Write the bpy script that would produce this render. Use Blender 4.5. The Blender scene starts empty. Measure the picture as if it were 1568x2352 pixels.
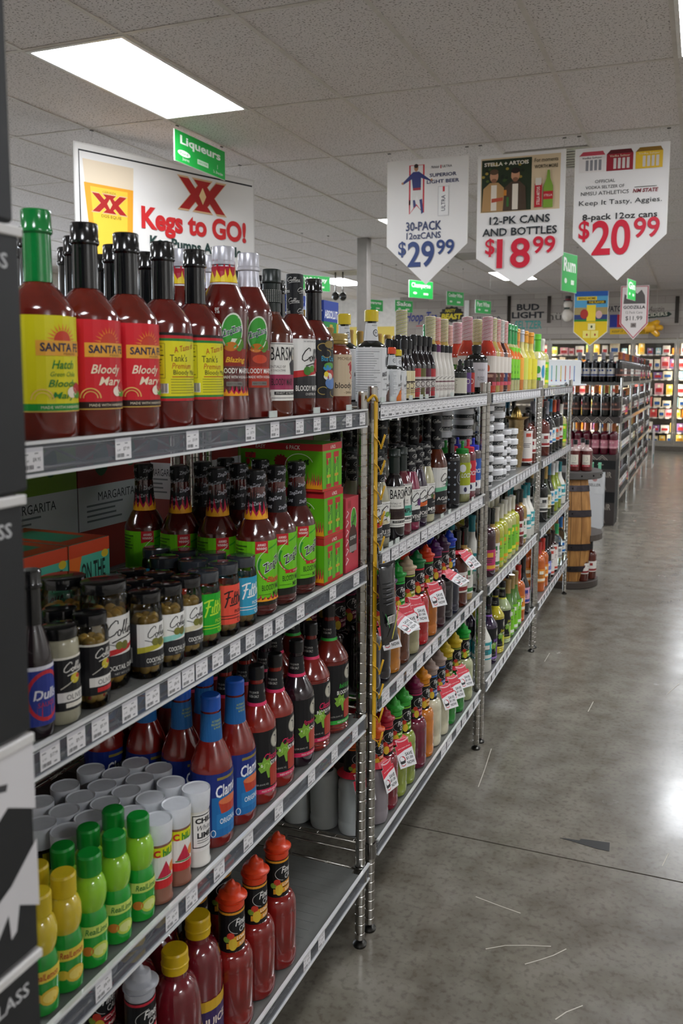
import bpy, bmesh, math, random
from mathutils import Vector, Matrix
random.seed(7)
scene = bpy.context.scene
COL = scene.collection
# ------------------------------------------------------------------ camera
W, H, FPX = 1568.0, 2352.0, 1934.63
CX, CY = W/2+78.1, H/2-106.28        # optical centre of the cropped frame
YAW, PITCH, ROLL = 0.3673, 0.1095, 0.0065
CAM = Vector((0.7129, 0.0, 1.4514))
FW = Vector((-math.sin(YAW)*math.cos(PITCH), math.cos(YAW)*math.cos(PITCH), -math.sin(PITCH)))
_R = Vector((math.cos(YAW), math.sin(YAW), 0)); _U = _R.cross(FW)
RT = _R*math.cos(ROLL) + _U*math.sin(ROLL); UP = _U*math.cos(ROLL) - _R*math.sin(ROLL)
cd = bpy.data.cameras.new('camera'); cam = bpy.data.objects.new('camera', cd); COL.objects.link(cam)
cd.sensor_fit = 'VERTICAL'; cd.sensor_height = 36.0; cd.lens = FPX/H*36.0
cd.shift_x = -(CX-W/2)/H; cd.shift_y = (CY-H/2)/H
cd.clip_start = 0.02; cd.clip_end = 80
cd.dof.use_dof = True; cd.dof.focus_distance = 2.2; cd.dof.aperture_fstop = 7.0
cam.matrix_world = Matrix((RT, UP, -FW)).transposed().to_4x4(); cam.location = CAM
scene.camera = cam
# ------------------------------------------------------------------ world / exposure
wd = bpy.data.worlds.new('daylight'); scene.world = wd; wd.use_nodes = True
wd.node_tree.nodes['Background'].inputs[0].default_value = (0.80, 0.90, 1.0, 1)
wd.node_tree.nodes['Background'].inputs[1].default_value = 6.0
scene.view_settings.view_transform = 'Standard'; scene.view_settings.look = 'None'
scene.view_settings.exposure = 0.52; scene.view_settings.gamma = 1.0
scene.view_settings.use_curve_mapping = False
PANEL_POWER = 18.0
COOLER_POWER = 26.0     # emission of the tubes inside the cooler
cy = scene.cycles      # light paths: enough for the shop, no caustics
cy.max_bounces = 7; cy.diffuse_bounces = 4; cy.glossy_bounces = 3; cy.transmission_bounces = 7; cy.transparent_max_bounces = 8
cy.caustics_reflective = False; cy.caustics_refractive = False; cy.sample_clamp_indirect = 6.0
# ------------------------------------------------------------------ pixel rays
def ray(px, py): return FW + RT*((px-CX)/FPX) - UP*((py-CY)/FPX)
def onz(px, py, z): d = ray(px, py); return CAM + d*((z-CAM.z)/d.z)
def onx(px, py, x): d = ray(px, py); return CAM + d*((x-CAM.x)/d.x)
def ony(px, py, y): d = ray(px, py); return CAM + d*((y-CAM.y)/d.y)
def colsolve(px, A, D):
    # point A + s*D whose image column is px
    n = RT*FPX - FW*(px-CX)
    return -(A-CAM).dot(n)/D.dot(n)
# ------------------------------------------------------------------ materials
def lin(h):
    h = h.lstrip('#'); r = []
    for i in (0, 2, 4):
        c = int(h[i:i+2], 16)/255.0
        r.append(c/12.92 if c <= .04045 else ((c+.055)/1.055)**2.4)
    return (r[0], r[1], r[2], 1.0)
MATS = {}
def mat(hexc, kind='print'):
    """kind: print, plastic, gloss, liquid, glass, metal, chrome, foil, card, emit..."""
    key = (hexc, kind)
    if key in MATS: return MATS[key]
    m = bpy.data.materials.new(kind+'_'+hexc.strip('#')); m.use_nodes = True
    nt = m.node_tree; b = nt.nodes['Principled BSDF']; I = b.inputs
    c = lin(hexc); I['Base Color'].default_value = c
    def noise(scale, lo, hi, detail=3, sock='Base Color', vec='Object'):
        tc = nt.nodes.new('ShaderNodeTexCoord'); n = nt.nodes.new('ShaderNodeTexNoise'); r = nt.nodes.new('ShaderNodeMapRange')
        nt.links.new(tc.outputs[vec], n.inputs['Vector']); n.inputs['Scale'].default_value = scale; n.inputs['Detail'].default_value = detail
        r.inputs[1].default_value = .3; r.inputs[2].default_value = .7; r.inputs[3].default_value = lo; r.inputs[4].default_value = hi
        nt.links.new(n.outputs['Fac'], r.inputs[0])
        if sock == 'Base Color':
            mx = nt.nodes.new('ShaderNodeMix'); mx.data_type = 'RGBA'; mx.blend_type = 'MULTIPLY'; mx.inputs[0].default_value = 1
            mx.inputs[6].default_value = c; nt.links.new(r.outputs[0], mx.inputs[7]); nt.links.new(mx.outputs[2], I['Base Color'])
        else: nt.links.new(r.outputs[0], I[sock])
    if kind == 'print':
        I['Roughness'].default_value = .42; I['Specular IOR Level'].default_value = .35
    elif kind == 'plastic':
        I['Roughness'].default_value = .3; noise(40, .92, 1.05)
    elif kind == 'gloss':
        I['Roughness'].default_value = .14; I['Coat Weight'].default_value = .5; I['Coat Roughness'].default_value = .05
    elif kind == 'liquid':
        I['Roughness'].default_value = .16; I['Coat Weight'].default_value = .8; I['Coat Roughness'].default_value = .03
        noise(24, .72, 1.12, 4)
    elif kind == 'glass':
        I['Transmission Weight'].default_value = 1; I['Roughness'].default_value = .02; I['IOR'].default_value = 1.38
    elif kind == 'syrup':
        I['Transmission Weight'].default_value = .55; I['Roughness'].default_value = .06; I['IOR'].default_value = 1.36
        I['Coat Weight'].default_value = .5; I['Coat Roughness'].default_value = .03
    elif kind == 'milky':
        I['Transmission Weight'].default_value = .45; I['Roughness'].default_value = .08; I['IOR'].default_value = 1.3
        I['Coat Weight'].default_value = .6; I['Coat Roughness'].default_value = .03
    elif kind in ('pane', 'jarglass'):     # thin clear glass: mostly see-through, with reflections
        t = nt.nodes.new('ShaderNodeBsdfTransparent'); t.inputs[0].default_value = c
        gl = nt.nodes.new('ShaderNodeBsdfGlossy'); gl.inputs['Roughness'].default_value = .03
        fr = nt.nodes.new('ShaderNodeFresnel'); fr.inputs[0].default_value = 1.45 if kind == 'pane' else 1.5
        mx = nt.nodes.new('ShaderNodeMixShader'); o = nt.nodes['Material Output']
        nt.links.new(fr.outputs[0], mx.inputs[0]); nt.links.new(t.outputs[0], mx.inputs[1]); nt.links.new(gl.outputs[0], mx.inputs[2]); nt.links.new(mx.outputs[0], o.inputs[0])
    elif kind == 'metal':
        I['Metallic'].default_value = 1; I['Roughness'].default_value = .32; noise(60, .8, 1.05)
    elif kind == 'chrome':
        I['Metallic'].default_value = 1; I['Roughness'].default_value = .2; noise(30, .14, .3, 2, 'Roughness')
    elif kind == 'foil':
        I['Metallic'].default_value = .35; I['Roughness'].default_value = .3; noise(90, .85, 1.08)
    elif kind == 'card':
        I['Roughness'].default_value = .5; noise(14, .9, 1.05)
    elif kind == 'clear':   # thin clear plastic strip: see-through mix
        t = nt.nodes.new('ShaderNodeBsdfTransparent'); mx = nt.nodes.new('ShaderNodeMixShader'); o = nt.nodes['Material Output']
        I['Roughness'].default_value = .15; mx.inputs[0].default_value = .42
        nt.links.new(t.outputs[0], mx.inputs[1]); nt.links.new(b.outputs[0], mx.inputs[2]); nt.links.new(mx.outputs[0], o.inputs[0])
    elif kind.startswith('emit'):
        I['Emission Color'].default_value = c; I['Emission Strength'].default_value = float(kind[4:])
    MATS[key] = m
    return m
def nodemat(name, build):
    m = bpy.data.materials.new(name); m.use_nodes = True
    build(m.node_tree, m.node_tree.nodes['Principled BSDF'])
    return m
# ------------------------------------------------------------------ mesh helpers
def mesh_from(name, bm, mats, smooth=False):
    me = bpy.data.meshes.new(name); bm.to_mesh(me); bm.free()
    for m in mats: me.materials.append(m)
    if smooth:
        me.polygons.foreach_set('use_smooth', [True]*len(me.polygons)); me.update()
    return me
def sharp(me, ang=35):
    try: me.set_sharp_from_angle(angle=math.radians(ang))
    except Exception: pass
    return me
def lathe(prof, mats, seg=28, idx=None, ang=32, fn=None):
    """profile [(r,z),...] from bottom to top; idx = material slot for each profile span"""
    bm = bmesh.new(); rings = []
    for k, (r, z) in enumerate(prof):
        if r < 1e-6: rings.append([bm.verts.new((0, 0, z))])
        else:
            rings.append([bm.verts.new((r*math.cos(2*math.pi*a/seg), r*math.sin(2*math.pi*a/seg), z)) for a in range(seg)])
    for k in range(len(rings)-1):
        A, B = rings[k], rings[k+1]; mi = idx[k] if idx else 0
        for a in range(seg):
            b = (a+1) % seg
            if len(A) == 1 and len(B) == 1: continue
            if len(A) == 1: f = bm.faces.new((A[0], B[b], B[a]))
            elif len(B) == 1: f = bm.faces.new((A[a], A[b], B[0]))
            else: f = bm.faces.new((A[a], A[b], B[b], B[a]))
            f.material_index = mi
    if fn:
        for v in bm.verts: v.co = Vector(fn(v.co.x, v.co.y, v.co.z))
    bmesh.ops.recalc_face_normals(bm, faces=bm.faces)
    return sharp(mesh_from('turned', bm, mats if isinstance(mats, (list, tuple)) else [mats], True), ang)
def add_box(bm, x0, x1, y0, y1, z0, z1, mi=0, bevel=0):
    vs = [bm.verts.new(p) for p in ((x0,y0,z0),(x1,y0,z0),(x1,y1,z0),(x0,y1,z0),(x0,y0,z1),(x1,y0,z1),(x1,y1,z1),(x0,y1,z1))]
    fs = []
    for q in ((3,2,1,0),(4,5,6,7),(0,1,5,4),(1,2,6,5),(2,3,7,6),(3,0,4,7)):
        f = bm.faces.new([vs[i] for i in q]); f.material_index = mi; fs.append(f)
    if bevel:
        es = list({e for f in fs for e in f.edges})
        bmesh.ops.bevel(bm, geom=es, offset=bevel, segments=1, affect='EDGES', material=mi)
def box_mesh(dims, m, bevel=0):
    bm = bmesh.new(); add_box(bm, *dims, bevel=bevel); return mesh_from('box', bm, [m])
def add_tube(bm, pts, r, seg=8, mi=0, cap=True):
    pts = [Vector(p) for p in pts]; rings = []
    for i, p in enumerate(pts):
        t = (pts[min(i+1, len(pts)-1)] - pts[max(i-1, 0)]).normalized()
        a = Vector((0,0,1)) if abs(t.z) < .9 else Vector((1,0,0))
        u = t.cross(a).normalized(); v = t.cross(u)
        rr = r[i] if isinstance(r, (list, tuple)) else r
        rings.append([bm.verts.new(p + u*rr*math.cos(2*math.pi*k/seg) + v*rr*math.sin(2*math.pi*k/seg)) for k in range(seg)])
    for A, B in zip(rings, rings[1:]):
        for k in range(seg):
            f = bm.faces.new((A[k], A[(k+1) % seg], B[(k+1) % seg], B[k])); f.material_index = mi; f.smooth = True
    if cap:
        bm.faces.new(rings[0][::-1]).material_index = mi; bm.faces.new(rings[-1]).material_index = mi
def tube_mesh(paths, r, m, seg=8):
    bm = bmesh.new()
    for p in paths: add_tube(bm, p, r, seg)
    return mesh_from('tube', bm, [m])
# ------------------------------------------------------------------ flat print: decals
TXT = {}
def text2d(s, bold=0.0, shear=0.0, res=2):
    k = (s, bold, shear, res)
    if k in TXT: return TXT[k]
    cu = bpy.data.curves.new('t', 'FONT'); cu.body = s; cu.size = 1; cu.offset = bold; cu.shear = shear; cu.resolution_u = res
    cu.align_x = 'CENTER'; ob = bpy.data.objects.new('t', cu); me = ob.to_mesh()
    vs = [(v.co.x, v.co.y) for v in me.vertices]; fs = [tuple(p.vertices) for p in me.polygons]
    ob.to_mesh_clear(); bpy.data.objects.remove(ob); bpy.data.curves.remove(cu)
    if vs:
        x0 = min(v[0] for v in vs); x1 = max(v[0] for v in vs); y0 = min(v[1] for v in vs); y1 = max(v[1] for v in vs)
        w = max(x1-x0, 1e-6); h = max(y1-y0, 1e-6)
        vs = [((x-(x0+x1)/2), (y-(y0+y1)/2)) for x, y in vs]
    else: w = h = 1
    TXT[k] = (vs, fs, w, h); return TXT[k]
def R(x0, z0, x1, z1, c): return ('g', [(x0,z0),(x1,z0),(x1,z1),(x0,z1)], c)
def E(cx, cz, rx, rz, c, n=16): return ('g', [(cx+rx*math.cos(2*math.pi*k/n), cz+rz*math.sin(2*math.pi*k/n)) for k in range(n)], c)
def G(pts, c): return ('g', pts, c)
def S(pts, w, c): return ('s', pts, w, c)
def T(s, cx, cz, h, c, w=None, sh=0.0, b=0.0, res=2, rot=0): return ('t', s, cx, cz, h, c, w, sh, b, res, rot)
def RING(cx, cz, rx, rz, w, c, a0=0, a1=360, n=18):
    return ('s', [(cx+rx*math.cos(math.radians(a0+(a1-a0)*k/n)), cz+rz*math.sin(math.radians(a0+(a1-a0)*k/n))) for k in range(n+1)], w, c)
def bars(x0, z0, x1, z1, c, n=9):
    random.seed(3); out = []; x = x0; st = (x1-x0)/n
    for k in range(n): out.append(R(x, z0, x+st*random.choice((.3,.45,.6)), z1, c)); x += st
    return out
def lines(x0, z1, x1, n, dz, c, th=None, seed=1):
    rnd = random.Random(seed); th = th or dz*.38
    return [R(x0, z1-k*dz-th, x1-(x1-x0)*rnd.uniform(0,.3), z1-k*dz, c) for k in range(n)]
def decal(items, wrap=None, eps=.00004, base=.0004, kind='print', name='label', du=None, back=None):
    """items painted in order; local plane: u right, z up, front = +x. wrap: radius or fn(z)->radius"""
    bm = bmesh.new(); mats = []; slots = {}
    def slot(c):
        if c not in slots:
            slots[c] = len(mats); k = kind; h = c
            if ':' in c: h, k = c.split(':')
            mats.append(mat(h, k))
        return slots[c]
    lay = 0
    for it in items:
        lay += 1; y = lay*1e-3
        if it[0] == 'g':
            f = bm.faces.new([bm.verts.new((x, y, z)) for x, z in it[1]]); f.material_index = slot(it[2])
        elif it[0] == 's':
            pts = [Vector(p) for p in it[1]]; w = it[2]/2; prev = None
            for i, p in enumerate(pts):
                t = pts[min(i+1, len(pts)-1)] - pts[max(i-1, 0)]
                if t.length < 1e-9: t = Vector((1, 0))
                t.normalize(); n = Vector((-t.y, t.x))*w
                a = bm.verts.new((p.x+n.x, y, p.y+n.y)); b = bm.verts.new((p.x-n.x, y, p.y-n.y))
                if prev: bm.faces.new((prev[0], prev[1], b, a)).material_index = slot(it[3])
                prev = (a, b)
        elif it[0] == 't':
            _, s, cx, cz, h, c, w, sh, b_, res, rot = it
            vs, fs, tw, th = text2d(s, b_, sh, res); sz = h/th; sx = (w/tw) if w else sz
            cr, sr = math.cos(rot), math.sin(rot)
            V = [bm.verts.new((cx+(x*sx)*cr-(yy*sz)*sr, y, cz+(x*sx)*sr+(yy*sz)*cr)) for x, yy in vs]; mi = slot(c)
            for f in fs:
                try: bm.faces.new([V[i] for i in f]).material_index = mi
                except ValueError: pass
    if wrap is not None:
        fn = wrap if callable(wrap) else (lambda z, w=wrap: w)
        us = [v.co.x for v in bm.verts]; u0, u1 = min(us), max(us)
        zc = sum(v.co.z for v in bm.verts)/max(1, len(bm.verts)); st = du or fn(zc)*.26
        u = math.ceil((u0+1e-6)/st)*st
        while u < u1-1e-6:
            bmesh.ops.bisect_plane(bm, geom=bm.verts[:]+bm.edges[:]+bm.faces[:], plane_co=(u, 0, 0), plane_no=(1, 0, 0)); u += st
        if callable(wrap):
            zs = [v.co.z for v in bm.verts]; z0, z1 = min(zs), max(zs)
            for k in range(1, 6):
                bmesh.ops.bisect_plane(bm, geom=bm.verts[:]+bm.edges[:]+bm.faces[:], plane_co=(0, 0, z0+(z1-z0)*k/6), plane_no=(0, 0, 1))
        for v in bm.verts:
            r0 = fn(v.co.z); r = r0 + base + v.co.y*1e3*eps; a = v.co.x/r0 - .18
            v.co = Vector((r*math.cos(a), r*math.sin(a), v.co.z))
    else:
        for v in bm.verts: v.co = Vector((base+v.co.y*1e3*eps, v.co.x, v.co.z))
    bmesh.ops.recalc_face_normals(bm, faces=bm.faces) if False else None
    me = mesh_from(name, bm, mats)
    return me
# hand-drawn script words (unit box about 2.8 x 1.1)
def _el(cx, cz, rx, rz, n=10): return [(cx+rx*math.cos(2*math.pi*k/n+.6), cz+rz*math.sin(2*math.pi*k/n+.6)) for k in range(n+1)]
COLLINS = [[(.95,.8),(.92,1.0),(.72,1.06),(.38,.82),(.13,.42),(.14,.12),(.36,0),(.7,.12),(.92,.33)], _el(1.12,.2,.15,.2),
  [(1.3,.2),(1.55,.7),(1.62,1.0),(1.54,.97),(1.45,.45),(1.48,.06),(1.62,.1)], [(1.6,.2),(1.85,.7),(1.92,1.0),(1.84,.97),(1.75,.45),(1.78,.06),(1.92,.1)],
  [(2.0,.4),(1.97,.1),(2.05,.03),(2.17,.2)], [(2.2,.4),(2.18,.03)], [(2.2,.25),(2.32,.4),(2.41,.33),(2.4,.08),(2.52,.08)],
  [(2.76,.38),(2.6,.37),(2.6,.26),(2.75,.15),(2.68,.02),(2.54,.06)], [(2.03,.58),(2.07,.62)], [(.55,-.4),(1.3,-.22),(2.9,-.12)]]
FILTHY = [[(.05,.82),(.5,.98),(1.0,1.0)], [(.55,.98),(.42,.2),(.25,-.25)], [(.25,.45),(.75,.55)], [(.95,.5),(.9,.05),(1.0,.05)], [(1.25,.95),(1.12,.05),(1.22,.05)],
  [(1.55,.9),(1.42,.05),(1.55,.05)], [(1.25,.55),(1.72,.62)], [(1.9,.98),(1.75,0)], [(1.8,.35),(1.95,.5),(2.02,.4),(1.98,.02)], [(2.2,.5),(2.2,.15),(2.32,.12)], [(2.45,.52),(2.3,-.3),(2.1,-.35)], [(.7,-.12),(1.7,-.04)]]
def script(strokes, cx, cz, w, c, lw=.05, tall=1.0):
    s = w/2.85
    return [S([(cx+(x-1.42+.12*z)*s, cz+(z-.35)*s*tall) for x, z in st], lw*w/1.4, c) for st in strokes]
def flames(x0, x1, z0, h, c1='#C01848', c2='#F0A020', n=7, seed=2):
    rnd = random.Random(seed); out = []; st = (x1-x0)/n
    for c, hh, off in ((c1, 1.0, 0), (c2, .62, .1)):
        for k in range(n):
            a = x0+k*st; t = h*hh*rnd.uniform(.65, 1); m = a+st*rnd.uniform(.3, .7)
            out.append(G([(a-st*.15, z0), (a+st*1.15, z0), (a+st*.95, z0+t*.35), (m+st*.1, z0+t), (m-st*.1, z0+t*.55), (a+st*.05, z0+t*.4)], c))
    return out
# ------------------------------------------------------------------ objects
def obj(name, me, parent=None, loc=None, rot=None, label=None):
    o = bpy.data.objects.new(name, me); COL.objects.link(o)
    if parent: o.parent = parent
    if loc is not None: o.location = loc
    if rot is not None: o.rotation_euler = rot
    if label: o['label'] = label
    return o
def tag(o, label, cat, group=None):
    o['label'] = label; o['category'] = cat
    if group: o['group'] = group
    return o
def struct(o): o['kind'] = 'structure'; return o
def empty(name, loc=(0,0,0), rz=0.0):
    o = bpy.data.objects.new(name, None); COL.objects.link(o); o.location = loc; o.rotation_euler = (0, 0, rz)
    o.empty_display_size = .02
    return o
KINDS = {}
def thing(kind, loc, rz=0.0, label=None, group=None, s=1.0):
    k = KINDS[kind]
    if len(k['parts']) == 1 and k.get('single'):
        o = obj(k['name'], k['parts'][0][1]); o.location = loc; o.rotation_euler = (0, 0, rz)
    else:
        o = empty(k['name'], loc, rz)
        for p in k['parts']:
            c = obj(p[0], p[1], o)
            if len(p) > 2 and p[2]: c['label'] = p[2]
            if len(p) > 3:
                for sp in p[3]: obj(sp[0], sp[1], c)
    if s != 1.0: o.scale = (s, s, s)
    return tag(o, label or k['label'], k['cat'], group)
# ================================================================== the room
HC = 3.0394; GX, GY = -1.9216, 3.4749; TX, TY = .6096, 1.2192
X0, X1, Y0, Y1 = -9.3, 4.6, -4.0, 17.0
def _tile(nt, b):
    tc = nt.nodes.new('ShaderNodeTexCoord'); oi = nt.nodes.new('ShaderNodeObjectInfo'); ad = nt.nodes.new('ShaderNodeVectorMath'); ad.operation = 'ADD'
    sc = nt.nodes.new('ShaderNodeVectorMath'); sc.operation = 'SCALE'; sc.inputs[3].default_value = 1.0
    nt.links.new(tc.outputs['Object'], ad.inputs[0]); nt.links.new(oi.outputs['Location'], ad.inputs[1]); nt.links.new(ad.outputs[0], sc.inputs[0])
    n = nt.nodes.new('ShaderNodeTexNoise'); n.inputs['Scale'].default_value = 95; n.inputs['Detail'].default_value = 3; nt.links.new(sc.outputs[0], n.inputs['Vector'])
    r = nt.nodes.new('ShaderNodeValToRGB'); r.color_ramp.elements[0].position = .36; r.color_ramp.elements[0].color = lin('#8a827d'); r.color_ramp.elements[1].position = .43; r.color_ramp.elements[1].color = lin('#ddd6d4')
    nt.links.new(n.outputs['Fac'], r.inputs[0]); nt.links.new(r.outputs[0], b.inputs['Base Color']); b.inputs['Roughness'].default_value = .9
    bp = nt.nodes.new('ShaderNodeBump'); bp.inputs['Strength'].default_value = .4; bp.inputs['Distance'].default_value = .003
    nt.links.new(n.outputs['Fac'], bp.inputs['Height']); nt.links.new(bp.outputs[0], b.inputs['Normal'])
M_TILE = nodemat('ceiling_tile_speckled', _tile)
M_GRID = mat('#cfc8c0', 'card')
bm = bmesh.new(); add_box(bm, X0, X1, Y0, Y1+1.2, HC+.02, HC+.06)
ceiling = struct(obj('ceiling', mesh_from('ceiling', bm, [mat('#8d8780', 'card')])))
PANELS = [(i, j) for i in (-11, -6, -1, 4, 9) for j in (-4, 0, 4, 8)]
VENTS = [(-5, 7), (2, 2), (-5, 10), (2, 10), (-1, 6)]
tile = box_mesh((.006, TX-.006, .006, TY-.006, .004, .016), M_TILE, .0015)
for i in range(-12, 7):
    for j in range(-1, 12):
        if (i, j) in PANELS or (i, j) in VENTS: continue
        if GX+i*TX < X0-.3: continue
        obj('ceiling_tile', tile, ceiling, (GX+i*TX, GY+j*TY, HC))
bm = bmesh.new(); add_box(bm, X0, X1, Y0, GY-TY-.01, HC+.004, HC+.018)
obj('ceiling_tile', mesh_from('rear_ceiling', bm, [M_TILE]), ceiling)['kind'] = 'stuff'
bm = bmesh.new()
for i in range(-12, 12):
    x = GX+i*TX; add_box(bm, x-.012, x+.012, Y0, Y1, HC, HC+.004)
for j in range(-6, 12):
    y = GY+j*TY; add_box(bm, X0, X1, y-.012, y+.012, HC+.0006, HC+.0035)
obj('ceiling_grid', mesh_from('grid', bm, [M_GRID]), ceiling)
M_PANEL = mat('#f7faff', 'emit%.2f' % PANEL_POWER)
pf = bmesh.new()
for q in ((.01, TX-.01, .01, .03), (.01, TX-.01, TY-.03, TY-.01), (.01, .03, .03, TY-.03), (TX-.03, TX-.01, .03, TY-.03)): add_box(pf, q[0], q[1], q[2], q[3], -.004, .012)
pf = mesh_from('panel_frame', pf, [mat('#e8e6e2', 'plastic')]); pl = box_mesh((.03, TX-.03, .03, TY-.03, 0, .006), M_PANEL)
for n, (i, j) in enumerate(PANELS):
    o = empty('ceiling_light', (GX+i*TX, GY+j*TY, HC)); obj('frame', pf, o); obj('diffuser', pl, o)
    tag(o, {(-1,0): 'white flat light panel in ceiling tiles above the green category sign', (4,0): 'white ceiling light panel above the concrete aisle', (-6,8): 'far white ceiling light panel beside the grey column', (-1,8): 'far white ceiling light panel behind the pointed price banners'}.get((i, j), 'white flat light panel set in the tiled ceiling'), 'ceiling light', 'ceiling light panels')
vm = bmesh.new(); add_box(vm, .005, .6, .005, .6, .004, .02, 1)
for k in range(7): add_box(vm, .04, .565, .05+k*.075, .085+k*.075, -.004, .004)
for q in ((0, .605, 0, .03), (0, .605, .575, .605), (0, .03, .03, .575), (.575, .605, .03, .575)): add_box(vm, *q, -.006, .004)
vm = mesh_from('vent', vm, [mat('#b5afa6', 'plastic'), mat('#1d1b19', 'plastic')])
for i, j in VENTS:
    o = obj('ceiling_vent', vm, None, (GX+i*TX, GY+j*TY+.3, HC)); tag(o, 'square slatted air vent in the tiled ceiling', 'vent', 'ceiling vents')
    bm = bmesh.new(); add_box(bm, .006, TX-.006, .006, .29, .004, .016); add_box(bm, .006, TX-.006, .915, TY-.006, .004, .016)
    obj('ceiling_tile', mesh_from('cut_tile', bm, [M_TILE]), ceiling, (GX+i*TX, GY+j*TY, HC))
# ---- floor
def _floor(nt, b):
    tc = nt.nodes.new('ShaderNodeTexCoord')
    def nz(s, d, lo, hi, c0, c1):
        n = nt.nodes.new('ShaderNodeTexNoise'); n.inputs['Scale'].default_value = s; n.inputs['Detail'].default_value = d; nt.links.new(tc.outputs['Object'], n.inputs['Vector'])
        r = nt.nodes.new('ShaderNodeValToRGB'); r.color_ramp.elements[0].position = lo; r.color_ramp.elements[0].color = lin(c0); r.color_ramp.elements[1].position = hi; r.color_ramp.elements[1].color = lin(c1)
        nt.links.new(n.outputs['Fac'], r.inputs[0]); return r
    a = nz(2.2, 6, .3, .72, '#777268', '#8b867b'); c = nz(60, 6, .32, .5, '#9a958c', '#ffffff'); d = nz(9, 4, .3, .62, '#c3beb6', '#ffffff')
    m1 = nt.nodes.new('ShaderNodeMix'); m1.data_type = 'RGBA'; m1.blend_type = 'MULTIPLY'; m1.inputs[0].default_value = .4
    nt.links.new(a.outputs[0], m1.inputs[6]); nt.links.new(c.outputs[0], m1.inputs[7])
    m2 = nt.nodes.new('ShaderNodeMix'); m2.data_type = 'RGBA'; m2.blend_type = 'MULTIPLY'; m2.inputs[0].default_value = .8
    nt.links.new(m1.outputs[2], m2.inputs[6]); nt.links.new(d.outputs[0], m2.inputs[7]); nt.links.new(m2.outputs[2], b.inputs['Base Color'])
    n = nt.nodes.new('ShaderNodeTexNoise'); n.inputs['Scale'].default_value = 5; n.inputs['Detail'].default_value = 5; nt.links.new(tc.outputs['Object'], n.inputs['Vector'])
    r = nt.nodes.new('ShaderNodeMapRange'); r.inputs[3].default_value = .12; r.inputs[4].default_value = .34; nt.links.new(n.outputs['Fac'], r.inputs[0]); nt.links.new(r.outputs[0], b.inputs['Roughness'])
    b.inputs['Specular IOR Level'].default_value = .6
M_FLOOR = nodemat('polished_concrete', _floor)
bm = bmesh.new(); add_box(bm, X0, X1, Y0, Y1+1.2, -.12, -.012)
floor = struct(obj('floor', mesh_from('floor', bm, [mat('#1e1c19', 'card')])))
js = [Y0, -1.03, 2.447, 5.93, 9.41, 12.89, Y1+.2]
for a, c in zip(js, js[1:]):
    bm = bmesh.new(); add_box(bm, X0, X1, a+.003, c-.003, -.012, 0); obj('floor_slab', mesh_from('slab', bm, [M_FLOOR]), floor)
sc = []
for P in ([(1115,2180),(1160,2172),(1215,2172),(1265,2174)],[(1205,2215),(1240,2205),(1270,2195),(1300,2180)],[(1275,2342),(1300,2325),(1338,2310)],[(1092,2060),(1150,2082),(1195,2098)],[(1520,1990),(1535,1960)],[(1098,1808),(1112,1770),(1128,1720)],[(1250,1520),(1262,1500)],[(1350,1635),(1362,1612)],[(1560,1570),(1530,1595)]):
    sc.append(S([(onz(x, y, 0).x, onz(x, y, 0).y) for x, y in P], .0028, '#c8c2b4'))
bm_ = decal(sc, base=.0006, name='scratches')
so = obj('scratch_marks', bm_, floor); so.rotation_euler = (0, -math.pi/2, 0)
# decal plane (x,u,z)->(off,u,z): re-map to the floor
for v in bm_.vertices: v.co = Vector((v.co.y, v.co.z, v.co.x))
so.rotation_euler = (0, 0, 0)
tp = [(1285,1925),(1300,1926),(1330,1931),(1334,1927),(1400,1936),(1399,1956),(1370,1950),(1340,1941),(1310,1932)]
bm = bmesh.new(); f = bm.faces.new([bm.verts.new((*onz(x, y, 0).xy, .001)) for x, y in tp][::-1]); bmesh.ops.recalc_face_normals(bm, faces=bm.faces)
o = obj('floor_tape', mesh_from('tape', bm, [mat('#2b2c2c', 'print')])); o.modifiers.new('s', 'SOLIDIFY').thickness = .0006; tag(o, 'torn scrap of black tape stuck to the concrete floor', 'tape')
# ---- walls
def _brick(nt, b):
    tc = nt.nodes.new('ShaderNodeTexCoord'); mp = nt.nodes.new('ShaderNodeMapping'); mp.inputs['Rotation'].default_value = (math.pi/2, 0, 0)
    br = nt.nodes.new('ShaderNodeTexBrick'); br.inputs['Scale'].default_value = 1; br.inputs['Brick Width'].default_value = .55; br.inputs['Row Height'].default_value = .14; br.inputs['Mortar Size'].default_value = .004
    br.inputs['Color1'].default_value = lin('#9b928b'); br.inputs['Color2'].default_value = lin('#ada59d'); br.inputs['Mortar'].default_value = lin('#857d76')
    nt.links.new(tc.outputs['Object'], mp.inputs['Vector']); nt.links.new(mp.outputs[0], br.inputs['Vector']); nt.links.new(br.outputs['Color'], b.inputs['Base Color']); b.inputs['Roughness'].default_value = .7
M_BRICK = nodemat('grey_plank_wall', _brick)
M_WHITE = mat('#e6e2dc', 'card')
ZC = 2.15   # underside of the wall above the cooler
XB = -5.3
bm = bmesh.new(); add_box(bm, XB, X1, Y1, Y1+.12, ZC, HC+.02); wall_back = struct(obj('wall_back', mesh_from('w', bm, [M_BRICK])))
bm = bmesh.new(); add_box(bm, X0, XB, Y1+.2, Y1+.32, 0, HC+.02); add_box(bm, XB-.12, XB, Y1, Y1+.2, 0, HC+.02); wall_bl = struct(obj('wall_back_left', mesh_from('w', bm, [M_WHITE])))
bm = bmesh.new(); add_box(bm, X0, X1, Y0-.1, Y0, 0, HC+.02); struct(obj('wall_front', mesh_from('w', bm, [M_WHITE])))
bm = bmesh.new(); add_box(bm, X1, X1+.1, Y0, Y1+1.2, 0, HC+.02); struct(obj('wall_right', mesh_from('w', bm, [M_WHITE])))
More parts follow.
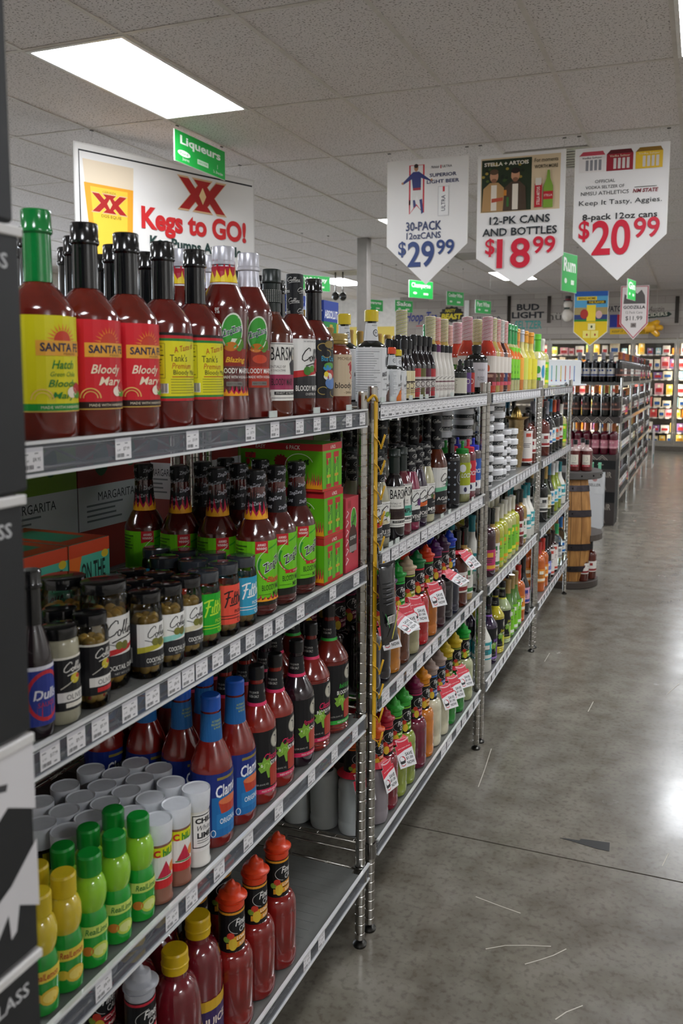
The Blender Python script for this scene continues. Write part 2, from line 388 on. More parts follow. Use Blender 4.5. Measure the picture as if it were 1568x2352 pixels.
# left wall with daylight windows
WINS = [(4.5, 7.2), (7.6, 10.3), (10.7, 13.4), (13.8, 16.3)]
bm = bmesh.new(); add_box(bm, X0-.12, X0, Y0, Y1+.3, 0, .9); add_box(bm, X0-.12, X0, Y0, Y1+.3, 2.75, HC+.02)
ys = [Y0] + [v for w in WINS for v in w] + [Y1+.3]
for a, c in zip(ys[0::2], ys[1::2]): add_box(bm, X0-.12, X0, a, c, .9, 2.75)
struct(obj('wall_left', mesh_from('w', bm, [M_WHITE])))
for n, (a, c) in enumerate(WINS):
    bm = bmesh.new()
    for q in ((a, a+.05, .9, 2.75), (c-.05, c, .9, 2.75), (a+.05, c-.05, .9, .95), (a+.05, c-.05, 2.7, 2.75), ((a+c)/2-.025, (a+c)/2+.025, .95, 2.7)): add_box(bm, X0-.1, X0-.03, q[0], q[1], q[2], q[3])
    w = struct(obj('window_%d' % (n+1), mesh_from('wf', bm, [mat('#4a4a4a', 'metal')])))
    for u, v in ((a+.05, (a+c)/2-.025), ((a+c)/2+.025, c-.05)): obj('pane', box_mesh((X0-.07, X0-.064, u, v, .95, 2.7), mat('#ffffff', 'pane')), w)
# grey steel column
cp = onz(836, 548, HC)
bm = bmesh.new(); add_box(bm, -.065, .065, -.065, .065, 0, HC+.004, bevel=.004); o = obj('column', mesh_from('column', bm, [mat('#7d7873', 'card')]), None, (cp.x, cp.y, 0)); struct(o)
# yellow graphic on the far white wall
random.seed(5)
it = [R(-2.2, -.6, 2.2, .6, '#e9cf66')]
for k in range(26):
    cx, cz, r = random.uniform(-2, 2), random.uniform(-.5, .5), random.uniform(.06, .16)
    it.append(RING(cx, cz, r*1.3, r, .05, random.choice(('#b98a2c', '#f3e7a8', '#8a6a22')), random.uniform(0, 180), random.uniform(200, 420)))
obj('mural', decal(it, base=.003, eps=.0002), wall_bl, (-7.1, Y1+.2, 1.85), (0, 0, -math.pi/2))
# dark mullion strips and lettering on the wall above the cooler
PX = lambda px, py: ony(px, py, Y1)
def wall_sign(name, px0, py0, px1, py1, items):
    a, c = PX(px0, py1), PX(px1, py0); cx, cz = (a.x+c.x)/2, (a.z+c.z)/2
    obj(name, decal(items(c.x-a.x, c.z-a.z), base=.002, eps=.0004), wall_back, (cx, Y1, cz), (0, 0, -math.pi/2))
wall_sign('lettering', 930, 718, 1003, 748, lambda w, h: [T('Hoop Tea', 0, .02, h, '#2c3a86', w, .35, .02), S([(-.1, -h*.55), (w*.45, -h*.5)], .02, '#c2525a')])
def beast(w, h):
    sp = [(w*.5*math.cos(k*math.pi/14)*(1 if k % 2 else .86), h*.5*math.sin(k*math.pi/14)*(1 if k % 2 else .84)) for k in range(28)]
    return [G(sp, '#15140f'), T('NASTY', -w*.05, h*.22, h*.2, '#d8c433', w*.42, .2, .03), T('BEAST', 0, -h*.12, h*.34, '#e3cf2e', w*.84, .15, .05)]
wall_sign('emblem', 1008, 702, 1066, 742, beast)
wall_sign('lettering', 1085, 726, 1152, 736, lambda w, h: [T('ULTRA', 0, 0, h, '#4c4a58', w)])
wall_sign('lettering', 1112, 711, 1138, 718, lambda w, h: [T('Michelob', 0, 0, h, '#4c4a58', w, .4)])
wall_sign('lettering', 1088, 744, 1150, 756, lambda w, h: [T('SELTZER', 0, 0, h, '#6aa9a5', w, 0, .02)])
wall_sign('lettering', 1175, 697, 1250, 732, lambda w, h: [T('BUD', 0, h*.27, h*.45, '#1a1c22', w*.7, 0, .035), T('LIGHT', 0, -h*.27, h*.45, '#1a1c22', w, 0, .035)])
wall_sign('lettering', 1182, 736, 1244, 756, lambda w, h: [T('SELTZER', 0, 0, h, '#3f9c93', w, 0, .02)])
wall_sign('lettering', 1268, 717, 1312, 735, lambda w, h: [T('n\u00fctrl', 0, 0, h, '#3b3733', w*1.5)])
wall_sign('lettering', 1396, 702, 1424, 716, lambda w, h: [T('VATO', 0, 0, h, '#2c2d36', w*1.3, 0, .03)])
wall_sign('lettering', 1488, 703, 1525, 716, lambda w, h: [T('Austin', 0, 0, h, '#4a4640', w, .4)])
wall_sign('emblem', 1440, 716, 1543, 736, lambda w, h: [G([(-w*.5, -h*.45), (w*.42, -h*.1), (w*.5, h*.2), (w*.43, h*.5), (-w*.5, h*.2)], '#1c3227'), T('EASTCIDERS', 0, .02, h*.42, '#d9d4c2', w*.8, 0, .02, 2, .06)])
wall_sign('emblem', 1399, 722, 1450, 752, lambda w, h: [R(-w*.5, -h*.5, -w*.15, h*.5, '#22338c'), R(-w*.15, -h*.5, w*.1, h*.5, '#b6202c'), R(w*.1, -h*.5, w*.5, h*.5, '#e6e2dc')])
wall_sign('emblem', 1400, 754, 1490, 768, lambda w, h: [R(-w*.5, -h*.5, w*.5, h*.5, '#e0b41c'), T('KEEP IT TWISTED', -w*.1, 0, h*.35, '#201a10', w*.7, .3)])
for a in (1169, 1261, 1555):
    c = PX(a, 700); bm = bmesh.new(); add_box(bm, -.035, .035, -.01, 0, PX(a, 742).z, PX(a, 680).z); obj('mullion_strip', mesh_from('strip', bm, [mat('#3a3632', 'metal')]), wall_back, (c.x, Y1, 0))
c = PX(1072, 700); bm = bmesh.new(); add_box(bm, -.05, .05, -.02, 0, PX(1072, 730).z, PX(1072, 690).z); obj('cover_plate', mesh_from('strip', bm, [mat('#eceae6', 'plastic')]), wall_back, (c.x, Y1, 0))
# ---- cooler: cabinet, doors, shelves, goods
M_DARKIN = mat('#8a8378', 'card')
bm = bmesh.new(); add_box(bm, XB, X1, Y1+.85, Y1+.9, 0, ZC); add_box(bm, XB, X1, Y1, Y1+.85, 0, .13); add_box(bm, XB, X1, Y1+.02, Y1+.85, ZC-.02, ZC)
add_box(bm, XB, XB+.05, Y1, Y1+.85, .13, ZC-.02); add_box(bm, X1-.05, X1, Y1, Y1+.85, .13, ZC-.02)
cooler = struct(obj('wall_cooler', mesh_from('cooler', bm, [M_DARKIN])))
bm = bmesh.new(); add_box(bm, XB, X1, Y1-.03, Y1, .0, .1); struct(obj('baseboard_back', mesh_from('kick', bm, [mat('#6d675f', 'metal')])))
dx = [PX(p, 900).x for p in (1259, 1352, 1452, 1550)]; pitch = (dx[3]-dx[0])/3
edges = [dx[0]+k*pitch for k in range(-4, 8)]
edges = [e for e in edges if XB < e < X1]
M_FRAME = mat('#9c9890', 'metal')
zsh = [PX(1500, p).z for p in (993, 959, 935, 907, 871, 847, 814)]
for n, (a, c) in enumerate(zip(edges, edges[1:])):
    bm = bmesh.new()
    bm2 = bmesh.new(); add_box(bm2, a-.014, a+.014, Y1-.012, Y1+.018, .1, ZC); obj('mullion', mesh_from('mullion', bm2, [M_FRAME]), cooler)
    for q in ((a+.016, a+.05, .14, ZC-.03), (c-.05, c-.016, .14, ZC-.03), (a+.05, c-.05, .14, .2), (a+.05, c-.05, ZC-.1, ZC-.03)): add_box(bm, q[0], q[1], Y1-.02, Y1+.02, q[2], q[3])
    d = struct(obj('door_%d' % (n+1), mesh_from('door', bm, [M_FRAME])))
    obj('pane', box_mesh((a+.05, c-.05, Y1-.003, Y1+.003, .2, ZC-.1), mat('#ffffff', 'pane')), d)
    obj('handle', tube_mesh([[(c-.035, Y1-.03, .9), (c-.035, Y1-.06, .93), (c-.035, Y1-.06, 1.37), (c-.035, Y1-.03, 1.4)]], .01, mat('#3a3835', 'metal')), d)
    o = obj('cooler_tube', box_mesh((a-.012, a+.012, Y1+.024, Y1+.036, .25, ZC-.12), mat('#fff3df', 'emit%.1f' % COOLER_POWER))); tag(o, 'upright white light tube between the cooler doors', 'light tube', 'cooler light tubes')
sh = bmesh.new(); add_box(sh, XB+.06, X1-.06, Y1+.1, Y1+.8, -.012, 0); sh = mesh_from('shelf', sh, [mat('#d8d4cc', 'metal')])
tg = bmesh.new(); x = XB+.1
while x < X1-.2: add_box(tg, x, x+.065, Y1+.094, Y1+.099, -.022, .006); x += .115
tg = mesh_from('tags', tg, [mat('#f2ece0', 'print')])
for z in zsh: obj('price_tags', tg, obj('shelf', sh, cooler, (0, 0, z)))['kind'] = 'stuff'
random.seed(11)
CARTS = [('orange', '#ef8f28'), ('yellow', '#f2cf6a'), ('lime green', '#b8d878'), ('pink', '#f0b0b8'), ('red', '#d85850'), ('white', '#f6f2ea'), ('white', '#f6f2ea'), ('sky blue', '#a8d8e0'), ('cream', '#efe0c0'), ('cream', '#efe0c0'), ('purple', '#8a6aa0')]
cmesh = {}
for nm, hx in CARTS:
    bm = bmesh.new(); add_box(bm, -.06, .06, -.09, .09, 0, .13, bevel=.003); me = mesh_from('carton', bm, [mat(hx, 'card')]); dk = random.choice(('#ffffff', '#c03030', '#2d5a9a', '#e0a020'))
    cmesh[nm] = (me, decal([R(-.045, .03, .045, .075, dk), E(0, .1, .022, .016, '#f6f0d8'), *lines(-.04, .025, .04, 2, .008, '#404040')], base=.0005))
cans = lathe([(0, 0), (.026, .001), (.03, .006), (.03, .105), (.026, .116), (0, .116)], [mat('#e9e3d6', 'gloss')], 12)
for k, z in enumerate(zsh + [.135]):
    x = PX(1238, 900).x; xe = PX(1568, 900).x + .1
    while x < xe:
        nm, hx = random.choice(CARTS); top = min([q for q in zsh + [ZC-.04] if q > z+.02]) - z
        w = .12*random.uniform(.8, 1.5); hgt = min(top-.04, .13*random.uniform(.9, 1.9))
        if all(abs(x+w/2-e) > .075 for e in edges) or True:
            o = empty('drink_carton', (x+w/2, Y1+.24, z)); b = obj('body', cmesh[nm][0], o); l = obj('label', cmesh[nm][1], o)
            for q in (b, l): q.rotation_euler = (0, 0, -math.pi/2 if q is l else 0)
            l.location = (0, -.09, 0); o.scale = (w/.125, 1, hgt/.13)
            tag(o, nm + ' drink carton on a lit cooler shelf', 'carton', 'drink cartons in the cooler')
        x += w + random.uniform(.004, .05)
# ================================================================== hanging signs
WIRE = mat('#d9d6d0', 'metal')
def board(w, h, items, thick=.006, edge='#f2f0ec', shape=None, eps=.00025):
    """flat board, centre top at origin, front +x"""
    bm = bmesh.new(); pts = shape or [(-w/2, -h), (w/2, -h), (w/2, 0), (-w/2, 0)]
    f = bm.faces.new([bm.verts.new((0, u, z)) for u, z in pts]); r = bmesh.ops.extrude_face_region(bm, geom=[f])
    for v in r['geom']:
        if isinstance(v, bmesh.types.BMVert): v.co.x -= thick
    bmesh.ops.recalc_face_normals(bm, faces=bm.faces)
    return mesh_from('board', bm, [mat(edge, 'print')]), decal(items, eps=eps, base=.0006)
def hang(name, label, cat, topc, rz, w, h, items, wires, group=None, **kw):
    b, d = board(w, h, items, **kw); o = empty(name, topc, rz); p = obj('board', b, o); obj('print', d, p)
    for u in wires:
        obj('wire', tube_mesh([[(-.003, u, -.012), (-.003, u, HC-topc[2]-.001)]], .0011, WIRE, 5), o)
        obj('hook', box_mesh((-.008, .002, u-.012, u+.012, HC-topc[2]-.006, HC-topc[2]-.0005), mat('#6d6a66', 'metal')), o)
    return tag(o, label, cat, group)
def scz(items, s):
    out = [items[0]]
    for it in items[1:]:
        if it[0] in 'gs': out.append((it[0], [(x, z*s) for x, z in it[1]], *it[2:]))
        else: out.append((it[0], it[1], it[2], it[3]*s, it[4]*s, *it[5:]))
    return out
# ---- three pointed price banners
YB = 5.945
def pent(w, h, tip): return [(-w/2, -h+tip), (0, -h), (w/2, -h+tip), (w/2, 0), (-w/2, 0)]
def price(d, c, cx, cz, s, w=None): # $29 99 style
    return [T('$', cx-.215*s, cz+.045*s, .13*s, c, .075*s, 0, .018, 5), T(d[0], cx-.03*s, cz, .21*s, c, .26*s, 0, .022, 6), T(d[1], cx+.205*s, cz+.05*s, .12*s, c, .17*s, 0, .018, 5)]
B1 = [G([(x, z) for x, z in pent(.60, .885, .28)], '#efedec')]
RC = '#cf2b3c'
B1 += [S([(-.13, -.28), (-.13, -.035), (-.025, -.035), (-.025, -.33), (-.0775, -.28), (-.13, -.335), (-.13, -.25)], .012, RC),
  G([(-.18, -.135), (-.105, -.075), (-.06, -.075), (.025, -.13), (.035, -.125), (.03, -.14), (-.045, -.115), (-.045, -.185), (-.105, -.19), (-.115, -.12), (-.18, -.15)], '#2c3577'),
  R(-.105, -.19, -.045, -.175, '#a02238'), G([(-.105, -.19), (-.045, -.19), (-.03, -.24), (-.06, -.255), (-.075, -.22), (-.09, -.255), (-.115, -.25)], '#e8e6e4'),
  G([(-.105, -.25), (-.09, -.25), (-.08, -.285), (-.1, -.3)], '#2c3577'), G([(-.055, -.25), (-.035, -.245), (-.025, -.33), (-.04, -.34)], '#2c3577'),
  E(-.082, -.052, .016, .022, '#c08a68'), E(-.082, -.04, .016, .013, '#2a1d18'), E(-.185, -.142, .008, .008, '#c08a68'), E(.035, -.132, .008, .008, '#c08a68'),
  T('Michelob', .06, -.055, .016, '#4a4a58', .06, .4), R(.1, -.066, .106, -.046, RC), T('ULTRA', .15, -.055, .014, '#4a4a58', .07),
  T('SUPERIOR', .12, -.105, .022, '#39406a', .2, 0, .02), T('LIGHT BEER', .12, -.145, .022, '#39406a', .24, 0, .02),
  R(.085, -.36, .165, -.175, '#d6d6d8'), R(.09, -.355, .16, -.18, '#f0f0f0'), R(.12, -.21, .135, -.178, RC), T('ULTRA', .125, -.28, .026, '#4a4a5a', .11, 0, .01, 2, math.pi/2),
  T('30-PACK', -.02, -.415, .058, '#2b3a68', .27, 0, .02), T('12ozCANS', -.02, -.475, .042, '#2b3a68', .26, 0, .012), *price(('29', '99'), '#27407c', -.015, -.592, .78)]
t1 = ony(981, 364.5, YB)
hang('price_banner', 'white pointed hanging price banner with footballer and blue 29.99 price', 'banner', (t1.x, YB, t1.z), -math.pi/2, .61, .885, scz(B1, 1.13), (-.29, .29), 'pointed price banners', shape=pent(.61, .885, .28))
B2 = [G(pent(.60, .90, .2), '#f0eeed'), R(-.28, -.36, .27, -.02, '#d9c4a2'), R(-.275, -.355, .075, -.03, '#26331f')]
random.seed(4)
for k in range(26): B2.append(E(random.uniform(-.265, .065), random.uniform(-.17, -.05), .012, .009, random.choice(('#3d5224', '#54642c', '#a08a3c', '#1c2716')), 8))
for sx, jc, hc in ((-.185, '#b08a5a', '#5c4632'), (-.035, '#4a3a2c', '#2a1d16')):
    B2 += [G([(sx-.085, -.355), (sx-.075, -.21), (sx-.03, -.175), (sx+.03, -.175), (sx+.07, -.21), (sx+.08, -.355)], jc), G([(sx-.02, -.35), (sx-.02, -.19), (sx+.02, -.19), (sx+.02, -.35)], '#e0d6c6'),
      E(sx, -.135, .03, .04, '#c49070'), E(sx, -.108, .031, .018, hc), E(sx, -.163, .02, .014, '#8a5f46')]
B2 += [G([(-.2, -.3), (-.12, -.29), (-.12, -.27), (-.2, -.275)], '#b04a34'), R(-.115, -.26, -.095, -.225, '#c07a2a'), R(-.095, -.33, -.078, -.27, '#3a6a30'),
  T('STELLA + ARTOIS', -.1, -.06, .024, '#efe9dc', .31, 0, .03), T('For moments', .175, -.055, .024, '#2c241c', .16, 0, .006), T('WORTH MORE', .175, -.095, .022, '#2c241c', .16, 0, .012),
  G([(.16, -.35), (.16, -.22), (.18, -.17), (.185, -.12), (.2, -.12), (.205, -.17), (.225, -.22), (.225, -.35)], '#7da23a'), R(.16, -.3, .225, -.25, '#b8242e'), T('STELLA', .192, -.275, .014, '#f0e8dc', .055),
  R(.1, -.345, .15, -.2, '#b8242e'), R(.105, -.21, .145, -.165, '#d8d2c6'), T('STELLA ARTOIS', .125, -.275, .02, '#f0e8dc', .12, 0, .01, 2, math.pi/2),
  T('12-PK CANS', 0, -.415, .05, '#232a30', .42, 0, .018), T('AND BOTTLES', 0, -.488, .05, '#232a30', .52, 0, .018), *price(('18', '99'), '#d3213b', -.01, -.625, .9)]
t2 = ony(1197, 351, YB)
hang('price_banner', 'white pointed hanging price banner with two men photo and red 18.99 price', 'banner', (t2.x, YB, t2.z), -math.pi/2, .61, .90, scz(B2, 1.08), (-.29, .29), 'pointed price banners', shape=pent(.61, .90, .2))
B3 = [G(pent(.595, .875, .29), '#efedec')]
for cx, cc, dc in ((-.19, '#e9e4e2', '#c24a5a'), (-.01, '#9c2030', '#5a1018'), (.175, '#e6bd2a', '#8a6410')):
    B3 += [G([(cx-.085, -.14), (cx+.085, -.14), (cx+.085, -.045), (cx-.085, -.045)], cc), G([(cx-.085, -.045), (cx+.085, -.045), (cx+.07, -.022), (cx-.06, -.022)], dc)] + [R(cx-.04+k*.028, -.13, cx-.022+k*.028, -.07, '#d8d0cc' if cc != '#e9e4e2' else '#8a8a90') for k in range(4)] + [T('Vodka Seltzer', cx, -.057, .012, '#40202a' if cc == '#e9e4e2' else '#f0e0c0', .13)]
B3 += [T('OFFICIAL', -.1, -.185, .018, '#444', .13) if False else T('OFFICIAL', -.1, -.195, .018, '#4a4a4c', .13), T('VODKA SELTZER OF', -.1, -.228, .017, '#4a4a4c', .25), T('NMSU ATHLETICS', -.1, -.262, .021, '#4a4a4c', .31),
  T('NM STATE', .16, -.262, .022, '#8a1f2c', .16, .2, .03), R(.09, -.243, .23, -.24, '#303030'), T('Keep It Tasty, Aggies.', 0, -.32, .036, '#2f3336', .53), T('8-pack 12oz cans', 0, -.403, .046, '#26282a', .48, 0, .014), *price(('20', '99'), '#d3213b', -.02, -.52, .96)]
t3 = ony(1428, 333.5, YB)
hang('price_banner', 'white pointed hanging price banner with three drink cases and red 20.99 price', 'banner', (t3.x, YB, t3.z), -math.pi/2, .605, .875, scz(B3, 1.14), (-.28, .29), 'pointed price banners', shape=pent(.605, .875, .29))
# ---- big keg sign
pa, pb = Vector((-3.18, 4.595)), Vector((-2.633, 6.004)); kw = (pb-pa).length; kd = (pb-pa).normalized(); rz = math.atan2(-kd.x, kd.y)
c = (pa+pb)/2; KH = .98; L = -kw/2
KS = [R(L+.01, -KH+.01, -L-.01, -.01, '#e9e7e4'), S([(L+.035, -KH), (L+.035, -.05), (-L-.02, -.05)], .012, '#16181a')]
def xx(cx, cz, w, h):
    o = []
    for s, c_ in ((1.12, '#d9b48a'), (1, '#a8201f')):
        a = w*.5*s; b = h*.5*s; t = w*.13*s; g = w*.2
        for x0 in (-g, g):
            o += [G([(cx+x0-a*.62-t, cz+b), (cx+x0-a*.62+t, cz+b), (cx+x0+a*.62+t, cz-b), (cx+x0+a*.62-t, cz-b)], c_), G([(cx+x0-a*.62-t, cz-b), (cx+x0-a*.62+t, cz-b), (cx+x0+a*.62+t, cz+b), (cx+x0+a*.62-t, cz+b)], c_)]
    return o + [G([(cx, cz+h*.28), (cx+w*.1, cz), (cx, cz-h*.28), (cx-w*.1, cz)], '#e3c591')]
KS += [G([(L+.06, -.1), (L+.44, -.1), (L+.41, -.9), (L+.13, -.9)], '#e2d2b8'), G([(L+.065, -.25), (L+.435, -.25), (L+.41, -.9), (L+.13, -.9)], '#e9a22c'), G([(L+.11, -.27), (L+.39, -.27), (L+.37, -.9), (L+.16, -.9)], '#f0c640'),
  T('CERVEZA', L+.25, -.295, .014, '#6a6020', .1), *xx(L+.25, -.37, .2, .12), T('DOS EQUIS', L+.26, -.455, .022, '#7a7220', .15), *xx(.26, -.2, .32, .22), T('Kegs to GO!', .2, -.44, .2, '#cf2c2f', .93, 0, .04, 6), T('Keg Pumps Available', .21, -.585, .1, '#26403c', .82, 0, .035), T('Shells Deposit', .25, -.7, .1, '#26403c', .6, 0, .035), T('Here to Help', .15, -.83, .09, '#cf2c2f', .6, 0, .02)]
hang('keg_sign', 'large white hanging board with beer glass and red kegs to go lettering', 'sign', (c.x, c.y, 2.947), rz, kw, KH, KS, (-.62, .62), thick=.012, edge='#d8d6d2')
# ---- green category signs
def gsign(label, p0, p1, h, text, rz=None, extra=True):
    p0, p1 = Vector(p0), Vector(p1); w = (p1.xy-p0.xy).length; d = (p1.xy-p0.xy).normalized(); z = (p0.z+p1.z)/2; c = (p0+p1)/2
    it = [R(-w/2+.002, -h+.002, w/2-.002, -.002, '#1fae48'), T(text, 0, -h*.3, h*.36, '#f1f6ee', w*.8, 0, .03)]
    if extra: it += [E(-w*.33, -h*.68, w*.12, h*.1, '#f1f6ee'), T('Ford', -w*.33, -h*.68, h*.08, '#1fae48', w*.14), T('Juarez', -w*.3, -h*.86, h*.12, '#f1f6ee', w*.13), R(-w*.08, -h*.82, w*.14, -h*.66, '#cfe9cf'), T('DEKUYPER', w*.03, -h*.74, h*.07, '#1fae48', w*.18), T('1', w*.33, -h*.65, h*.14, '#f1f6ee'), T('St. Brendan', w*.34, -h*.84, h*.1, '#f1f6ee', w*.2)]
    else: it += [E(-w*.25, -h*.72, w*.08, h*.07, '#dff0dd'), R(w*.1, -h*.8, w*.3, -h*.68, '#dff0dd')]
    return hang('category_sign', label, 'sign', (c.x, c.y, z), math.atan2(-d.x, d.y), w, h, it, (-w*.44, w*.44), 'green category signs', thick=.008, edge='#e9efe6')
gsign('green hanging sign reading Liqueurs under the near light panel', (-2.531, 4.784, 3.012), (-2.531, 5.403, 3.012), .2, 'Liqueurs')
for lab, tx, px0, px1, pt, pb_, y in (('green hanging sign for champagne behind the footballer banner', 'Champagne', 947, 985, 645, 685, 9.2), ('small green hanging sign beside the yellow mural', 'Sake', 913, 940, 690, 717, 12.0),
        ('green hanging sign above the yellow and black wall emblem', 'Cooking Wine', 1031, 1059, 670, 702, 12.5), ('green hanging sign on a long wire in front of the grey wall', 'Port Wine', 1097, 1121, 690, 720, 11.0),
        ('green hanging sign beside the grey column', 'Beverages', 846, 870, 688, 714, 11.5), ('tall double green hanging sign between two price banners', 'Rum', 1296, 1321, 582, 670, 8.2), ('green hanging sign in front of the red edged banner', 'Gin', 1444, 1458, 642, 688, 9.6),
        ('green hanging sign beside the blue and green cartons', 'Whiskey', 700, 745, 633, 668, 9.0)):
    a = ony(px0, pt, y); b2 = ony(px1, pt+6, y); h = (a-ony(px0, pb_, y)).length
    a2 = Vector((a.x, y-.12, a.z)); b3 = Vector((a.x+(b2.x-a.x)*.92, y+.2, a.z))
    gsign(lab, a2, b3, h, tx, extra=False)
# ---- two far banners
def farb(label, px, y, its, w, h, tip, edge):
    p = ony(px[0], px[1], y); hang('price_banner', label, 'banner', (p.x, y, p.z), -math.pi/2, w, h, its, (-w*.45, w*.45), 'pointed price banners', shape=pent(w, h, tip), edge=edge)
it = [G(pent(.41, .67, .17), '#d9b81e'), R(-.205, -.36, .205, 0, '#4f97bd'), R(-.205, -.06, .205, 0, '#24559c'), R(-.205, -.34, .205, -.2, '#9b8a5c'), R(-.205, -.36, .205, -.29, '#2c3a6c'), R(-.205, -.375, .205, -.35, '#2f7a2c'), R(-.175, -.11, .07, -.065, '#e0bd25'), T('BRING HOME', -.05, -.087, .03, '#2a2210', .21, 0, .02),
  R(-.05, -.155, .18, -.115, '#3a3015'), T('THE FLAVOR', .065, -.135, .028, '#e0bd25', .19, 0, .02), R(-.05, -.37, .06, -.17, '#e6c92c'), E(-.08, -.28, .05, .06, '#a8352c'), E(.1, -.29, .04, .05, '#c9a39c'), R(-.03, -.48, .06, -.4, '#e3d9a0'), R(-.09, -.58, 0, -.49, '#e6d873'), R(.01, -.58, .1, -.49, '#e6d873'), E(.015, -.44, .012, .018, '#23402a'), E(-.04, -.54, .01, .016, '#a8352c'), E(.06, -.54, .01, .016, '#a8352c')]
farb('blue and yellow pointed hanging banner with bring home the flavor lettering', (1358, 669), 11.0, it, .42, .68, .175, '#e9e7e3')
it = [G(pent(.33, .65, .19), '#d7cfcc'), S([(-.155, -.46), (-.155, -.012), (.155, -.012), (.155, -.46), (0, -.635), (-.155, -.46)], .014, '#b3374a'), G([(-.13, -.22), (-.12, -.1), (-.06, -.14), (-.02, -.06), (.03, -.1), (.08, -.05), (.12, -.12), (.13, -.22)], '#5a5654'), T('GODZILLA', 0, -.262, .04, '#2c2a2a', .26, 0, .03), T('12 Pack Cans', 0, -.325, .03, '#77716e', .2), T('$11.99', 0, -.4, .06, '#2c2a2a', .2), R(-.035, -.51, .03, -.455, '#847a76'), T('IN', 0, -.483, .03, '#2c2a2a', .035, .2, .02)]
farb('white red edged pointed hanging banner with 11.99 price', (1458, 656), 11.0, it, .335, .66, .195, '#d7cfcc')
# ---- snowman and inflatable hand by the wall
p = ony(1304, 700, 16.6); k = 16.6/FPX*1.03
sn = empty('snowman_ornament', (p.x, 16.6, p.z-.2*1)); 
def sph(rx, ry, rz, m, z, x=0): return lathe([(0, z-rz)]+[(rx*math.sin(a*math.pi/10), z-rz*math.cos(a*math.pi/10)) for a in range(1, 10)]+[(0, z+rz)], [m], 16)
zz = lambda py: ony(1304, py, 16.6).z - (p.z-.2)
obj('body', sph(.11, .11, .125, mat('#e6ddd0', 'card'), zz(724)), sn); obj('head', sph(.085, .085, .085, mat('#e6ddd0', 'card'), zz(700)), sn)
obj('hat', lathe([(0, zz(692)), (.085, zz(692)), (.085, zz(690)), (.055, zz(690)), (.055, zz(680)), (0, zz(680))], [mat('#2a2826', 'card')], 14), sn); obj('hat_band', lathe([(.057, zz(690)), (.057, zz(687))], [mat('#8c2030', 'card')], 14), sn)
bm = bmesh.new(); add_box(bm, -.05, .05, -.12, -.09, zz(711), zz(707)); obj('bow_tie', mesh_from('tie', bm, [mat('#26352c', 'card')]), sn)
obj('string', tube_mesh([[(0, 0, zz(680)), (0, 0, HC-(p.z-.2)-.001)]], .0012, WIRE, 5), sn)
tag(sn, 'white snowman ornament with black top hat hanging by the grey wall', 'ornament')
p = ony(1506, 752, 16.8); bm = bmesh.new(); s_ = .0088
def pt(px, py, y=16.8): q = ony(px, py, y); return (q.x-p.x, q.y-p.y, q.z-p.z)
for a in ((1490, 748, 1515, 738, .06), (1500, 752, 1523, 753, .06), (1498, 758, 1513, 772, .06), (1482, 752, 1508, 752, .11), (1452, 752, 1490, 752, .07)):
    A, Bv = Vector(pt(a[0], a[1])), Vector(pt(a[2], a[3])); n = 6
    add_tube(bm, [A.lerp(Bv, t/8) for t in range(9)], [a[4]*(.25 if t == 8 else (.75 if t == 7 else (1.0 - .15*t/8))) for t in range(9)], 12)
o = obj('inflatable_hand', mesh_from('hand', bm, [mat('#f2b526', 'gloss')]), None, p); tag(o, 'yellow inflatable open hand hanging above the cooler doors', 'ornament')
obj('string', tube_mesh([[(0, 0, .05), (0, 0, HC-p.z-.001)]], .0012, WIRE, 5), o)
# ---- security cameras under the ceiling
for px, py in ((770, 680), (787, 681)):
    q = ony(px, py, 12.5); o = empty('security_camera', (q.x, 12.5, HC)); tag(o, 'small dark dome camera under the ceiling', 'camera', 'ceiling cameras')
    h = HC-q.z; obj('stem', tube_mesh([[(0, 0, -h), (0, 0, -.002)]], .012, mat('#c9c5bf', 'metal'), 8), o); obj('dome', sph(.06, .06, .07, mat('#252322', 'gloss'), -h), o)
# ---- rear face of nothing else hangs here
# ================================================================== wire shelving
FEET = {'A': ((-.0364, 1.8582), None), 'B': ((-.0439, 3.0738), 'A'), 'C': ((-.0619, 4.3121), 'B'), 'D': ((-.0787, 5.5622), 'C')}
ZS = {'A': (1.3629, .9883, .6141, .2102), 'B': (1.3745, 1.0003, .6291, .2391), 'C': (1.3753, 1.0011, .6299, .2399), 'D': (1.374, .9998, .6286, .2386)}
DEPTH = .47
UNITS = {}
for u, (ft, prev) in FEET.items():
    far = Vector((*ft, 0))
    if prev: near = UNITS[prev]['far'] + Vector((0, .066, 0))
    else: near = far + 1.19*Vector((math.sin(-.009), -math.cos(-.009), 0))
    d = (far-near); L = d.length; d.normalize()
    UNITS[u] = dict(far=far, near=near, d=d, n=Vector((d.y, -d.x, 0)), L=L, rz=math.atan2(-d.x, d.y), z=ZS[u])
M_CHROME = mat('#b9b6b0', 'chrome'); M_LINER = mat('#6e6f6c', 'plastic'); M_LIP = mat('#dfe1e1', 'gloss'); M_STRIP = mat('#6c717b', 'clear'); M_BLACKP = mat('#17181a', 'plastic')
def post_mesh(h):
    pr = [(0, .02), (.0122, .02)]; z = .035
    while z < h-.03:
        pr += [(.0124, z), (.0117, z+.0010), (.0117, z+.0024), (.0124, z+.004)]; z += .0254
    return lathe(pr + [(.0124, h-.002), (.0118, h), (0, h)], [M_CHROME], 18, ang=15)
POSTM = {}
FOOT = lathe([(0, 0), (.017, 0), (.018, .006), (.012, .011), (.006, .013), (.006, .022), (0, .022)], [mat('#4b4a47', 'metal')], 16)
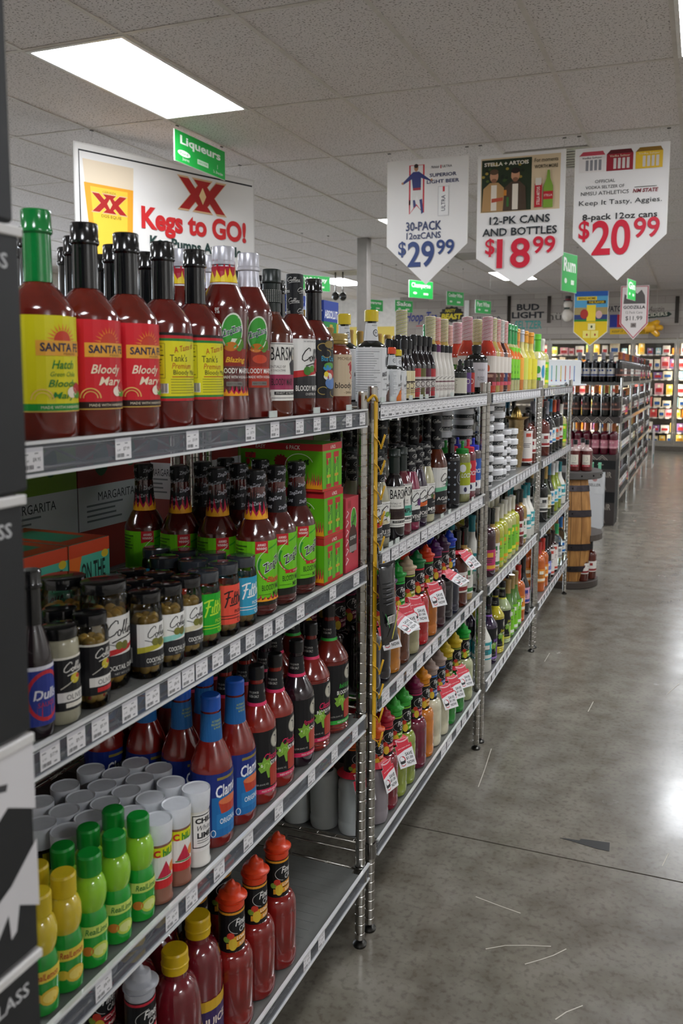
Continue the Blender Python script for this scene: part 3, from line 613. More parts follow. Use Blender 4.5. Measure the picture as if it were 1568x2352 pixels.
def price_tag_mesh(price, k):
    it = [R(-.017, -.0145, .017, .0145, '#e9e8ea'), T(price, .0065, -.0005, .0055, '#2b2b2e', .013, 0, .01, 1), T('6.49', -.0095, -.0015, .0032, '#55555a', .007, 0, 0, 1), R(-.014, .0055, -.007, .007, '#88888c'), R(.003, .0065, .009, .008, '#88888c'), R(-.0165, .0095, .0165, .0142, '#d3d2d8')]
    it += bars(-.014, -.0115, .001, -.0065, '#3a3a3e', 8) + [R(.006, -.011, .011, -.009, '#8a8a90')]
    return decal(it, base=.0004)
TAGS = [price_tag_mesh(p, k) for k, p in enumerate(('$8.95', '$17.99', '$8.99', '$7.99', '$9.99', '$6.99', '$10.99', '$5.99'))]
FLAG = None
def build_unit(u, label, tagpx, px_mode=True):
    D = UNITS[u]; L = D['L']; h = D['z'][0]+.045
    o = empty('wire_shelf_unit', D['near'], D['rz']); tag(o, label, 'shelf unit', 'wire shelf units along the aisle')
    pm = post_mesh(h)
    for x in (0, -DEPTH):
        for y in (0, L):
            p = obj('post', pm, o, (x, y, 0)); obj('foot', FOOT, p)
    for lv, z in enumerate(D['z']):
        bm = bmesh.new()
        for x in (.006, -DEPTH-.006):
            for dz in (-.006, -.030): add_tube(bm, [(x, .012, z+dz), (x, L-.012, z+dz)], .003, 6)
            n = int(L/.05); add_tube(bm, [(x, .015+(L-.03)*k/n, z+(-.008 if k % 2 else -.028)) for k in range(n+1)], .002, 5)
        for y in (.0, L):
            for dz in (-.006, -.030): add_tube(bm, [(-.01, y, z+dz), (-DEPTH+.01, y, z+dz)], .003, 6)
        for k in range(1, 9): add_tube(bm, [(-DEPTH*k/9, .01, z-.011), (-DEPTH*k/9, L-.01, z-.011)], .002, 5)
        n = int(L/.045)
        for k in range(1, n): add_tube(bm, [(.004, L*k/n, z-.006), (-DEPTH-.004, L*k/n, z-.006)], .0018, 5, cap=False)
        s = obj('shelf', mesh_from('shelf', bm, [M_CHROME]), o)
        bm = bmesh.new(); add_box(bm, -DEPTH+.012, -.012, .014, L-.014, z-.004, z-.0005)
        n = int(L/.028)
        for k in range(n): add_box(bm, -DEPTH+.014, -.014, .02+k*(L-.04)/n, .031+k*(L-.04)/n, z-.0005, z)
        add_box(bm, -.012, .012, .03, L-.03, z-.003, z-.0003)
        obj('shelf_liner', mesh_from('liner', bm, [M_LINER]), s)
        bm = bmesh.new()
        for x in (0, -DEPTH):
            for y in (0, L): pass
        col = lathe([(.0132, z-.035), (.0175, z-.035), (.0155, z+.004), (.0132, z+.004)], [mat('#8f8d89', 'chrome')], 16)
        for x in (0, -DEPTH):
            for y in (0, L): obj('collar', col, s, (x, y, 0))
        # price strip
        bm = bmesh.new(); ov = .0 if lv else .0
        y0, y1 = .016, L-.012
        if u == 'A' and lv == 3: y1 = L+.02
        add_box(bm, .0135, .0155, y0, y1, z-.0345, z+.001, 0)
        add_box(bm, .0125, .0195, y0, y1, z+.001, z+.0052, 1); add_box(bm, .0125, .0185, y0, y1, z-.0385, z-.0345, 1)
        add_box(bm, .0125, .0165, y0, y1, z-.004, z-.0035, 1)
        st = obj('price_strip', mesh_from('strip', bm, [M_STRIP, M_LIP]), o)
        for k, px in enumerate(tagpx[lv]):
            if isinstance(px, tuple): y = px[0]*L
            else:
                A_ = D['near'] + D['n']*.016 + Vector((0, 0, z-.017)); y = colsolve(px, A_, D['d'])
            if y < y0+.018 or y > y1-.016: continue
            t = obj('price_tag', TAGS[(k*3+lv) % len(TAGS)], st, (.0158, y, z-.0172))
            if u != 'A': t.scale = (1, 1.72 if lv else 1.55, 1.1)
    return o
random.seed(21)
def frac(n, lo=.03, hi=.97, gap=0): return [(lo+(hi-lo)*(k+.5)/n + random.uniform(-.3, .3)*(hi-lo)/n*gap,) for k in range(n)]
build_unit('A', 'chrome wire shelf unit of tomato mixers beside the black glassware boxes', [
    [75, 283, 442, 575, 631, 688, 728, 764, 801, 832], [115, 175, 230, 298, 350, 400, 432, 463, 500, 540, 575, 615, 642, 690, 764, 818],
    [238, 395, 440, 503, 570, 640, 715, 768, 815], [705, 738]])
build_unit('B', 'chrome wire shelf unit of fruit syrups with the yellow clip strip', [[(.035+k*.047,) for k in range(21)], frac(17, gap=.3), frac(12, gap=.5), frac(6, .5, .98, .6)])
build_unit('C', 'chrome wire shelf unit with stacked white salt tubs', [[(.05+k*.05,) for k in range(19)], frac(15, gap=.3), frac(15, gap=.3), frac(14, gap=.3)])
build_unit('D', 'far chrome wire shelf unit next to the oak barrel', [frac(14), frac(14), frac(14), frac(12)])
# shelving row that stands back to back with the first (seen through the gaps)
def rear_unit(u):
    D = UNITS[u]; L = D['L']; h = D['z'][0]+.045
    o = empty('wire_shelf_unit', D['near']-D['n']*(DEPTH+.06), D['rz'])
    pm = post_mesh(h)
    for x in (0, -DEPTH):
        for y in (0, L): p = obj('post', pm, o, (x, y, 0)); obj('foot', FOOT, p)
    for z in D['z']:
        bm = bmesh.new()
        for x in (.006, -DEPTH-.006):
            for dz in (-.006, -.03): add_tube(bm, [(x, .012, z+dz), (x, L-.012, z+dz)], .003, 6)
        for y in (0, L): add_tube(bm, [(-.01, y, z-.006), (-DEPTH+.01, y, z-.006)], .003, 6)
        add_box(bm, -DEPTH+.012, 0, .014, L-.014, z-.004, z, 1)
        obj('shelf', mesh_from('shelf', bm, [M_CHROME, M_LINER]), o)
    tag(o, 'chrome wire shelf unit standing back to back behind the aisle shelves', 'shelf unit', 'rear wire shelf units')
for u in 'ABCD': rear_unit(u)
# small dark green stock flags clipped to the strips
FLAGM = decal([R(-.014, -.006, .014, .006, '#dfe6e2'), R(-.0125, -.0048, .0125, .0048, '#35564a'), T('BACKSTOCK', 0, 0, .0045, '#cfd8d2', .022, 0, .01, 1)], base=.001)
fb = bmesh.new(); add_box(fb, -.0008, .0012, -.014, .014, -.006, .006); FLAGB = mesh_from('flagback', fb, [mat('#c9d2cd', 'plastic')])
def flag(u, lv, px):
    D = UNITS[u]; z = D['z'][lv]+.012; A_ = D['near'] + D['n']*.017 + Vector((0, 0, z)); y = colsolve(px, A_, D['d'])
    o = empty('stock_flag', A_+D['d']*y, D['rz']); obj('plate', FLAGB, o); obj('print', FLAGM, o)
    tag(o, 'tiny dark green backstock flag clipped on a white price strip', 'sign', 'backstock flags')
for u, lv, L_ in (('A', 0, (627, 727, 801)), ('B', 0, (879, 901, 943, 967, 980, 1002, 1038)), ('B', 1, (874, 897, 912, 1015, 1032, 1085))):
    for px in L_: flag(u, lv, px)
# ---- placing goods: image column + shelf + row behind the front edge
def spot(u, lv, px, back, zoff=.12):
    D = UNITS[u]; z = D['z'][lv]; A_ = D['near'] - D['n']*back + Vector((0, 0, z+zoff)); s = colsolve(px, A_, D['d'])
    p = A_ + D['d']*s; p.z = z+.0006
    return p
PLACES = {'A': 'near the black boxes', 'B': 'beside the yellow clip strip', 'C': 'beside the white tubs', 'D': 'next to the barrel'}
LEVELS = ('top shelf', 'second shelf', 'third shelf', 'bottom shelf')
QUEUE = []
NEXT = {'A': 'B', 'B': 'C', 'C': 'D', 'D': None}
def face(u, lv, kind, px, n=1, back=None, step=None, label=None, rz=0.0, zoff=None, jit=0.0, place=True):
    """a facing: n copies one behind the other (laid out by flush)"""
    k = KINDS[kind]; r = k['r']; b0 = r-.006 if back is None else back; st = step or (2*r+.003)
    zo = k['h']*.62 if zoff is None else zoff
    while True:
        D = UNITS[u]; p = spot(u, lv, px, b0, zo); sy = (p-D['near']).dot(D['d'])
        if sy > D['L']-.01 and NEXT[u]: u = NEXT[u]; continue
        break
    lab = label or k['label']
    for ex in (' on the ' + LEVELS[lv] + ' ' + PLACES[u], ' on ' + LEVELS[lv] + ' ' + PLACES[u], ' on the ' + LEVELS[lv], ''):
        if len((lab+ex).split()) <= 16: lab = lab+ex; break
    rec = dict(u=u, lv=lv, kind=kind, r=r, label=lab, rz=rz, grp=lab[:70], items=[[-b0-st*i, sy, sy] for i in range(n)] if sy < D['L']+.04 else [])
    QUEUE.append(rec); return rec
def flush():
    """settle the rows so that no two goods share space, then place them"""
    byshelf = {}
    for rec in QUEUE:
        for it in rec['items']: byshelf.setdefault((rec['u'], rec['lv']), []).append((rec, it))
    for (u, lv), L_ in byshelf.items():
        D = UNITS[u]; L = D['L']; gap = .0006
        for itn in range(400):
            moved = False
            for a in range(len(L_)):
                ra, A = L_[a]
                for b in range(a+1, len(L_)):
                    rb_, B = L_[b]; dx = A[0]-B[0]; dy = A[1]-B[1]; m = ra['r']+rb_['r']+gap
                    if abs(dx) >= m or abs(dy) >= m: continue
                    d2 = dx*dx+dy*dy
                    if d2 >= m*m: continue
                    d = math.sqrt(d2) or 1e-6; moved = True
                    if abs(dx) < m*.75:     # push along the shelf
                        need = math.sqrt(m*m-dx*dx)-abs(dy); sg = 1 if dy > 0 or (dy == 0 and a > b) else -1
                        A[1] += sg*need*.5; B[1] -= sg*need*.5
                    else:                   # push the rear one back
                        need = math.sqrt(m*m-dy*dy)-abs(dx)
                        if dx > 0: B[0] -= need
                        else: A[0] -= need
            for r_, A in L_:
                r = r_['r']; lo = r+.004; c = abs(A[0])
                if c < r+.019: lo = math.sqrt(max(0, (r+.0185)**2-c*c))
                lo = max(lo, .012 if c < .03 else r+.002)
                A[1] = min(max(A[1], lo), L-lo)
            if not moved: break
    for rec in QUEUE:
        D = UNITS[rec['u']]; rec['pos'] = []; z = D['z'][rec['lv']]
        for x, y, y0 in rec['items']:
            if x < -DEPTH+rec['r']*.7: continue
            p = D['near'] + D['n']*x + D['d']*y; p.z = z+.0006; rec['pos'].append(p)
            thing(rec['kind'], p, D['rz']+rec['rz']+random.uniform(-.04, .04), rec['label'], rec['grp'])
            if abs(y-y0) > .012 and x > -.06: print('SHIFT', rec['u'], rec['lv'], rec['kind'], round(y-y0, 3))
# ================================================================== goods: prototypes
PI = math.pi
def shoulder(r0, r1, z0, z1, kind, n=7):
    out = []
    for k in range(1, n+1):
        t = k/n
        g = {'cos': (math.cos(PI*t)+1)/2, 'dome': math.sqrt(max(0, 1-t*t)), 'lin': 1-t, 'soft': ((math.cos(PI*t)+1)/2)*.3+(1-t)*.4+.3*math.sqrt(max(0, 1-t*t))}[kind]
        out.append((r1+(r0-r1)*g, z0+(z1-z0)*t))
    return out
def capm(r, z0, z1, m, ribs=False, ring=0, seg=22, lip=.0):
    pr = [(r*.9, z0), (r, z0), (r, z0+(z1-z0)*.3)]
    if ring: pr += [(r+ring, z0+(z1-z0)*.34), (r+ring, z0+(z1-z0)*.4), (r, z0+(z1-z0)*.44)]
    pr += [(r+lip, z1-.003), (r+lip-.002, z1), (0, z1)]
    fn = None
    if ribs: fn = lambda x, y, z: (x*(1+.018*math.sin(22*math.atan2(y, x))), y*(1+.018*math.sin(22*math.atan2(y, x))), z)
    return lathe(pr, [m], 44 if ribs else seg, fn=fn)
def kind(key, name, cat, label, r, h, parts, single=False):
    KINDS[key] = dict(name=name, cat=cat, label=label, r=r, h=h, parts=parts, single=single)
def body(r, bh, nr, zt, h, m, sh='cos', rings=(), base=.9, seg=28, mats=None, fillz=None):
    pr = [(0, .002), (r*base*.8, 0), (r*base, .001), (r, .008)]
    for z in rings: pr += [(r, z-.003), (r*.965, z-.001), (r*.965, z+.001), (r, z+.003)]
    pr += [(r, bh)] + shoulder(r, nr, bh, zt, sh) + [(nr, h), (0, h)]
    return lathe(pr, [m], seg)
def wrapbg(r, z0, z1, c): return R(-PI*r+.0004, z0, PI*r-.0004, z1, c)
BLK = '#121214'
# ---------- tall sauce style bottle with shrink neck
def mixer(key, label, r, h, liq, neck, lab, nz, bh=None, zt=None, nr=.0165, capk='gloss', neckdec=None, sh='soft', name='mixer_bottle', liqk='liquid', base=.92):
    bh = bh or h*.56; zt = zt or nz
    pr = [(nr+.0012, nz), (nr+.0006, nz+(h-nz)*.62), (nr+.0006, nz+(h-nz)*.66), (nr+.003, nz+(h-nz)*.69), (nr+.0032, nz+(h-nz)*.73), (nr+.002, nz+(h-nz)*.76), (nr+.002, h-.002), (nr+.0006, h), (0, h)]
    parts = [('body', body(r, bh, nr, zt, h-.01, mat(liq, liqk), sh, base=base)), ('cap', lathe(pr, [mat(neck, capk)], 22)), ('label', decal(lab, r))]
    if neckdec: parts.append(('neck_band', decal(neckdec, nr+.0022)))
    kind(key, name, 'bottle', label, r, h, parts)
def sun(cx, cz, r, c):
    o = [G([(cx+r*.62*math.cos(a*PI/12), cz+r*.62*math.sin(a*PI/12)) for a in range(13)], '#c8402a')]
    for k in range(11):
        a = PI*(k+.5)/11; o.append(G([(cx+r*.66*math.cos(a-.1), cz+r*.66*math.sin(a-.1)), (cx+r*.66*math.cos(a+.1), cz+r*.66*math.sin(a+.1)), (cx+r*1.1*math.cos(a), cz+r*1.1*math.sin(a))], c))
    return o
def santa(bg, band, txt, t3):
    r = .044
    L = [R(-.095, .038, .095, .157, bg), R(-.095, .038, .095, .047, band), R(-.095, .0365, .095, .038, '#c9a44a'), *sun(.0, .126, .02, '#e07a2c'),
      R(-.034, .107, .034, .126, '#e3a437'), T('SANTA FE', 0, .1175, .011, '#2a2744', .058, 0, .03), T('MIXERS', .01, .1095, .003, '#7a4a1c', .02)]
    L += t3
    L += [T('MADE WITH HABANERO', 0, .0425, .0035, '#e9dcc0', .06, 0, 0, 1), E(.012, .061, .008, .007, '#efe2cf'), E(.022, .066, .008, .007, '#b8242e'), E(.024, .058, .009, .005, '#4f9a2c'), RING(-.028, .052, .013, .013, .0016, '#e8c06a', 0, 180), RING(-.028, .052, .009, .009, .0012, '#e8c06a', 0, 180)]
    if bg != '#cf1f2b': L += lines(-.09, .15, -.052, 14, .0052, '#8a8c1c', .002) + [R(-.085, .078, -.066, .093, '#4a5420'), R(-.085, .053, -.07, .068, '#e8e4d0')]
    return L
mixer('sf_green', 'tomato mixer bottle with green neck and yellow sun label', .044, .290, '#6a1c10', '#0d7a36', santa('#d9d016', '#1f8a34', '#1f7a2c', [T('Hatch', 0, .096, .011, '#1f7a2c', .032, .3, .012), T('Green Chile', 0, .084, .006, '#1f7a2c', .036, .3), T('Bloody', 0, .071, .012, '#1f7a2c', .042, .3, .012), T('Mary', 0, .056, .011, '#1f7a2c', .034, .3, .012)]), .2, sh='soft')
mixer('sf_red', 'tomato mixer bottle with black neck and red sun label', .044, .288, '#681a0e', '#0f0f11', santa('#cf1f2b', '#2a1512', '', [T('Bloody', -.004, .089, .016, '#efe0c4', .046, .3, .012), T('Mary', .002, .073, .015, '#efe0c4', .038, .3, .012)]), .2)
mixer('tank', 'tomato mixer bottle with black neck and yellow plain lettered label', .044, .288, '#641711', '#0f0f11', [wrapbg(.044, .042, .148, '#17140f'), wrapbg(.044, .139, .1435, '#c0202a'), wrapbg(.044, .135, .139, '#1f7a34'), wrapbg(.044, .043, .047, '#c0202a'), wrapbg(.044, .047, .0505, '#1f7a34'), wrapbg(.044, .0505, .135, '#dcd61c'),
   T('A Taste of', .0, .125, .009, '#b03018', .042, .2, .006, 2, .2), T("Tank's", -.012, .109, .011, '#2a2a14', .03), T('Premium', -.006, .097, .009, '#b5481c', .036, .2), T('Bloody Mary', .004, .086, .0095, '#2a2a14', .052), R(-.024, .0795, .034, .0808, '#b03018'), *lines(-.026, .077, .03, 6, .0042, '#9a9a20', .0015), R(-.066, .078, -.034, .131, '#2a2a14'), R(-.0655, .0785, -.0345, .1305, '#dcd61c'), T('Facts', -.05, .127, .005, '#2a2a14', .024), *lines(-.064, .121, -.036, 9, .0046, '#55551a', .0012), R(-.064, .112, -.036, .1135, '#2a2a14'), R(-.05, .055, -.03, .07, '#e8e6d8'), *bars(-.049, .056, -.031, .07, '#2a2a2a', 9)], .2)
def zz_big(key, label, top):
    r = .043
    lab = [E(-.006, .158, .021, .03, '#dfe6d8', 24), E(-.006, .158, .019, .028, '#2f9a33', 24), T('ZingZang', -.006, .158, .017, '#f2f2f2', .04, .35, .03, 2, .3), T('ZingZang', -.006, .158, .016, '#2a2a44', .038, .35, .012, 2, .3)] if False else []
    lab += [G([(-.02+.024*math.cos(a*PI/12)*.82-.008*math.sin(a*PI/12)*.5, .158+.03*math.sin(a*PI/12)+.01*math.cos(a*PI/12)) for a in range(24)], '#e2ead8'), G([(-.02+.0215*math.cos(a*PI/12)*.82-.008*math.sin(a*PI/12)*.5, .158+.0272*math.sin(a*PI/12)+.009*math.cos(a*PI/12)) for a in range(24)], '#3a9c34'),
      T('ZingZang', -.02, .158, .016, '#f4f4f4', .042, .3, .04, 2, .35), T('ZingZang', -.02, .158, .014, '#2b3050', .039, .3, .015, 2, .35), T('9%', -.046, .193, .01, '#d8d4cc', .008, 0, .01),
      G([(-.04, .128), (.012, .128), (.008, .098), (-.034, .098)], '#8c2a1c'), E(-.022, .132, .012, .008, '#c9782c'), E(-.006, .136, .008, .012, '#5a8a34')]
    if top == 'flame': lab += [T('Blazing', -.012, .108, .012, '#e8b428', .038, .3, .02)] + flames(-.045, .02, .047, .02)
    else: lab += [R(-.036, .06, .008, .098, '#a8321f'), E(-.014, .112, .015, .008, '#c9482c')]
    lab += [T('BLOODY MARY', -.014, .0905, .009, '#f0eee8', .056, 0, .015), T('- MADE WITH VODKA -', -.014, .0795, .0048, '#f0eee8', .05, 0, .008, 1), R(-.03, .064, .0, .0715, '#77716c'), T('READY TO DRINK', -.015, .0677, .003, '#2a2422', .026, 0, 0, 1)]
    pr = [(0, .002), (r*.8, 0), (r, .006), (r, .03), (r*.93, .042), (r*.9, .06), (r*.93, .12), (r, .19), (r*.98, .2)] + shoulder(r*.98, .0195, .2, .247, 'soft') + [(.0172, .26), (.0172, .29), (0, .29)]
    cap = lathe([(.0235, .236), (.0195, .262), (.0188, .272), (.0212, .274), (.0212, .279), (.0196, .281), (.0196, .303), (.0185, .305), (0, .305)], [mat('#c9c9d2', 'foil')], 22)
    parts = [('body', lathe(pr, [mat('#5c130e', 'liquid')], 28)), ('cap', cap), ('label', decal(lab, lambda z: r*(.93 if z < .13 else .99), base=.001))]
    if top == 'flame': parts.append(('neck_band', decal([wrapbg(.021, .242, .27, '#b3162e'), *flames(-.065, .065, .243, .045, '#b3162e', '#f2d21f', 12), wrapbg(.021, .236, .242, '#d8d8dc')], lambda z: .0238-(z-.236)*.15 if z < .262 else .0199, base=.0008)))
    kind(key, 'mixer_bottle', 'bottle', label, r, .305, parts)
zz_big('zz_flame', 'large dark red cocktail bottle with flame printed neck', 'flame')
zz_big('zz_silver', 'large dark red cocktail bottle with plain silver neck', 'silver')
GRIDNECK = [wrapbg(.0187, .222, .246, '#e6e4dc')] + [R(-PI*.0187+.0003, .222+.003*k, PI*.0187, .2238+.003*k, '#1a2420') for k in range(8)] + [R(-.0585+.0037*k, .222, -.0566+.0037*k, .246, '#1a2420') for k in range(32)]
def barsl(c, t, liq, key, label, h=.286, r=.0415, nz=.205):
    mixer(key, label, r, h, liq, '#1a2420', [wrapbg(r, .034, .145, '#e9e7e0'), wrapbg(r, .055, .084, c), wrapbg(r, .142, .1432, '#2a2a2a'), wrapbg(r, .0385, .0395, '#2a2a2a'), T('BARSMITH', -.002, .124, .026, '#1d1b1a', .078, 0, .006), T('ESSENTIALS OF', -.03, .099, .005, '#55504a', .04, 0, 0, 1), T('BETTER CONCOCTIONS', -.03, .092, .0042, '#55504a', .04, 0, 0, 1), G([(.004, .084), (.0, .105), (.008, .112), (.012, .118), (.018, .112), (.024, .105), (.022, .084)], '#2a2a2c'), E(.013, .117, .004, .005, '#cbbfae'), T(t, -.014, .07, .013, '#2b1a20', .05, 0, .01), R(-.034, .045, .02, .0515, '#2a2a2a'), T('FINEST QUALITY', -.008, .0482, .004, '#e9e7e0', .044, 0, 0, 1)], nz, capk='plastic', neckdec=GRIDNECK if r > .04 else None, zt=nz-.005, nr=.0165 if r > .04 else .014)
barsl('#a0345a', 'BLOODY MARY', '#5e2412', 'bars_bm', 'brown red mixer bottle with white bartender label and black neck')
def colneck(nr, z0, z1, n=4, seed=0):
    it = [wrapbg(nr, z0, z1, '#15161a')]; rw = (z1-z0)/n; c = 2*PI*nr
    for i in range(n):
        for j in range(3):
            u = -c/2 + c*(j+.5)/3 + (c/6 if i % 2 else 0)
            if u > c/2-.009: u -= c
            it += script(COLLINS, u, z0+rw*(i+.42), min(.0235, c/3.4), '#d9d9d4', .045)
    return it
def collins(key, label, r, h, liq, stripe, name, fruit, nz, bg='#e9e8e4', liqk='liquid', zt=None, bh=None, lz=(.036, .156), bt=.38, nr=.017, tall=1):
    z0, z1 = lz; zm = z0+(z1-z0)*bt; hh = z1-z0
    lab = [R(-.085, z0, .085, z1, '#2c2c2e'), R(-.052, zm, .085, z1, bg), G([(-.052, zm-.006), (.085, zm+.014), (.085, zm+.024), (-.052, zm+.008)], stripe), R(-.052, zm-.008, .085, zm-.004, '#2c2c2e'), *bars(-.078, z0+.012, -.06, z0+hh*.42, '#c9c7c0', 9), *lines(-.078, z1-.006, -.058, 9, .0055, '#b9b7b0', .002)]
    lab += script(COLLINS, .004, z1-hh*.3, .062, '#151515', .05, 1.15)
    lab += [T('NO ARTIFICIAL FLAVORS', 0, z1-.005, .003, '#444444', .04, 0, 0, 1)]
    for (fx, fz, fr, fc) in fruit: lab.append(E(fx, zm+fz, fr, fr, fc))
    lab += [T(name, -.008, z0+hh*.17, .011, '#f2f0ea', .058, 0, .012), T('COCKTAIL MIX', -.002, z0+hh*.07, .005, '#f2f0ea', .03, 0, 0, 1)]
    nd = colneck(nr+.0005, nz, h-.001, tall*4)
    kind(key, 'mixer_bottle', 'bottle', label, r, h, [('body', body(r, bh or h*.56, nr, zt or nz+.004, h-.01, mat(liq, liqk), 'soft')), ('cap', lathe([(nr+.0004, nz), (nr, h-.002), (nr-.001, h), (0, h)], [mat('#15161a', 'plastic')], 20)), ('neck_band', decal(nd, nr+.0004, base=.0003)), ('label', decal(lab, r))])
collins('coll_bm', 'tomato mixer bottle with white script label and black script neck', .0425, .288, '#611a10', '#c22a2c', 'BLOODY MARY', [(.022, .022, .014, '#a8242a'), (-.012, .01, .009, '#3f7a2c'), (.0, .014, .007, '#4f8a34')], .204, tall=1)
mixer('blue', 'tomato mixer bottle with black blue and gold cartoon label', .0425, .287, '#5e170e', '#0e0e10', [wrapbg(.0425, .034, .157, '#14141a'), *[RING(x, z, .012, .008, .0018, '#a08a4a', a, a+250) for x, z, a in ((-.02, .142, 0), (.01, .146, 90), (-.01, .128, 200), (-.02, .05, 40), (.012, .045, 150))], E(-.002, .148, .014, .008, '#8a7438'), T('Blue Crab', -.004, .118, .011, '#3aa0c8', .04, 0, .01), E(-.002, .103, .016, .007, '#5a9a3a'), E(-.008, .098, .012, .006, '#2f8ac0'), E(.0, .085, .017, .01, '#b03a34'), E(-.006, .08, .013, .008, '#e6e2d8'), E(.004, .066, .019, .013, '#5b7fb8'), E(-.012, .085, .006, .006, '#e8d23a')], .2)
JARLID = lambda r, h, hx, k='gloss', hl=.02: capm(r, h-hl, h, mat(hx, k), ribs=False)
kind('mich', 'mixer_jar', 'jar', 'tomato mixer jar with gold screw lid and cream rooster label', .036, .176, [('body', body(.036, .122, .024, .148, .168, mat('#7a2a1a', 'liquid'), 'dome')), ('lid', lathe([(.0265, .152), (.0285, .155), (.0265, .158), (.0285, .161), (.0265, .164), (.0275, .174), (.026, .176), (0, .176)], [mat('#b39a58', 'foil')], 24)), ('label', decal([R(-.07, .036, .06, .129, '#cdb99b'), T('MICHELADA', -.004, .12, .007, '#5a4028', .05), S([(-.002, .105), (.008, .112), (.012, .1), (.004, .09), (.014, .082), (.006, .075)], .005, '#b8323a'), E(.008, .1, .006, .009, '#a8262e'), T('bloody', -.012, .058, .017, '#221a18', .046, 0, .01), T('~ DRINK ~', 0, .044, .005, '#5a4028', .03)], .036))])
# ---------- bitters
def ango(key, label, s, capc, wrapc='#dcdee0', band=None):
    r = .037*s; h = .233*s if s > .8 else .0
    h = .233*s
    z = lambda v: v*s
    lab = [wrapbg(r+.0015, z(.005), z(.14), wrapc), R(-z(.095), z(.012), -z(.012), z(.134), '#c9ccce'), R(-z(.094), z(.013), -z(.0125), z(.133), wrapc)] + lines(-z(.09), z(.13), -z(.016), 19, z(.0058), '#8c9094', z(.0014)) + [T('ANGOSTURA', z(.014), z(.075), z(.012), '#17171a', z(.05), 0, .02, 2, .12), T('aromatic bitters', z(.014), z(.062), z(.005), '#3a3a3e', z(.04)), T('16 fl.oz.(1 pt.)', z(.01), z(.035), z(.006), '#3a3a3e', z(.036)), E(z(.014), z(.105), z(.008), z(.014), '#6a6e72'), T('44.7% alc', z(.012), z(.05), z(.004), '#6a6e72', z(.02))]
    if band: lab += [G([(-z(.02), z(.006)), (z(.06), z(.006)), (z(.06), z(.08)), (z(.0), z(.05)), (-z(.02), z(.02))], band)]
    kind(key, 'bitters_bottle', 'bottle', label, r, h, [('body', body(r, z(.14), z(.0125), z(.165), h-.004, mat('#0d1512', 'gloss'), 'cos', seg=24)), ('cap', capm(z(.018), z(.205), h, mat(capc, 'plastic'))), ('label', decal(lab, r+.0015)), ('neck_label', decal([wrapbg(.0155*s, z(.15), z(.2), wrapc), RING(-.004*s, z(.176), z(.008), z(.008), z(.002), '#3a3e42'), T('M', -.004*s, z(.176), z(.008), '#3a3e42'), T('ANGOSTURA', -.002*s, z(.195), z(.004), '#55585c', z(.024))], lambda zz: z(.0185)-(zz-z(.15))*.09))])
ango('ango_big', 'large bitters bottle in oversized white paper wrap with yellow cap', 1.0, '#d8bf24')
ango('ango_purple', 'small white paper wrapped bitters bottle with purple cap', .62, '#5a2560', band='#5a3428')
ango('ango_orange', 'small white paper wrapped bitters bottle with orange cap', .62, '#e0502a', band='#d8701c')
ango('ango_yellow', 'small white paper wrapped bitters bottle with yellow cap', .6, '#d8bf24')
def bitters(key, label, c1, c2, capc, liq='#140c12', paper='#e0d4ac', r=.019, h=.17):
    kind(key, 'bitters_bottle', 'bottle', label, r, h, [('body', body(r, h*.5, .0085, h*.8, h-.004, mat(liq, 'gloss'), 'cos', seg=18)), ('cap', capm(.0105, h*.84, h, mat(capc, 'plastic'), seg=14)), ('label', decal([wrapbg(r, .008, h*.49, paper), wrapbg(r, h*.36, h*.49, c1), G([(-PI*r, .01), (0, .01), (0, h*.2), (-PI*r, h*.12)], c2), wrapbg(r, h*.3, h*.325, '#3a2a2a'), RING(-.008, h*.25, .007, .007, .002, '#4a3a3a'), RING(-.03, h*.25, .007, .007, .002, '#4a3a3a'), *lines(-.04, h*.2, .02, 3, .005, '#6a5a50')], r, du=.008))])
bitters('bit_cream', 'slim bitters bottle with cream label and black cap', '#e3d8b0', '#d8c890', '#141416')
for key, c, lab in (('bit_red', '#b8343a', 'red'), ('bit_olive', '#6a6a3a', 'olive'), ('bit_plum', '#5a2a40', 'plum')): bitters(key, 'dark slim bitters bottle with %s and white label' % lab, c, c, '#131315', paper='#cfcac6', r=.0215, h=.185)
for key, c, lab in (('bit_w', '#141416', 'black'), ('bit_wp', '#6a2a64', 'purple')):
    kind(key, 'bitters_bottle', 'bottle', 'slim white bitters bottle with %s cap' % lab, .018, .165, [('body', body(.018, .075, .009, .135, .16, mat('#dcd8d0', 'plastic'), 'cos', seg=18)), ('cap', capm(.0098, .142, .165, mat(c, 'plastic'), seg=14)), ('label', decal([wrapbg(.018, .1-.09, .074, '#e2dfd8'), R(-.05, .05, .05, .054, '#6a3a44'), T('HOUSE', -.012, .038, .007, '#6a3a44', .03), T('BITTERS', -.012, .028, .007, '#6a3a44', .034), S([(-.05, .066), (-.02, .056), (.0, .068)], .0015, '#444444')], .018, du=.008))])
kind('dropper', 'dropper_bottle', 'bottle', 'small dark dropper bottle with cream label', .024, .125, [('body', body(.024, .078, .01, .093, .1, mat('#141a18', 'gloss'), 'dome', seg=20)), ('dropper_cap', lathe([(.012, .092), (.012, .104), (.007, .106), (.0075, .12), (.004, .125), (0, .125)], [mat('#141416', 'plastic')], 16)), ('label', decal([wrapbg(.024, .01, .062, '#d6d2c0'), *lines(-.06, .055, -.035, 8, .005, '#77735f')], .024))])
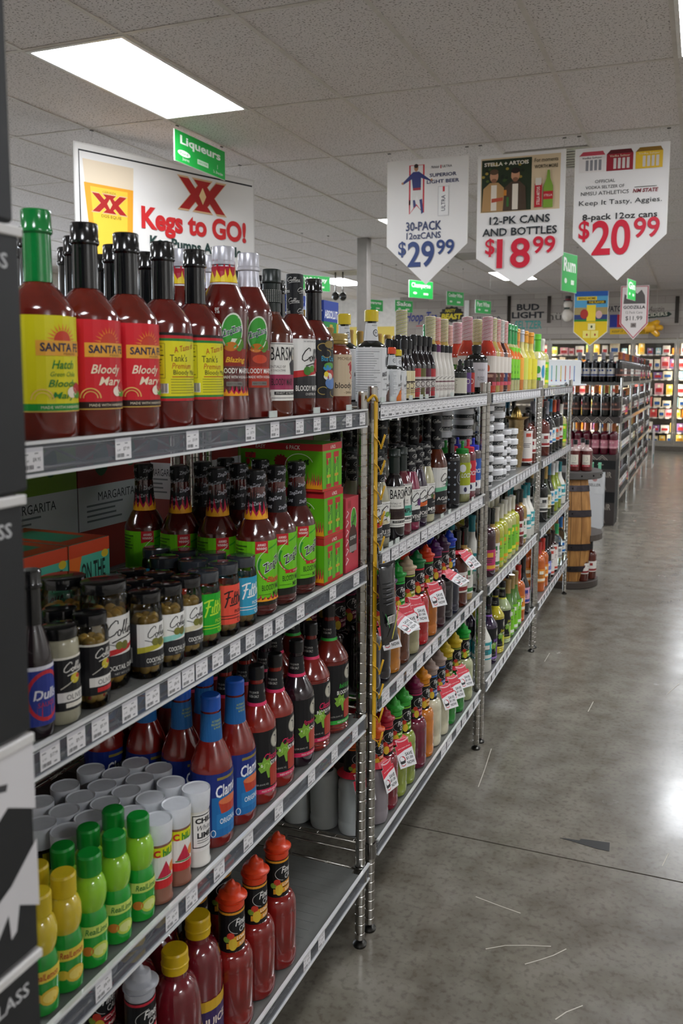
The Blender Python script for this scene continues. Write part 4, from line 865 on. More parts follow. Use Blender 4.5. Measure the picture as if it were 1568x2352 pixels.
for key, c, lab in (('mini_purple', '#6a4a8a', 'purple'), ('mini_red', '#b8342c', 'red')):
    kind(key, 'bitters_bottle', 'bottle', 'small dark bitters bottle with %s label' % lab, .0165, .125, [('body', body(.0165, .085, .009, .1, .12, mat('#12161f', 'gloss'), 'dome', seg=16)), ('cap', capm(.0105, .102, .125, mat('#131315', 'plastic'), seg=14)), ('label', decal([wrapbg(.0165, .012, .08, c), RING(-.012, .05, .006, .008, .002, '#e6dcd0')], .0165, du=.008))])
kind('apoth', 'syrup_bottle', 'bottle', 'big dark round shouldered bottle with white label', .043, .185, [('body', body(.043, .125, .017, .152, .165, mat('#0e1110', 'gloss'), 'dome')), ('cap', capm(.019, .163, .185, mat('#121214', 'plastic'), ribs=True)), ('label', decal([wrapbg(.043, .025, .118, '#cfcbd0'), T('WILDLY', -.03, .09, .008, '#44404a', .03), T('BLEND', -.03, .062, .007, '#44404a', .03), T('TONIC', -.03, .053, .007, '#44404a', .03)], .043))])
# ---------- candy striped neck bottles
def clipz(pts, z0, z1):
    for lim, sg in ((z0, 1), (z1, -1)):
        out = []
        for i, p in enumerate(pts):
            q = pts[(i+1) % len(pts)]; a, b = sg*(p[1]-lim), sg*(q[1]-lim)
            if a >= 0: out.append(p)
            if a*b < 0: t = a/(a-b); out.append((p[0]+(q[0]-p[0])*t, lim))
        pts = out
        if len(pts) < 3: return None
    return pts
def stripe(key, label, liq, cols, band, flav):
    r, h, nr = .037, .297, .0175
    it = []; c = 2*PI*(nr+.002); z0, z1 = .205, .295; n = 9; pal = [cols[0], '#3a2622', '#e8ddd2', cols[1], '#e8ddd2', cols[0]]
    it.append(wrapbg(nr+.002, z0, z1, '#e8ddd2'))
    for k in range(-5, n*2):
        z = z0+(z1-z0)*k/(n*1.3); w = (z1-z0)/(n*1.3)*.36
        for cc, o in ((cols[k % 2], 0), ('#3a2622', .62)):
            ww = w if o == 0 else w*.35; zz = z+o*(z1-z0)/(n*1.3)
            a, b = zz, zz+c*.28
            pg = clipz([(-c/2+.0003, a), (c/2-.0003, b), (c/2-.0003, b+ww), (-c/2+.0003, a+ww)], z0, z1)
            if pg: it.append(G(pg, cc))
    kind(key, 'mixer_bottle', 'bottle', label, r, h, [('body', body(r, .15, nr, .215, h-.006, mat(liq, 'liquid'), 'dome' if False else 'cos')), ('cap', lathe([(nr+.002, z0), (nr+.002, z1), (nr, h), (0, h)], [mat('#e2d6cc', 'print')], 22)), ('neck_band', decal(it, nr+.002)), ('label', decal([wrapbg(r, .03, .145, '#d8d0c6'), wrapbg(r, .03, .08, band), G([(-PI*r, .03), (-.02, .03), (-PI*r, .05)], '#d8c8b8'), G([(-.02, .03), (.06, .03), (.06, .04), (-.02, .045)], '#c24a5a'), E(-.045, .1, .008, .016, '#5a8a2c'), E(-.038, .097, .006, .013, '#d05a3a'), E(-.055, .112, .008, .004, '#2f6a2c'), T(flav, -.04, .068, .012, '#e8b8a0', .05, 0, .01), T(flav, .03, .068, .012, '#e8b8a0', .05, 0, .01)], r))])
stripe('st_pink', 'pink striped neck mixer bottle with red liquid', '#c23a26', ('#c8547a', '#d88aa8'), '#5a2a26', 'STRAWBERRY')
stripe('st_green', 'green striped neck mixer bottle with pale yellow liquid', '#b8a45a', ('#a8b04a', '#c8cc7a'), '#4a3a1c', 'LIME MARGARITA')
stripe('st_red', 'red striped neck mixer bottle with peach liquid', '#c8744a', ('#cc4a52', '#dd8088'), '#7a2a1c', 'PALOMA')
stripe('st_blue', 'blue striped neck mixer bottle with dark brown liquid', '#3a1612', ('#9ab8b4', '#c4d4d0'), '#23345e', 'AGAVE')
mixer('grn_neck', 'pale lime mixer bottle with green neck and lime label', .033, .29, '#b7b27a', '#0f8a3e', [wrapbg(.033, .05, .19, '#7cc62c'), G([(-.07, .16), (-.03, .185), (.01, .16), (.01, .14), (-.07, .14)], '#e8722a'), T('Santa', -.03, .15, .014, '#f2e6c8', .04, 0, .02), T('Fresh', -.03, .11, .016, '#1c5a22', .03, .2, .01), T('Lime Mix', -.03, .085, .016, '#1c5a22', .04, .2, .01), R(-.1, .05, .1, .058, '#3a7a2c')], .205, bh=.16)
def cordial(key, label, liq, capc, labc, h=.28, r=.0355):
    mixer(key, label, r, h, liq, capc, [R(-.1, .05, .03, .15, labc), E(-.05, .11, .012, .03, '#6a2a34'), E(-.05, .08, .016, .016, '#c23a4a'), T('FRUIT', -.05, .135, .01, '#2a2a2a', .03)], .225, zt=.2, bh=.13, nr=.0145, sh='cos', liqk='liquid', capk='plastic')
cordial('cd_orange', 'orange liquid bottle with amber cap', '#c8741c', '#d8942c', '#e8a03a')
cordial('cd_yellow', 'yellow liquid bottle with amber cap and red label', '#cfc25a', '#d8942c', '#d8cc3a')
cordial('cd_clear', 'pale yellow liquid bottle with silver cap', '#d6cf86', '#b9bcc4', '#c8d05a')
mixer('gr_lime', 'cloudy lime bottle with green neck and white label', .043, .285, '#c2be86', '#5cb42c', [wrapbg(.043, .02, .15, '#e3dfd6'), E(-.045, .1, .014, .02, '#4a9a3c'), R(-.07, .03, -.03, .06, '#4a9a2c'), E(-.015, .09, .012, .035, '#3a8ab0'), R(.0, .02, .03, .06, '#e0c03a')], .195, bh=.155, capk='plastic')
# ---------- jars
def olivejar(key, label, r, h, fill, lid, lab, lidh=.0155, bits=None, name='olive_jar', cat='jar', seed=1):
    rnd = random.Random(seed); parts = [('jar', body(r, h-lidh-.018, r*.88, h-lidh-.002, h-lidh+.008, mat('#f4f0e4', 'jarglass'), 'dome', seg=24))]
    bm = bmesh.new()
    if bits:
        for ring in range(int((h-lidh-.02)/(bits[0]*1.75))):
            for a in range(bits[2]):
                th = 2*PI*(a+.5*(ring % 2))/bits[2]; rr = r-bits[0]-.0028; z = bits[0]+.005+ring*bits[0]*1.75
                m = Matrix.Translation((rr*math.cos(th), rr*math.sin(th), z)) @ Matrix.Rotation(rnd.uniform(0, 3), 4, Vector((rnd.random(), rnd.random(), rnd.random()))) @ Matrix.Diagonal((1, .92, 1.08, 1))
                g = bmesh.ops.create_icosphere(bm, subdivisions=2, radius=bits[0]*.96, matrix=m)
                if rnd.random() < bits[3]:
                    g2 = bmesh.ops.create_icosphere(bm, subdivisions=1, radius=bits[0]*.34, matrix=Matrix.Translation(((rr+bits[0]*.72)*math.cos(th), (rr+bits[0]*.72)*math.sin(th), z)))
                    for v in g2['verts']:
                        for f in v.link_faces: f.material_index = 1
        parts.append(('filling', mesh_from('filling', bm, [mat(bits[1], 'gloss'), mat('#b3241c', 'gloss')], True)))
    else: bm.free(); parts[0] = ('jar', body(r, h-lidh-.018, r*.88, h-lidh-.002, h-lidh+.008, mat(fill, 'liquid'), 'dome', seg=24))
    parts.append(('lid', lathe([(r*.86, h-lidh), (r*.93, h-lidh), (r*.95, h-.006), (r*.93, h-.001), (r*.8, h), (0, h-.001)], [mat(lid, 'gloss')], 28)))
    parts.append(('label', decal(lab, r)))
    kind(key, name, cat, label, r, h, parts)
def collj(r, h, stripe, dark=False, z0=.02, hh=.066):
    z1 = z0+hh; zm = z0+hh*.36; w = r*2.2
    if dark: L = [R(-w*.8, z0, w, z1, '#17171a'), R(-w*.8, z1-.003, w, z1, '#e0dcd0')] + script(COLLINS, .004, z1-.016, .034, '#e8e6e0', .05) + [E(.004, z0+.042, .007, .007, '#c9b83a'), E(.008, z0+.044, .003, .003, '#c0442a'), S([(-.016, z0+.03), (.006, z0+.042)], .0012, '#d8d4c8'), R(-.02, z0+.012, w, z0+.025, '#e6e4de'), T('OLIVES', .004, z0+.018, .007, '#2a2a2a', .026), R(-.01, z0+.004, w, z0+.01, stripe)]
    else: L = [R(-w*.95, z0, w, z1, '#29292b'), R(-w*.55, zm, w, z1, '#e9e8e4'), G([(-w*.55, zm-.003), (w, zm+.012), (w, zm+.018), (-w*.55, zm+.006)], stripe)] + script(COLLINS, .002, z1-hh*.24, r*1.5, '#151515', .05, 1.2) + [E(-.004, zm+.014, .006, .006, '#7a7a34'), E(.006, zm+.013, .0065, .0065, '#6a6a2c'), S([(-.02, zm+.018), (-.008, zm+.014)], .001, '#5a5a5a'), T('COCKTAIL OLIVES', .002, z0+hh*.15, .007, '#efeee8', r*1.55, 0, .012), T('NET WT 5 OZ', .002, z0+hh*.05, .003, '#c9c8c2', r*.8, 0, 0, 1), *bars(-w*.85, z0+.006, -w*.68, z0+hh*.45, '#d8d6d0', 7)]
    return L
olivejar('oj_big', 'big jar of pimento olives with white script label', .035, .158, '', '#101012', collj(.035, .158, '#c22a2c', hh=.09), bits=(.0125, '#b8964a', 7, .35))
olivejar('oj_a', 'slim jar of olives with white script label and mustard stripe', .026, .132, '', '#101012', collj(.026, .132, '#b8b03a'), bits=(.0102, '#b0924a', 6, 0), seed=3)
olivejar('oj_b', 'slim jar of olives with white script label and mint stripe', .026, .13, '', '#101012', collj(.026, .13, '#8fd0c4'), bits=(.0102, '#b0924a', 6, 0), seed=4)
olivejar('oj_c', 'slim jar of olives with white script label and cream stripe', .026, .13, '', '#101012', collj(.026, .13, '#d8d0b0'), bits=(.0102, '#b0924a', 6, 0), seed=5)
olivejar('oj_onion', 'squat jar of pearl onions with black label', .0245, .13, '#a8a48c', '#101012', collj(.0245, .13, '#e0dcd0', True, .02, .072))
olivejar('oj_black', 'squat jar of pimento olives with black label', .0245, .132, '', '#101012', collj(.0245, .132, '#c22a2c', True, .02, .072), bits=(.0105, '#b0924a', 6, .3), seed=6)
def filthy(key, label, c, tc):
    r = .028; lab = [wrapbg(r, .022, .092, c), *script(FILTHY, .0, .066, .05, tc, .075, 1.3), T('PICKLE', .008, .044, .006, tc, .022, 0, .01), *lines(-.03, .038, .02, 2, .005, tc, .0012), RING(.006, .029, .003, .004, .001, tc), RING(.016, .029, .003, .004, .001, tc)]
    olivejar(key, label, r, .128, '', '#30343a', lab, bits=(.0112, '#a88a50', 6, 0), lidh=.018, seed=9)
filthy('fl_green', 'olive jar with bright green scribble label', '#22a428', '#b8e23a'); filthy('fl_coral', 'olive jar with coral red scribble label', '#e8513e', '#2a1a1c'); filthy('fl_blue', 'olive jar with sky blue scribble label', '#2f9cc0', '#eef4f2')
mixer('duff', 'slim dark sauce bottle with blue and red round label', .023, .215, '#1c0e14', '#0f0f12', [wrapbg(.023, .018, .095, '#2a3a8c'), E(.0, .056, .026, .033, '#c02a34', 24), E(.0, .056, .022, .028, '#2a3a8c', 24), T('Dulls', 0, .058, .013, '#e8e8ee', .034, .2, .02), T('SAUCE', 0, .045, .006, '#c02a34', .024), wrapbg(.023, .09, .095, '#dfe0ea')], .145, bh=.1, nr=.011, name='sauce_bottle')
# ---------- green mixer with zigzag neck
def zzmix(key, label, flame):
    r, h, nr = .0395, .278, .0195; rr = lambda z: .0205-(z-.185)*.045
    nd = [wrapbg(.0195, .184, .276, '#101014')]; c = 2*PI*.0195
    for i in range(5):
        for j in range(3):
            u = -c/2+c*(j+.5)/3+(c/6 if i % 2 else 0)
            if u > c/2-.012: u -= c
            nd.append(T('ZingZang', u, .196+i*.0175, .009, '#b9bac2', .03, .4, .01, 1, .18))
    if flame: nd += flames(-c/2+.002, c/2-.003, .185, .04, '#b3163e', '#e8a21e', 11)
    lab = [wrapbg(r, .03, .146, '#6fc41a'), wrapbg(r, .022, .036, '#16180f'), R(-.036, .126, -.011, .146, '#c0202a'), G([(-.036, .126), (-.0235, .129), (-.011, .126), (-.011, .122), (-.0235, .125), (-.036, .122)], '#c0202a'), T('AWARD', -.0235, .139, .005, '#f4f0ea', .016, 0, .01), T('WINNING', -.0235, .132, .005, '#f4f0ea', .02, 0, .01),
      RING(.004, .098, .034, .03, .004, '#2a8a2c', 150, 330), RING(.004, .096, .034, .03, .003, '#b8242c', 190, 330), RING(.004, .1, .037, .033, .0012, '#d8e8c8', 120, 340), S([(-.01, .13), (.04, .146)], .003, '#3a9a24'),
      T('ZingZang', .008, .102, .024, '#e9ecea', .066, .3, .05, 2, .42), T('ZingZang', .008, .102, .022, '#15151c', .063, .3, .015, 2, .42), T('BLOODY MARY', .002, .056, .011, '#1a2410', .052, 0, .004), T('MIX', .008, .043, .009, '#1a2410', .016, 0, .004), S([(-.03, .043), (-.004, .043)], .0007, '#1a2410')]
    lab += [T('Blazing', .006, .07, .014, '#e8a21e', .042, .35, .035), T('Blazing', .006, .07, .013, '#b3242a', .04, .35, .012)] + flames(-.035, .045, .03, .014) if flame else [R(-.018, .066, .05, .0725, '#c0202a'), T('ORIGINAL', .016, .069, .004, '#f4f0ea', .03, 0, 0, 1)]
    lab += lines(-.08, .138, -.05, 5, .0062, '#3a6a14', .0024)
    pr = [(0, .002), (r*.8, 0), (r*.95, .004), (r, .01), (r, .014), (r*.97, .0155), (r, .017), (r, .02), (r, .15)] + shoulder(r, .021, .15, .186, 'dome' if False else 'soft') + [(.0195, .21), (.0165, .268), (0, .268)]
    kind(key, 'mixer_bottle', 'bottle', label, r, h, [('body', lathe(pr, [mat('#4c1410', 'liquid')], 28)), ('cap', lathe([(.0208, .184), (.0165, .25), (.0182, .253), (.0182, .256), (.0164, .258), (.0164, .276), (.0155, .278), (0, .278)], [mat('#101014', 'plastic')], 22)), ('neck_band', decal(nd, lambda z: .0209-(z-.184)*.064 if z < .25 else .0184, base=.0005)), ('label', decal(lab, r))])
zzmix('zzm_flame', 'bloody mary mix bottle with lime green label and flame neck', True); zzmix('zzm', 'bloody mary mix bottle with lime green label and plain black neck', False)
# ---------- boxes
def carton(key, name, label, dx, dy, dz, side, faces):
    """box: front face +x. faces: dict of 'f' (+x) and 'l' (-y) and 't' decals"""
    bm = bmesh.new(); add_box(bm, -dx/2, dx/2, -dy/2, dy/2, 0, dz, bevel=.0008); parts = [('box', mesh_from('box', bm, [mat(side, 'card')]))]
    for k, it in faces.items():
        me = decal(it, base=.0004); M_ = {'f': Matrix.Translation((dx/2, 0, 0)), 'l': Matrix.Translation((0, -dy/2, 0)) @ Matrix.Rotation(-PI/2, 4, 'Z'), 't': Matrix.Translation((0, 0, dz)) @ Matrix.Rotation(-PI/2, 4, 'Y')}[k]
        me.transform(M_); parts.append(('print', me))
    kind(key, name, 'box', label, dx/2, dz, parts)
def can2(x, z0, z1):
    return [R(x-.013, z0, x+.013, z1, '#4c9a1c'), R(x-.004, z0, x+.004, z1, '#7fd02c'), R(x-.013, z1-.012, x+.013, z1, '#c22a30'), R(x-.012, z0, x+.012, z0+.008, '#b8242c'), T('ZingZang', x, z0+.048, .009, '#20202a', .03, .3, .01, 1, 1.2), E(x-.006, z1-.02, .005, .007, '#b8242c'), R(x-.01, z0+.022, x+.01, z0+.028, '#c8a02c')]
W6 = .1
zig = [R(-W6/2, 0, W6/2, .103, '#5fae18'), R(-W6/2, .088, W6/2, .103, '#b8262c'), T('6 PACK', .004, .0945, .008, '#f4f0e6', .026, 0, .01), R(-W6/2, 0, W6/2, .006, '#c03028'), *can2(-.02, .007, .083), *can2(.02, .007, .083)]
zil = [R(-.1, 0, .1, .103, '#5fae18'), R(-.1, .088, .1, .103, '#b8262c'), R(-.1, 0, .1, .006, '#c03028'), T('6 PACK', .03, .0945, .009, '#f4f0e6', .034, 0, .012), T('EASY', -.05, .0945, .008, '#f4f0e6', .024, 0, .01), E(.0, .064, .014, .012, '#7a1c20'), *[E(.0+.014*math.cos(a), .064+.012*math.sin(a), .003, .003, '#7a1c20', 6) for a in [k*.52 for k in range(12)]], RING(.045, .055, .034, .026, .0015, '#dfe8d0', 20, 240), T('ZingZang', .045, .06, .016, '#15151c', .05, .3, .02, 2, .25), *can2(-.075, .02, .08), *flames(.062, .1, .006, .04), ]
carton('sixpack', 'can_carton', 'lime green and red six pack carton', .2, W6, .103, '#4f9a16', {'f': zig, 'l': zil})
carton('redbox', 'bottle_carton', 'red four pack carton with green oval logo', .12, .075, .175, '#b83a44', {'f': [R(-.0375, 0, .0375, .175, '#c23a4a'), *[S([(-.036, .02+k*.022), (-.02, .03+k*.022), (-.03, .035+k*.022)], .004, '#dfc4c4') for k in range(6)], E(.008, .12, .018, .03, '#e0ead8', 20), E(.008, .12, .016, .028, '#4fa42c', 20), T('ZingZang', .008, .12, .012, '#20203a', .034, .3, .02, 1, .8), E(.004, .075, .024, .034, '#4a2a22', 20), R(-.016, .06, .026, .085, '#3a3230'), T('BLOODY MARY', .005, .078, .008, '#f0ece6', .034, 0, .01), R(-.016, .045, .026, .06, '#9a9490'), R(-.025, .15, -.008, .168, '#a82a34')], 'l': [R(-.06, 0, .06, .175, '#b0303c'), E(.0, .1, .03, .04, '#4fa42c', 20)]})
OT = lambda w, h: [R(-w/2, 0, w/2, h, '#4aa890'), R(-w/2, h*.87, w/2, h, '#c2401c'), G([(-w/2, h*.87), (-w*.2, h*.87), (-w*.3, h*.65), (-w/2, h*.6)], '#d86a24'), T('ON THE', w*.08, h*.7, h*.19, '#12201c', w*.6, 0, .02), T('ROCKS', w*.08, h*.47, h*.19, '#12201c', w*.6, 0, .02), E(w*.38, h*.84, w*.09, h*.04, '#c9b02a')]
carton('otr', 'drink_carton', 'teal and orange cocktail carton with black lettering', .19, .1, .175, '#3f9a86', {'f': OT(.1, .175), 'l': OT(.19, .175), 't': [R(-.048, -.093, .048, .093, '#c2401c'), R(-.03, -.06, .03, .06, '#2f8a68')]})
MG = lambda w, h, c: [R(-w/2, 0, w/2, h, c), R(-w/2, h*.3, w/2, h*.6, '#c3c6c8'), T('MARGARITA', 0, h*.52, h*.06, '#20242a', w*.5), *lines(-w*.4, h*.47, w*.1, 4, h*.035, '#6a6e72'), E(-w*.2, h*.78, w*.1, h*.12, '#1f4a20'), E(w*.2, h*.8, w*.08, h*.1, '#2a5a28')]
carton('marg', 'drink_case', 'green margarita carton with white band', .16, .264, .335, '#5a7a24', {'f': MG(.264, .335, '#6a8a2a'), 'l': MG(.16, .335, '#6a8a2a')})
carton('marg_red', 'drink_case', 'red cocktail carton with white band and lime slices', .16, .264, .335, '#7a241c', {'f': MG(.264, .335, '#8a2c22'), 'l': MG(.16, .335, '#8a2c22')})
# ---------- third shelf
def squeeze(key, label, capc, top, bot_, fruit):
    h = .164; pr = [(0, .001), (.018, 0), (.0218, .004), (.0225, .02), (.0225, .066), (.0205, .078), (.0182, .084), (.0212, .092), (.0228, .104), (.0222, .117), (.0185, .128), (.0125, .134), (.012, .145), (0, .145)]
    idx = [0]*6+[1]*8
    lab = [R(-.04, .05, .02, .066, '#c8dc6a' if fruit == 'lime' else '#e0c84a'), T('Real'+('Lime' if fruit == 'lime' else 'Lemon'), -.006, .058, .009, '#2f7a34' if fruit == 'lime' else '#b03a2a', .034, .2, .02), E(-.002, .028, .014, .011, '#b9cc4a' if fruit == 'lime' else '#d8b43a'), E(-.002, .028, .01, .0075, '#d4dc8a' if fruit == 'lime' else '#e6cf6a'), E(-.02, .03, .008, .007, '#c8742c' if fruit == 'lime' else '#d8b43a')]
    kind(key, 'juice_bottle', 'bottle', label, .0228, h, [('body', lathe(pr, [mat(bot_, 'gloss'), mat(top, 'gloss')], 26, idx)), ('cap', capm(.0168, .135, h, mat(capc, 'plastic'), ribs=True)), ('label', decal(lab, .0226))])
squeeze('lime', 'green squeeze bottle of lime juice with green cap', '#128a2e', '#8cc42c', '#1c9a30', 'lime'); squeeze('lemon', 'green squeeze bottle of lemon juice with yellow cap', '#c9b022', '#cdb62c', '#1f9232', 'lemon')
def shaker(key, label, c, items, fill):
    r, h = .0225, .134
    kind(key, 'seasoning_shaker', 'shaker', label, r, h, [('body', lathe([(0, .001), (r*.9, 0), (r*1.02, .003), (r*1.02, .008), (r*.95, .012), (r*.95, .098), (r*.98, .103), (0, .103)], [mat(fill, 'gloss')], 24)), ('cap', lathe([(r*.98, .1), (r*1.0, .101), (r*1.07, .13), (r*1.05, .134), (r*.95, .1325), (0, .1325)], [mat('#dcdfe4', 'plastic')], 26)), ('label', decal(items, r*.955))])
CHI = [wrapbg(.0215, .028, .096, '#e6e2dc'), wrapbg(.0215, .08, .096, '#d9d81c'), wrapbg(.0215, .028, .042, '#cc2a2e'), T('C', -.018, .086, .012, '#cc2a2e', None, 0, .05), T('hiLi', .0, .086, .0125, '#2a8a34', .018, 0, .04), G([(-.018, .046), (.008, .046), (-.004, .072)], '#c02a44'), E(.01, .058, .008, .009, '#e08a3a'), S([(-.02, .045), (.008, .044)], .002, '#3a8a34')]
shaker('chi', 'white capped seasoning shaker with chili watermelon label', '', CHI, '#8a5a48'); shaker('chi_w', 'white seasoning shaker with black framed chili lime label', '', [wrapbg(.0215, .03, .096, '#e9e7e4'), R(-.024, .036, .024, .094, '#17171a'), R(-.0222, .0378, .0222, .0922, '#e9e7e4'), T('CHILI', -.002, .084, .01, '#17171a', .034, 0, .05), T('White', -.002, .071, .009, '#17171a', .028, .3), T('LIME', -.002, .058, .01, '#17171a', .028, 0, .05), *lines(-.016, .05, .014, 2, .004, '#6a6a6a', .0014)], '#dedbd4')
shaker('chi_d', 'dark seasoning shaker with black and yellow label', '', [wrapbg(.0215, .028, .096, '#1c1a18'), R(-.012, .03, -.002, .094, '#a8a02a'), T('SEASONING', .006, .06, .006, '#c9c2b4', .05, 0, 0, 1, PI/2)], '#2a1c16')
def clam():
    r = .0375; nd = [wrapbg(.0165, .19, .24, '#1f5f9c'), T('AUTHENTIC', -.002, .226, .004, '#b8c23a', .02, 0, 0, 1), T('MICHELADAS', -.002, .22, .004, '#b8c23a', .022, 0, 0, 1), T('& MORE', -.002, .214, .004, '#b8c23a', .014, 0, 0, 1)]
    lab = [wrapbg(r, .022, .138, '#1c2f7a'), R(-.03, .022, .06, .095, '#1f6aa8'), G([(-.05, .1), (-.005, .095), (.05, .12), (.05, .138), (-.05, .138)], '#1c2f7a'), T('Clamato', .008, .108, .022, '#f0f2f6', .062, .25, .02, 2, .12), G([(-.018, .085), (.03, .085), (.022, .052), (-.01, .052)], '#b8402c'), E(.006, .086, .024, .007, '#d8744a'), G([(-.022, .064), (.03, .064), (.03, .036), (-.022, .036)], '#2a7ab8'), T('ORIGINAL', .004, .05, .01, '#e6eef4', .04, 0, .012), R(-.02, .126, .04, .131, '#8a7a3a'), E(-.075, .075, .014, .011, '#b8342c'), E(-.066, .072, .008, .008, '#7ab03a'), T('Clamato', -.075, .095, .012, '#f0f2f6', .036, .25, .02), RING(-.028, .03, .004, .006, .0012, '#e8eef4')]
    kind('clam', 'tomato_juice_bottle', 'bottle', 'tomato clam juice bottle with blue cap and blue label', r, .27, [('body', body(r, .142, .0155, .196, .25, mat('#7c1a14', 'liquid'), 'soft')), ('cap', capm(.0178, .244, .27, mat('#1a55b4', 'plastic'), ribs=True)), ('neck_band', decal(nd, lambda z: .0195-(z-.19)*.05)), ('label', decal(lab, r))])
clam()
def mrt(key, label, liq, acc, word, flav, r=.0375, h=.27, ribs=False, fruit='#7aa83a', glass='#a83a2c'):
    nz = h*.74; nd = [wrapbg(.0155, nz, h*.875, '#17171a'), wrapbg(.0155, nz-.006, nz, acc), T('95% JUICE', -.02, nz+.02, .005, '#c9c7c0', .02, 0, .01, 1), T('& SEA SALT', -.02, nz+.013, .005, '#c9c7c0', .02, 0, .01, 1), T('CANE SUGAR', .012, nz+.02, .005, '#c9c7c0', .02, 0, .01, 1), RING(.012, nz+.012, .007, .005, .001, '#8a8880', 180, 360)]
    z0, z1 = .024, h*.55
    lab = [R(-.075, z0, .08, z1, '#161618'), R(-.075, z0, .08, z0+.009, acc), E(.012, z1-.022, .017, .017, '#8a877c', 24), E(.012, z1-.022, .015, .015, '#b9b6a8', 24), T('T', .012, z1-.022, .018, '#2a2a2c', .014, 0, .02), T(word, .0, z1-.052, .014, acc, .04, .3, .015), T(flav, .002, z1-.066, .0095, '#f0eee8', .056, 0, .02), G([(-.006, z0+.012), (.03, z0+.012), (.034, z0+.055), (-.008, z0+.055)], glass), G([(-.012, z0+.03), (-.016, z0+.046), (-.026, z0+.042), (-.032, z0+.052), (-.028, z0+.056), (-.033, z0+.064), (-.024, z0+.064), (-.02, z0+.074), (-.014, z0+.066), (-.006, z0+.07), (-.007, z0+.06), (-.001, z0+.056), (-.008, z0+.048), (-.008, z0+.03)], fruit), G([(-.014, z0+.05), (-.022, z0+.05), (-.02, z0+.06), (-.014, z0+.062), (-.008, z0+.058)], '#9ac85a'), T('1 LITER (33.8 FL OZ)', -.026, z0+.018, .0045, '#c9c7c0', .03, 0, 0, 1), T('MADE WITH REAL TOMATO', .0, z0+.0045, .004, '#f2eee8', .05, 0, 0, 1)]
    kind(key, 'mixer_bottle', 'bottle', label, r, h, [('body', body(r, h*.58, .0135, h*.74, h-.012, mat(liq, 'liquid'), 'soft', rings=(.012, .02, h*.555, h*.57) if ribs else ())), ('cap', capm(.0155, h*.905, h, mat('#131315', 'plastic'), ribs=True)), ('neck_band', decal(nd, lambda z: .0175-(z-nz)*.09 if z > nz-.001 else .0195, base=.0006)), ('label', decal(lab, r))])
mrt('mt_red', 'bloody mary mix bottle with black label and pink accents', '#8a1f14', '#d02a5a', 'Classic', 'BLOODY MARY'); mrt('mt_daq', 'dark strawberry daiquiri mix bottle with pink accents', '#22101a', '#d02a5a', 'Strawberry', 'DAIQUIRI', glass='#b04a3a'); mrt('mt_big', 'tall ribbed bloody mary mix bottle with pink script', '#7a1c14', '#d02a5a', 'Classic', 'BLOODY MARY', .043, .285, True); mrt('mt_bold', 'tall ribbed bloody mary mix bottle with green script', '#702018', '#2fa43a', 'Bold & Spicy', 'BLOODY MARY', .046, .3, True)
mrt('mt_yel', 'round shouldered yellow mixer bottle with black label', '#c2b42c', '#d8cf2a', 'Sweet', 'MARGARITA', .042, .28, True, glass='#c9c03a'); mrt('mt_pale', 'pale green mixer bottle with black label', '#aab88a', '#c9cf4a', 'Skinny', 'MARGARITA', .042, .28, True, glass='#b0c070'); mrt('mt_pur', 'dark purple mixer bottle with lilac neck band', '#2c1a3a', '#8a5ab8', 'Wild', 'BLACKBERRY', .042, .28, glass='#6a3a8a')
# ---------- swirl cap puree bottles
def swirl(c):
    z0, h = .236, .289
    pr = [(.0235, z0), (.0245, z0+.002), (.0243, z0+.013), (.0275, z0+.016)] + [(.0272*(1-t)**.85+.0012, z0+.017+(h-z0-.017)*t) for t in [k/10 for k in range(11)]] + [(0, h)]
    def fn(x, y, z):
        if z < z0+.0165: return (x, y, z)
        t = (z-z0-.017)/(h-z0-.017); a = math.atan2(y, x); k = 1+.13*math.sin(a+13*t)*(1-t*.3); return (x*k+.003*t*t, y*k-.002*t*t, z+.0016*math.sin(a+13*t))
    return lathe(pr, [mat(c, 'plastic')], 26, fn=fn)
SW = {}
def fcall(key, label, capc, liq, band, t1, t2, liqk='liquid', fr=('#c03a2a', '#d8b83a')):
    r, h = .0395, .289
    if capc not in SW: SW[capc] = swirl(capc)
    nr = .0242
    nd = [wrapbg(nr, .15, .237, '#111214'), wrapbg(nr, .2305, .235, band), T('Finest', .004, .214, .014, '#e9e8e4', .034, .3, .012), T('CALL', .008, .199, .011, '#e9e8e4', .026, .1, .006), RING(.0, .207, .026, .016, .0009, '#c9c8c4', 100, 250), G([(-.03, .186), (.02, .19), (.04, .186), (.04, .176), (.02, .18), (-.03, .176)], band), T(t1, .006, .183, .0065, '#fdf6ea', .034, .2, .012), G([(-.03, .174), (.02, .178), (.04, .174), (.04, .163), (.02, .167), (-.03, .163)], band), T(t2, .008, .1705, .006, '#fdf6ea', .026, .2, .01), E(-.022, .189, .007, .007, fr[0]), E(-.03, .182, .006, .006, '#7a9a3a'), E(-.018, .172, .008, .012, fr[1]), T('1 L (33.8 FL OZ)', .0, .155, .004, '#c9c8c4', .028, 0, 0, 1)]
    pr = [(0, .003), (r*.75, 0), (r*.93, .003), (r, .012), (r, .03), (r*.975, .034), (r*.975, .04), (r, .044), (r, .118), (r*.985, .121), (r, .124), (r, .128)] + shoulder(r, .0238, .128, .156, 'dome') + [(.0236, .17), (.0232, .236), (0, .236)]
    kind(key, 'syrup_bottle', 'bottle', label, r, h, [('body', lathe(pr, [mat(liq, liqk)], 28)), ('cap', SW[capc]), ('neck_label', decal(nd, lambda z: nr))])
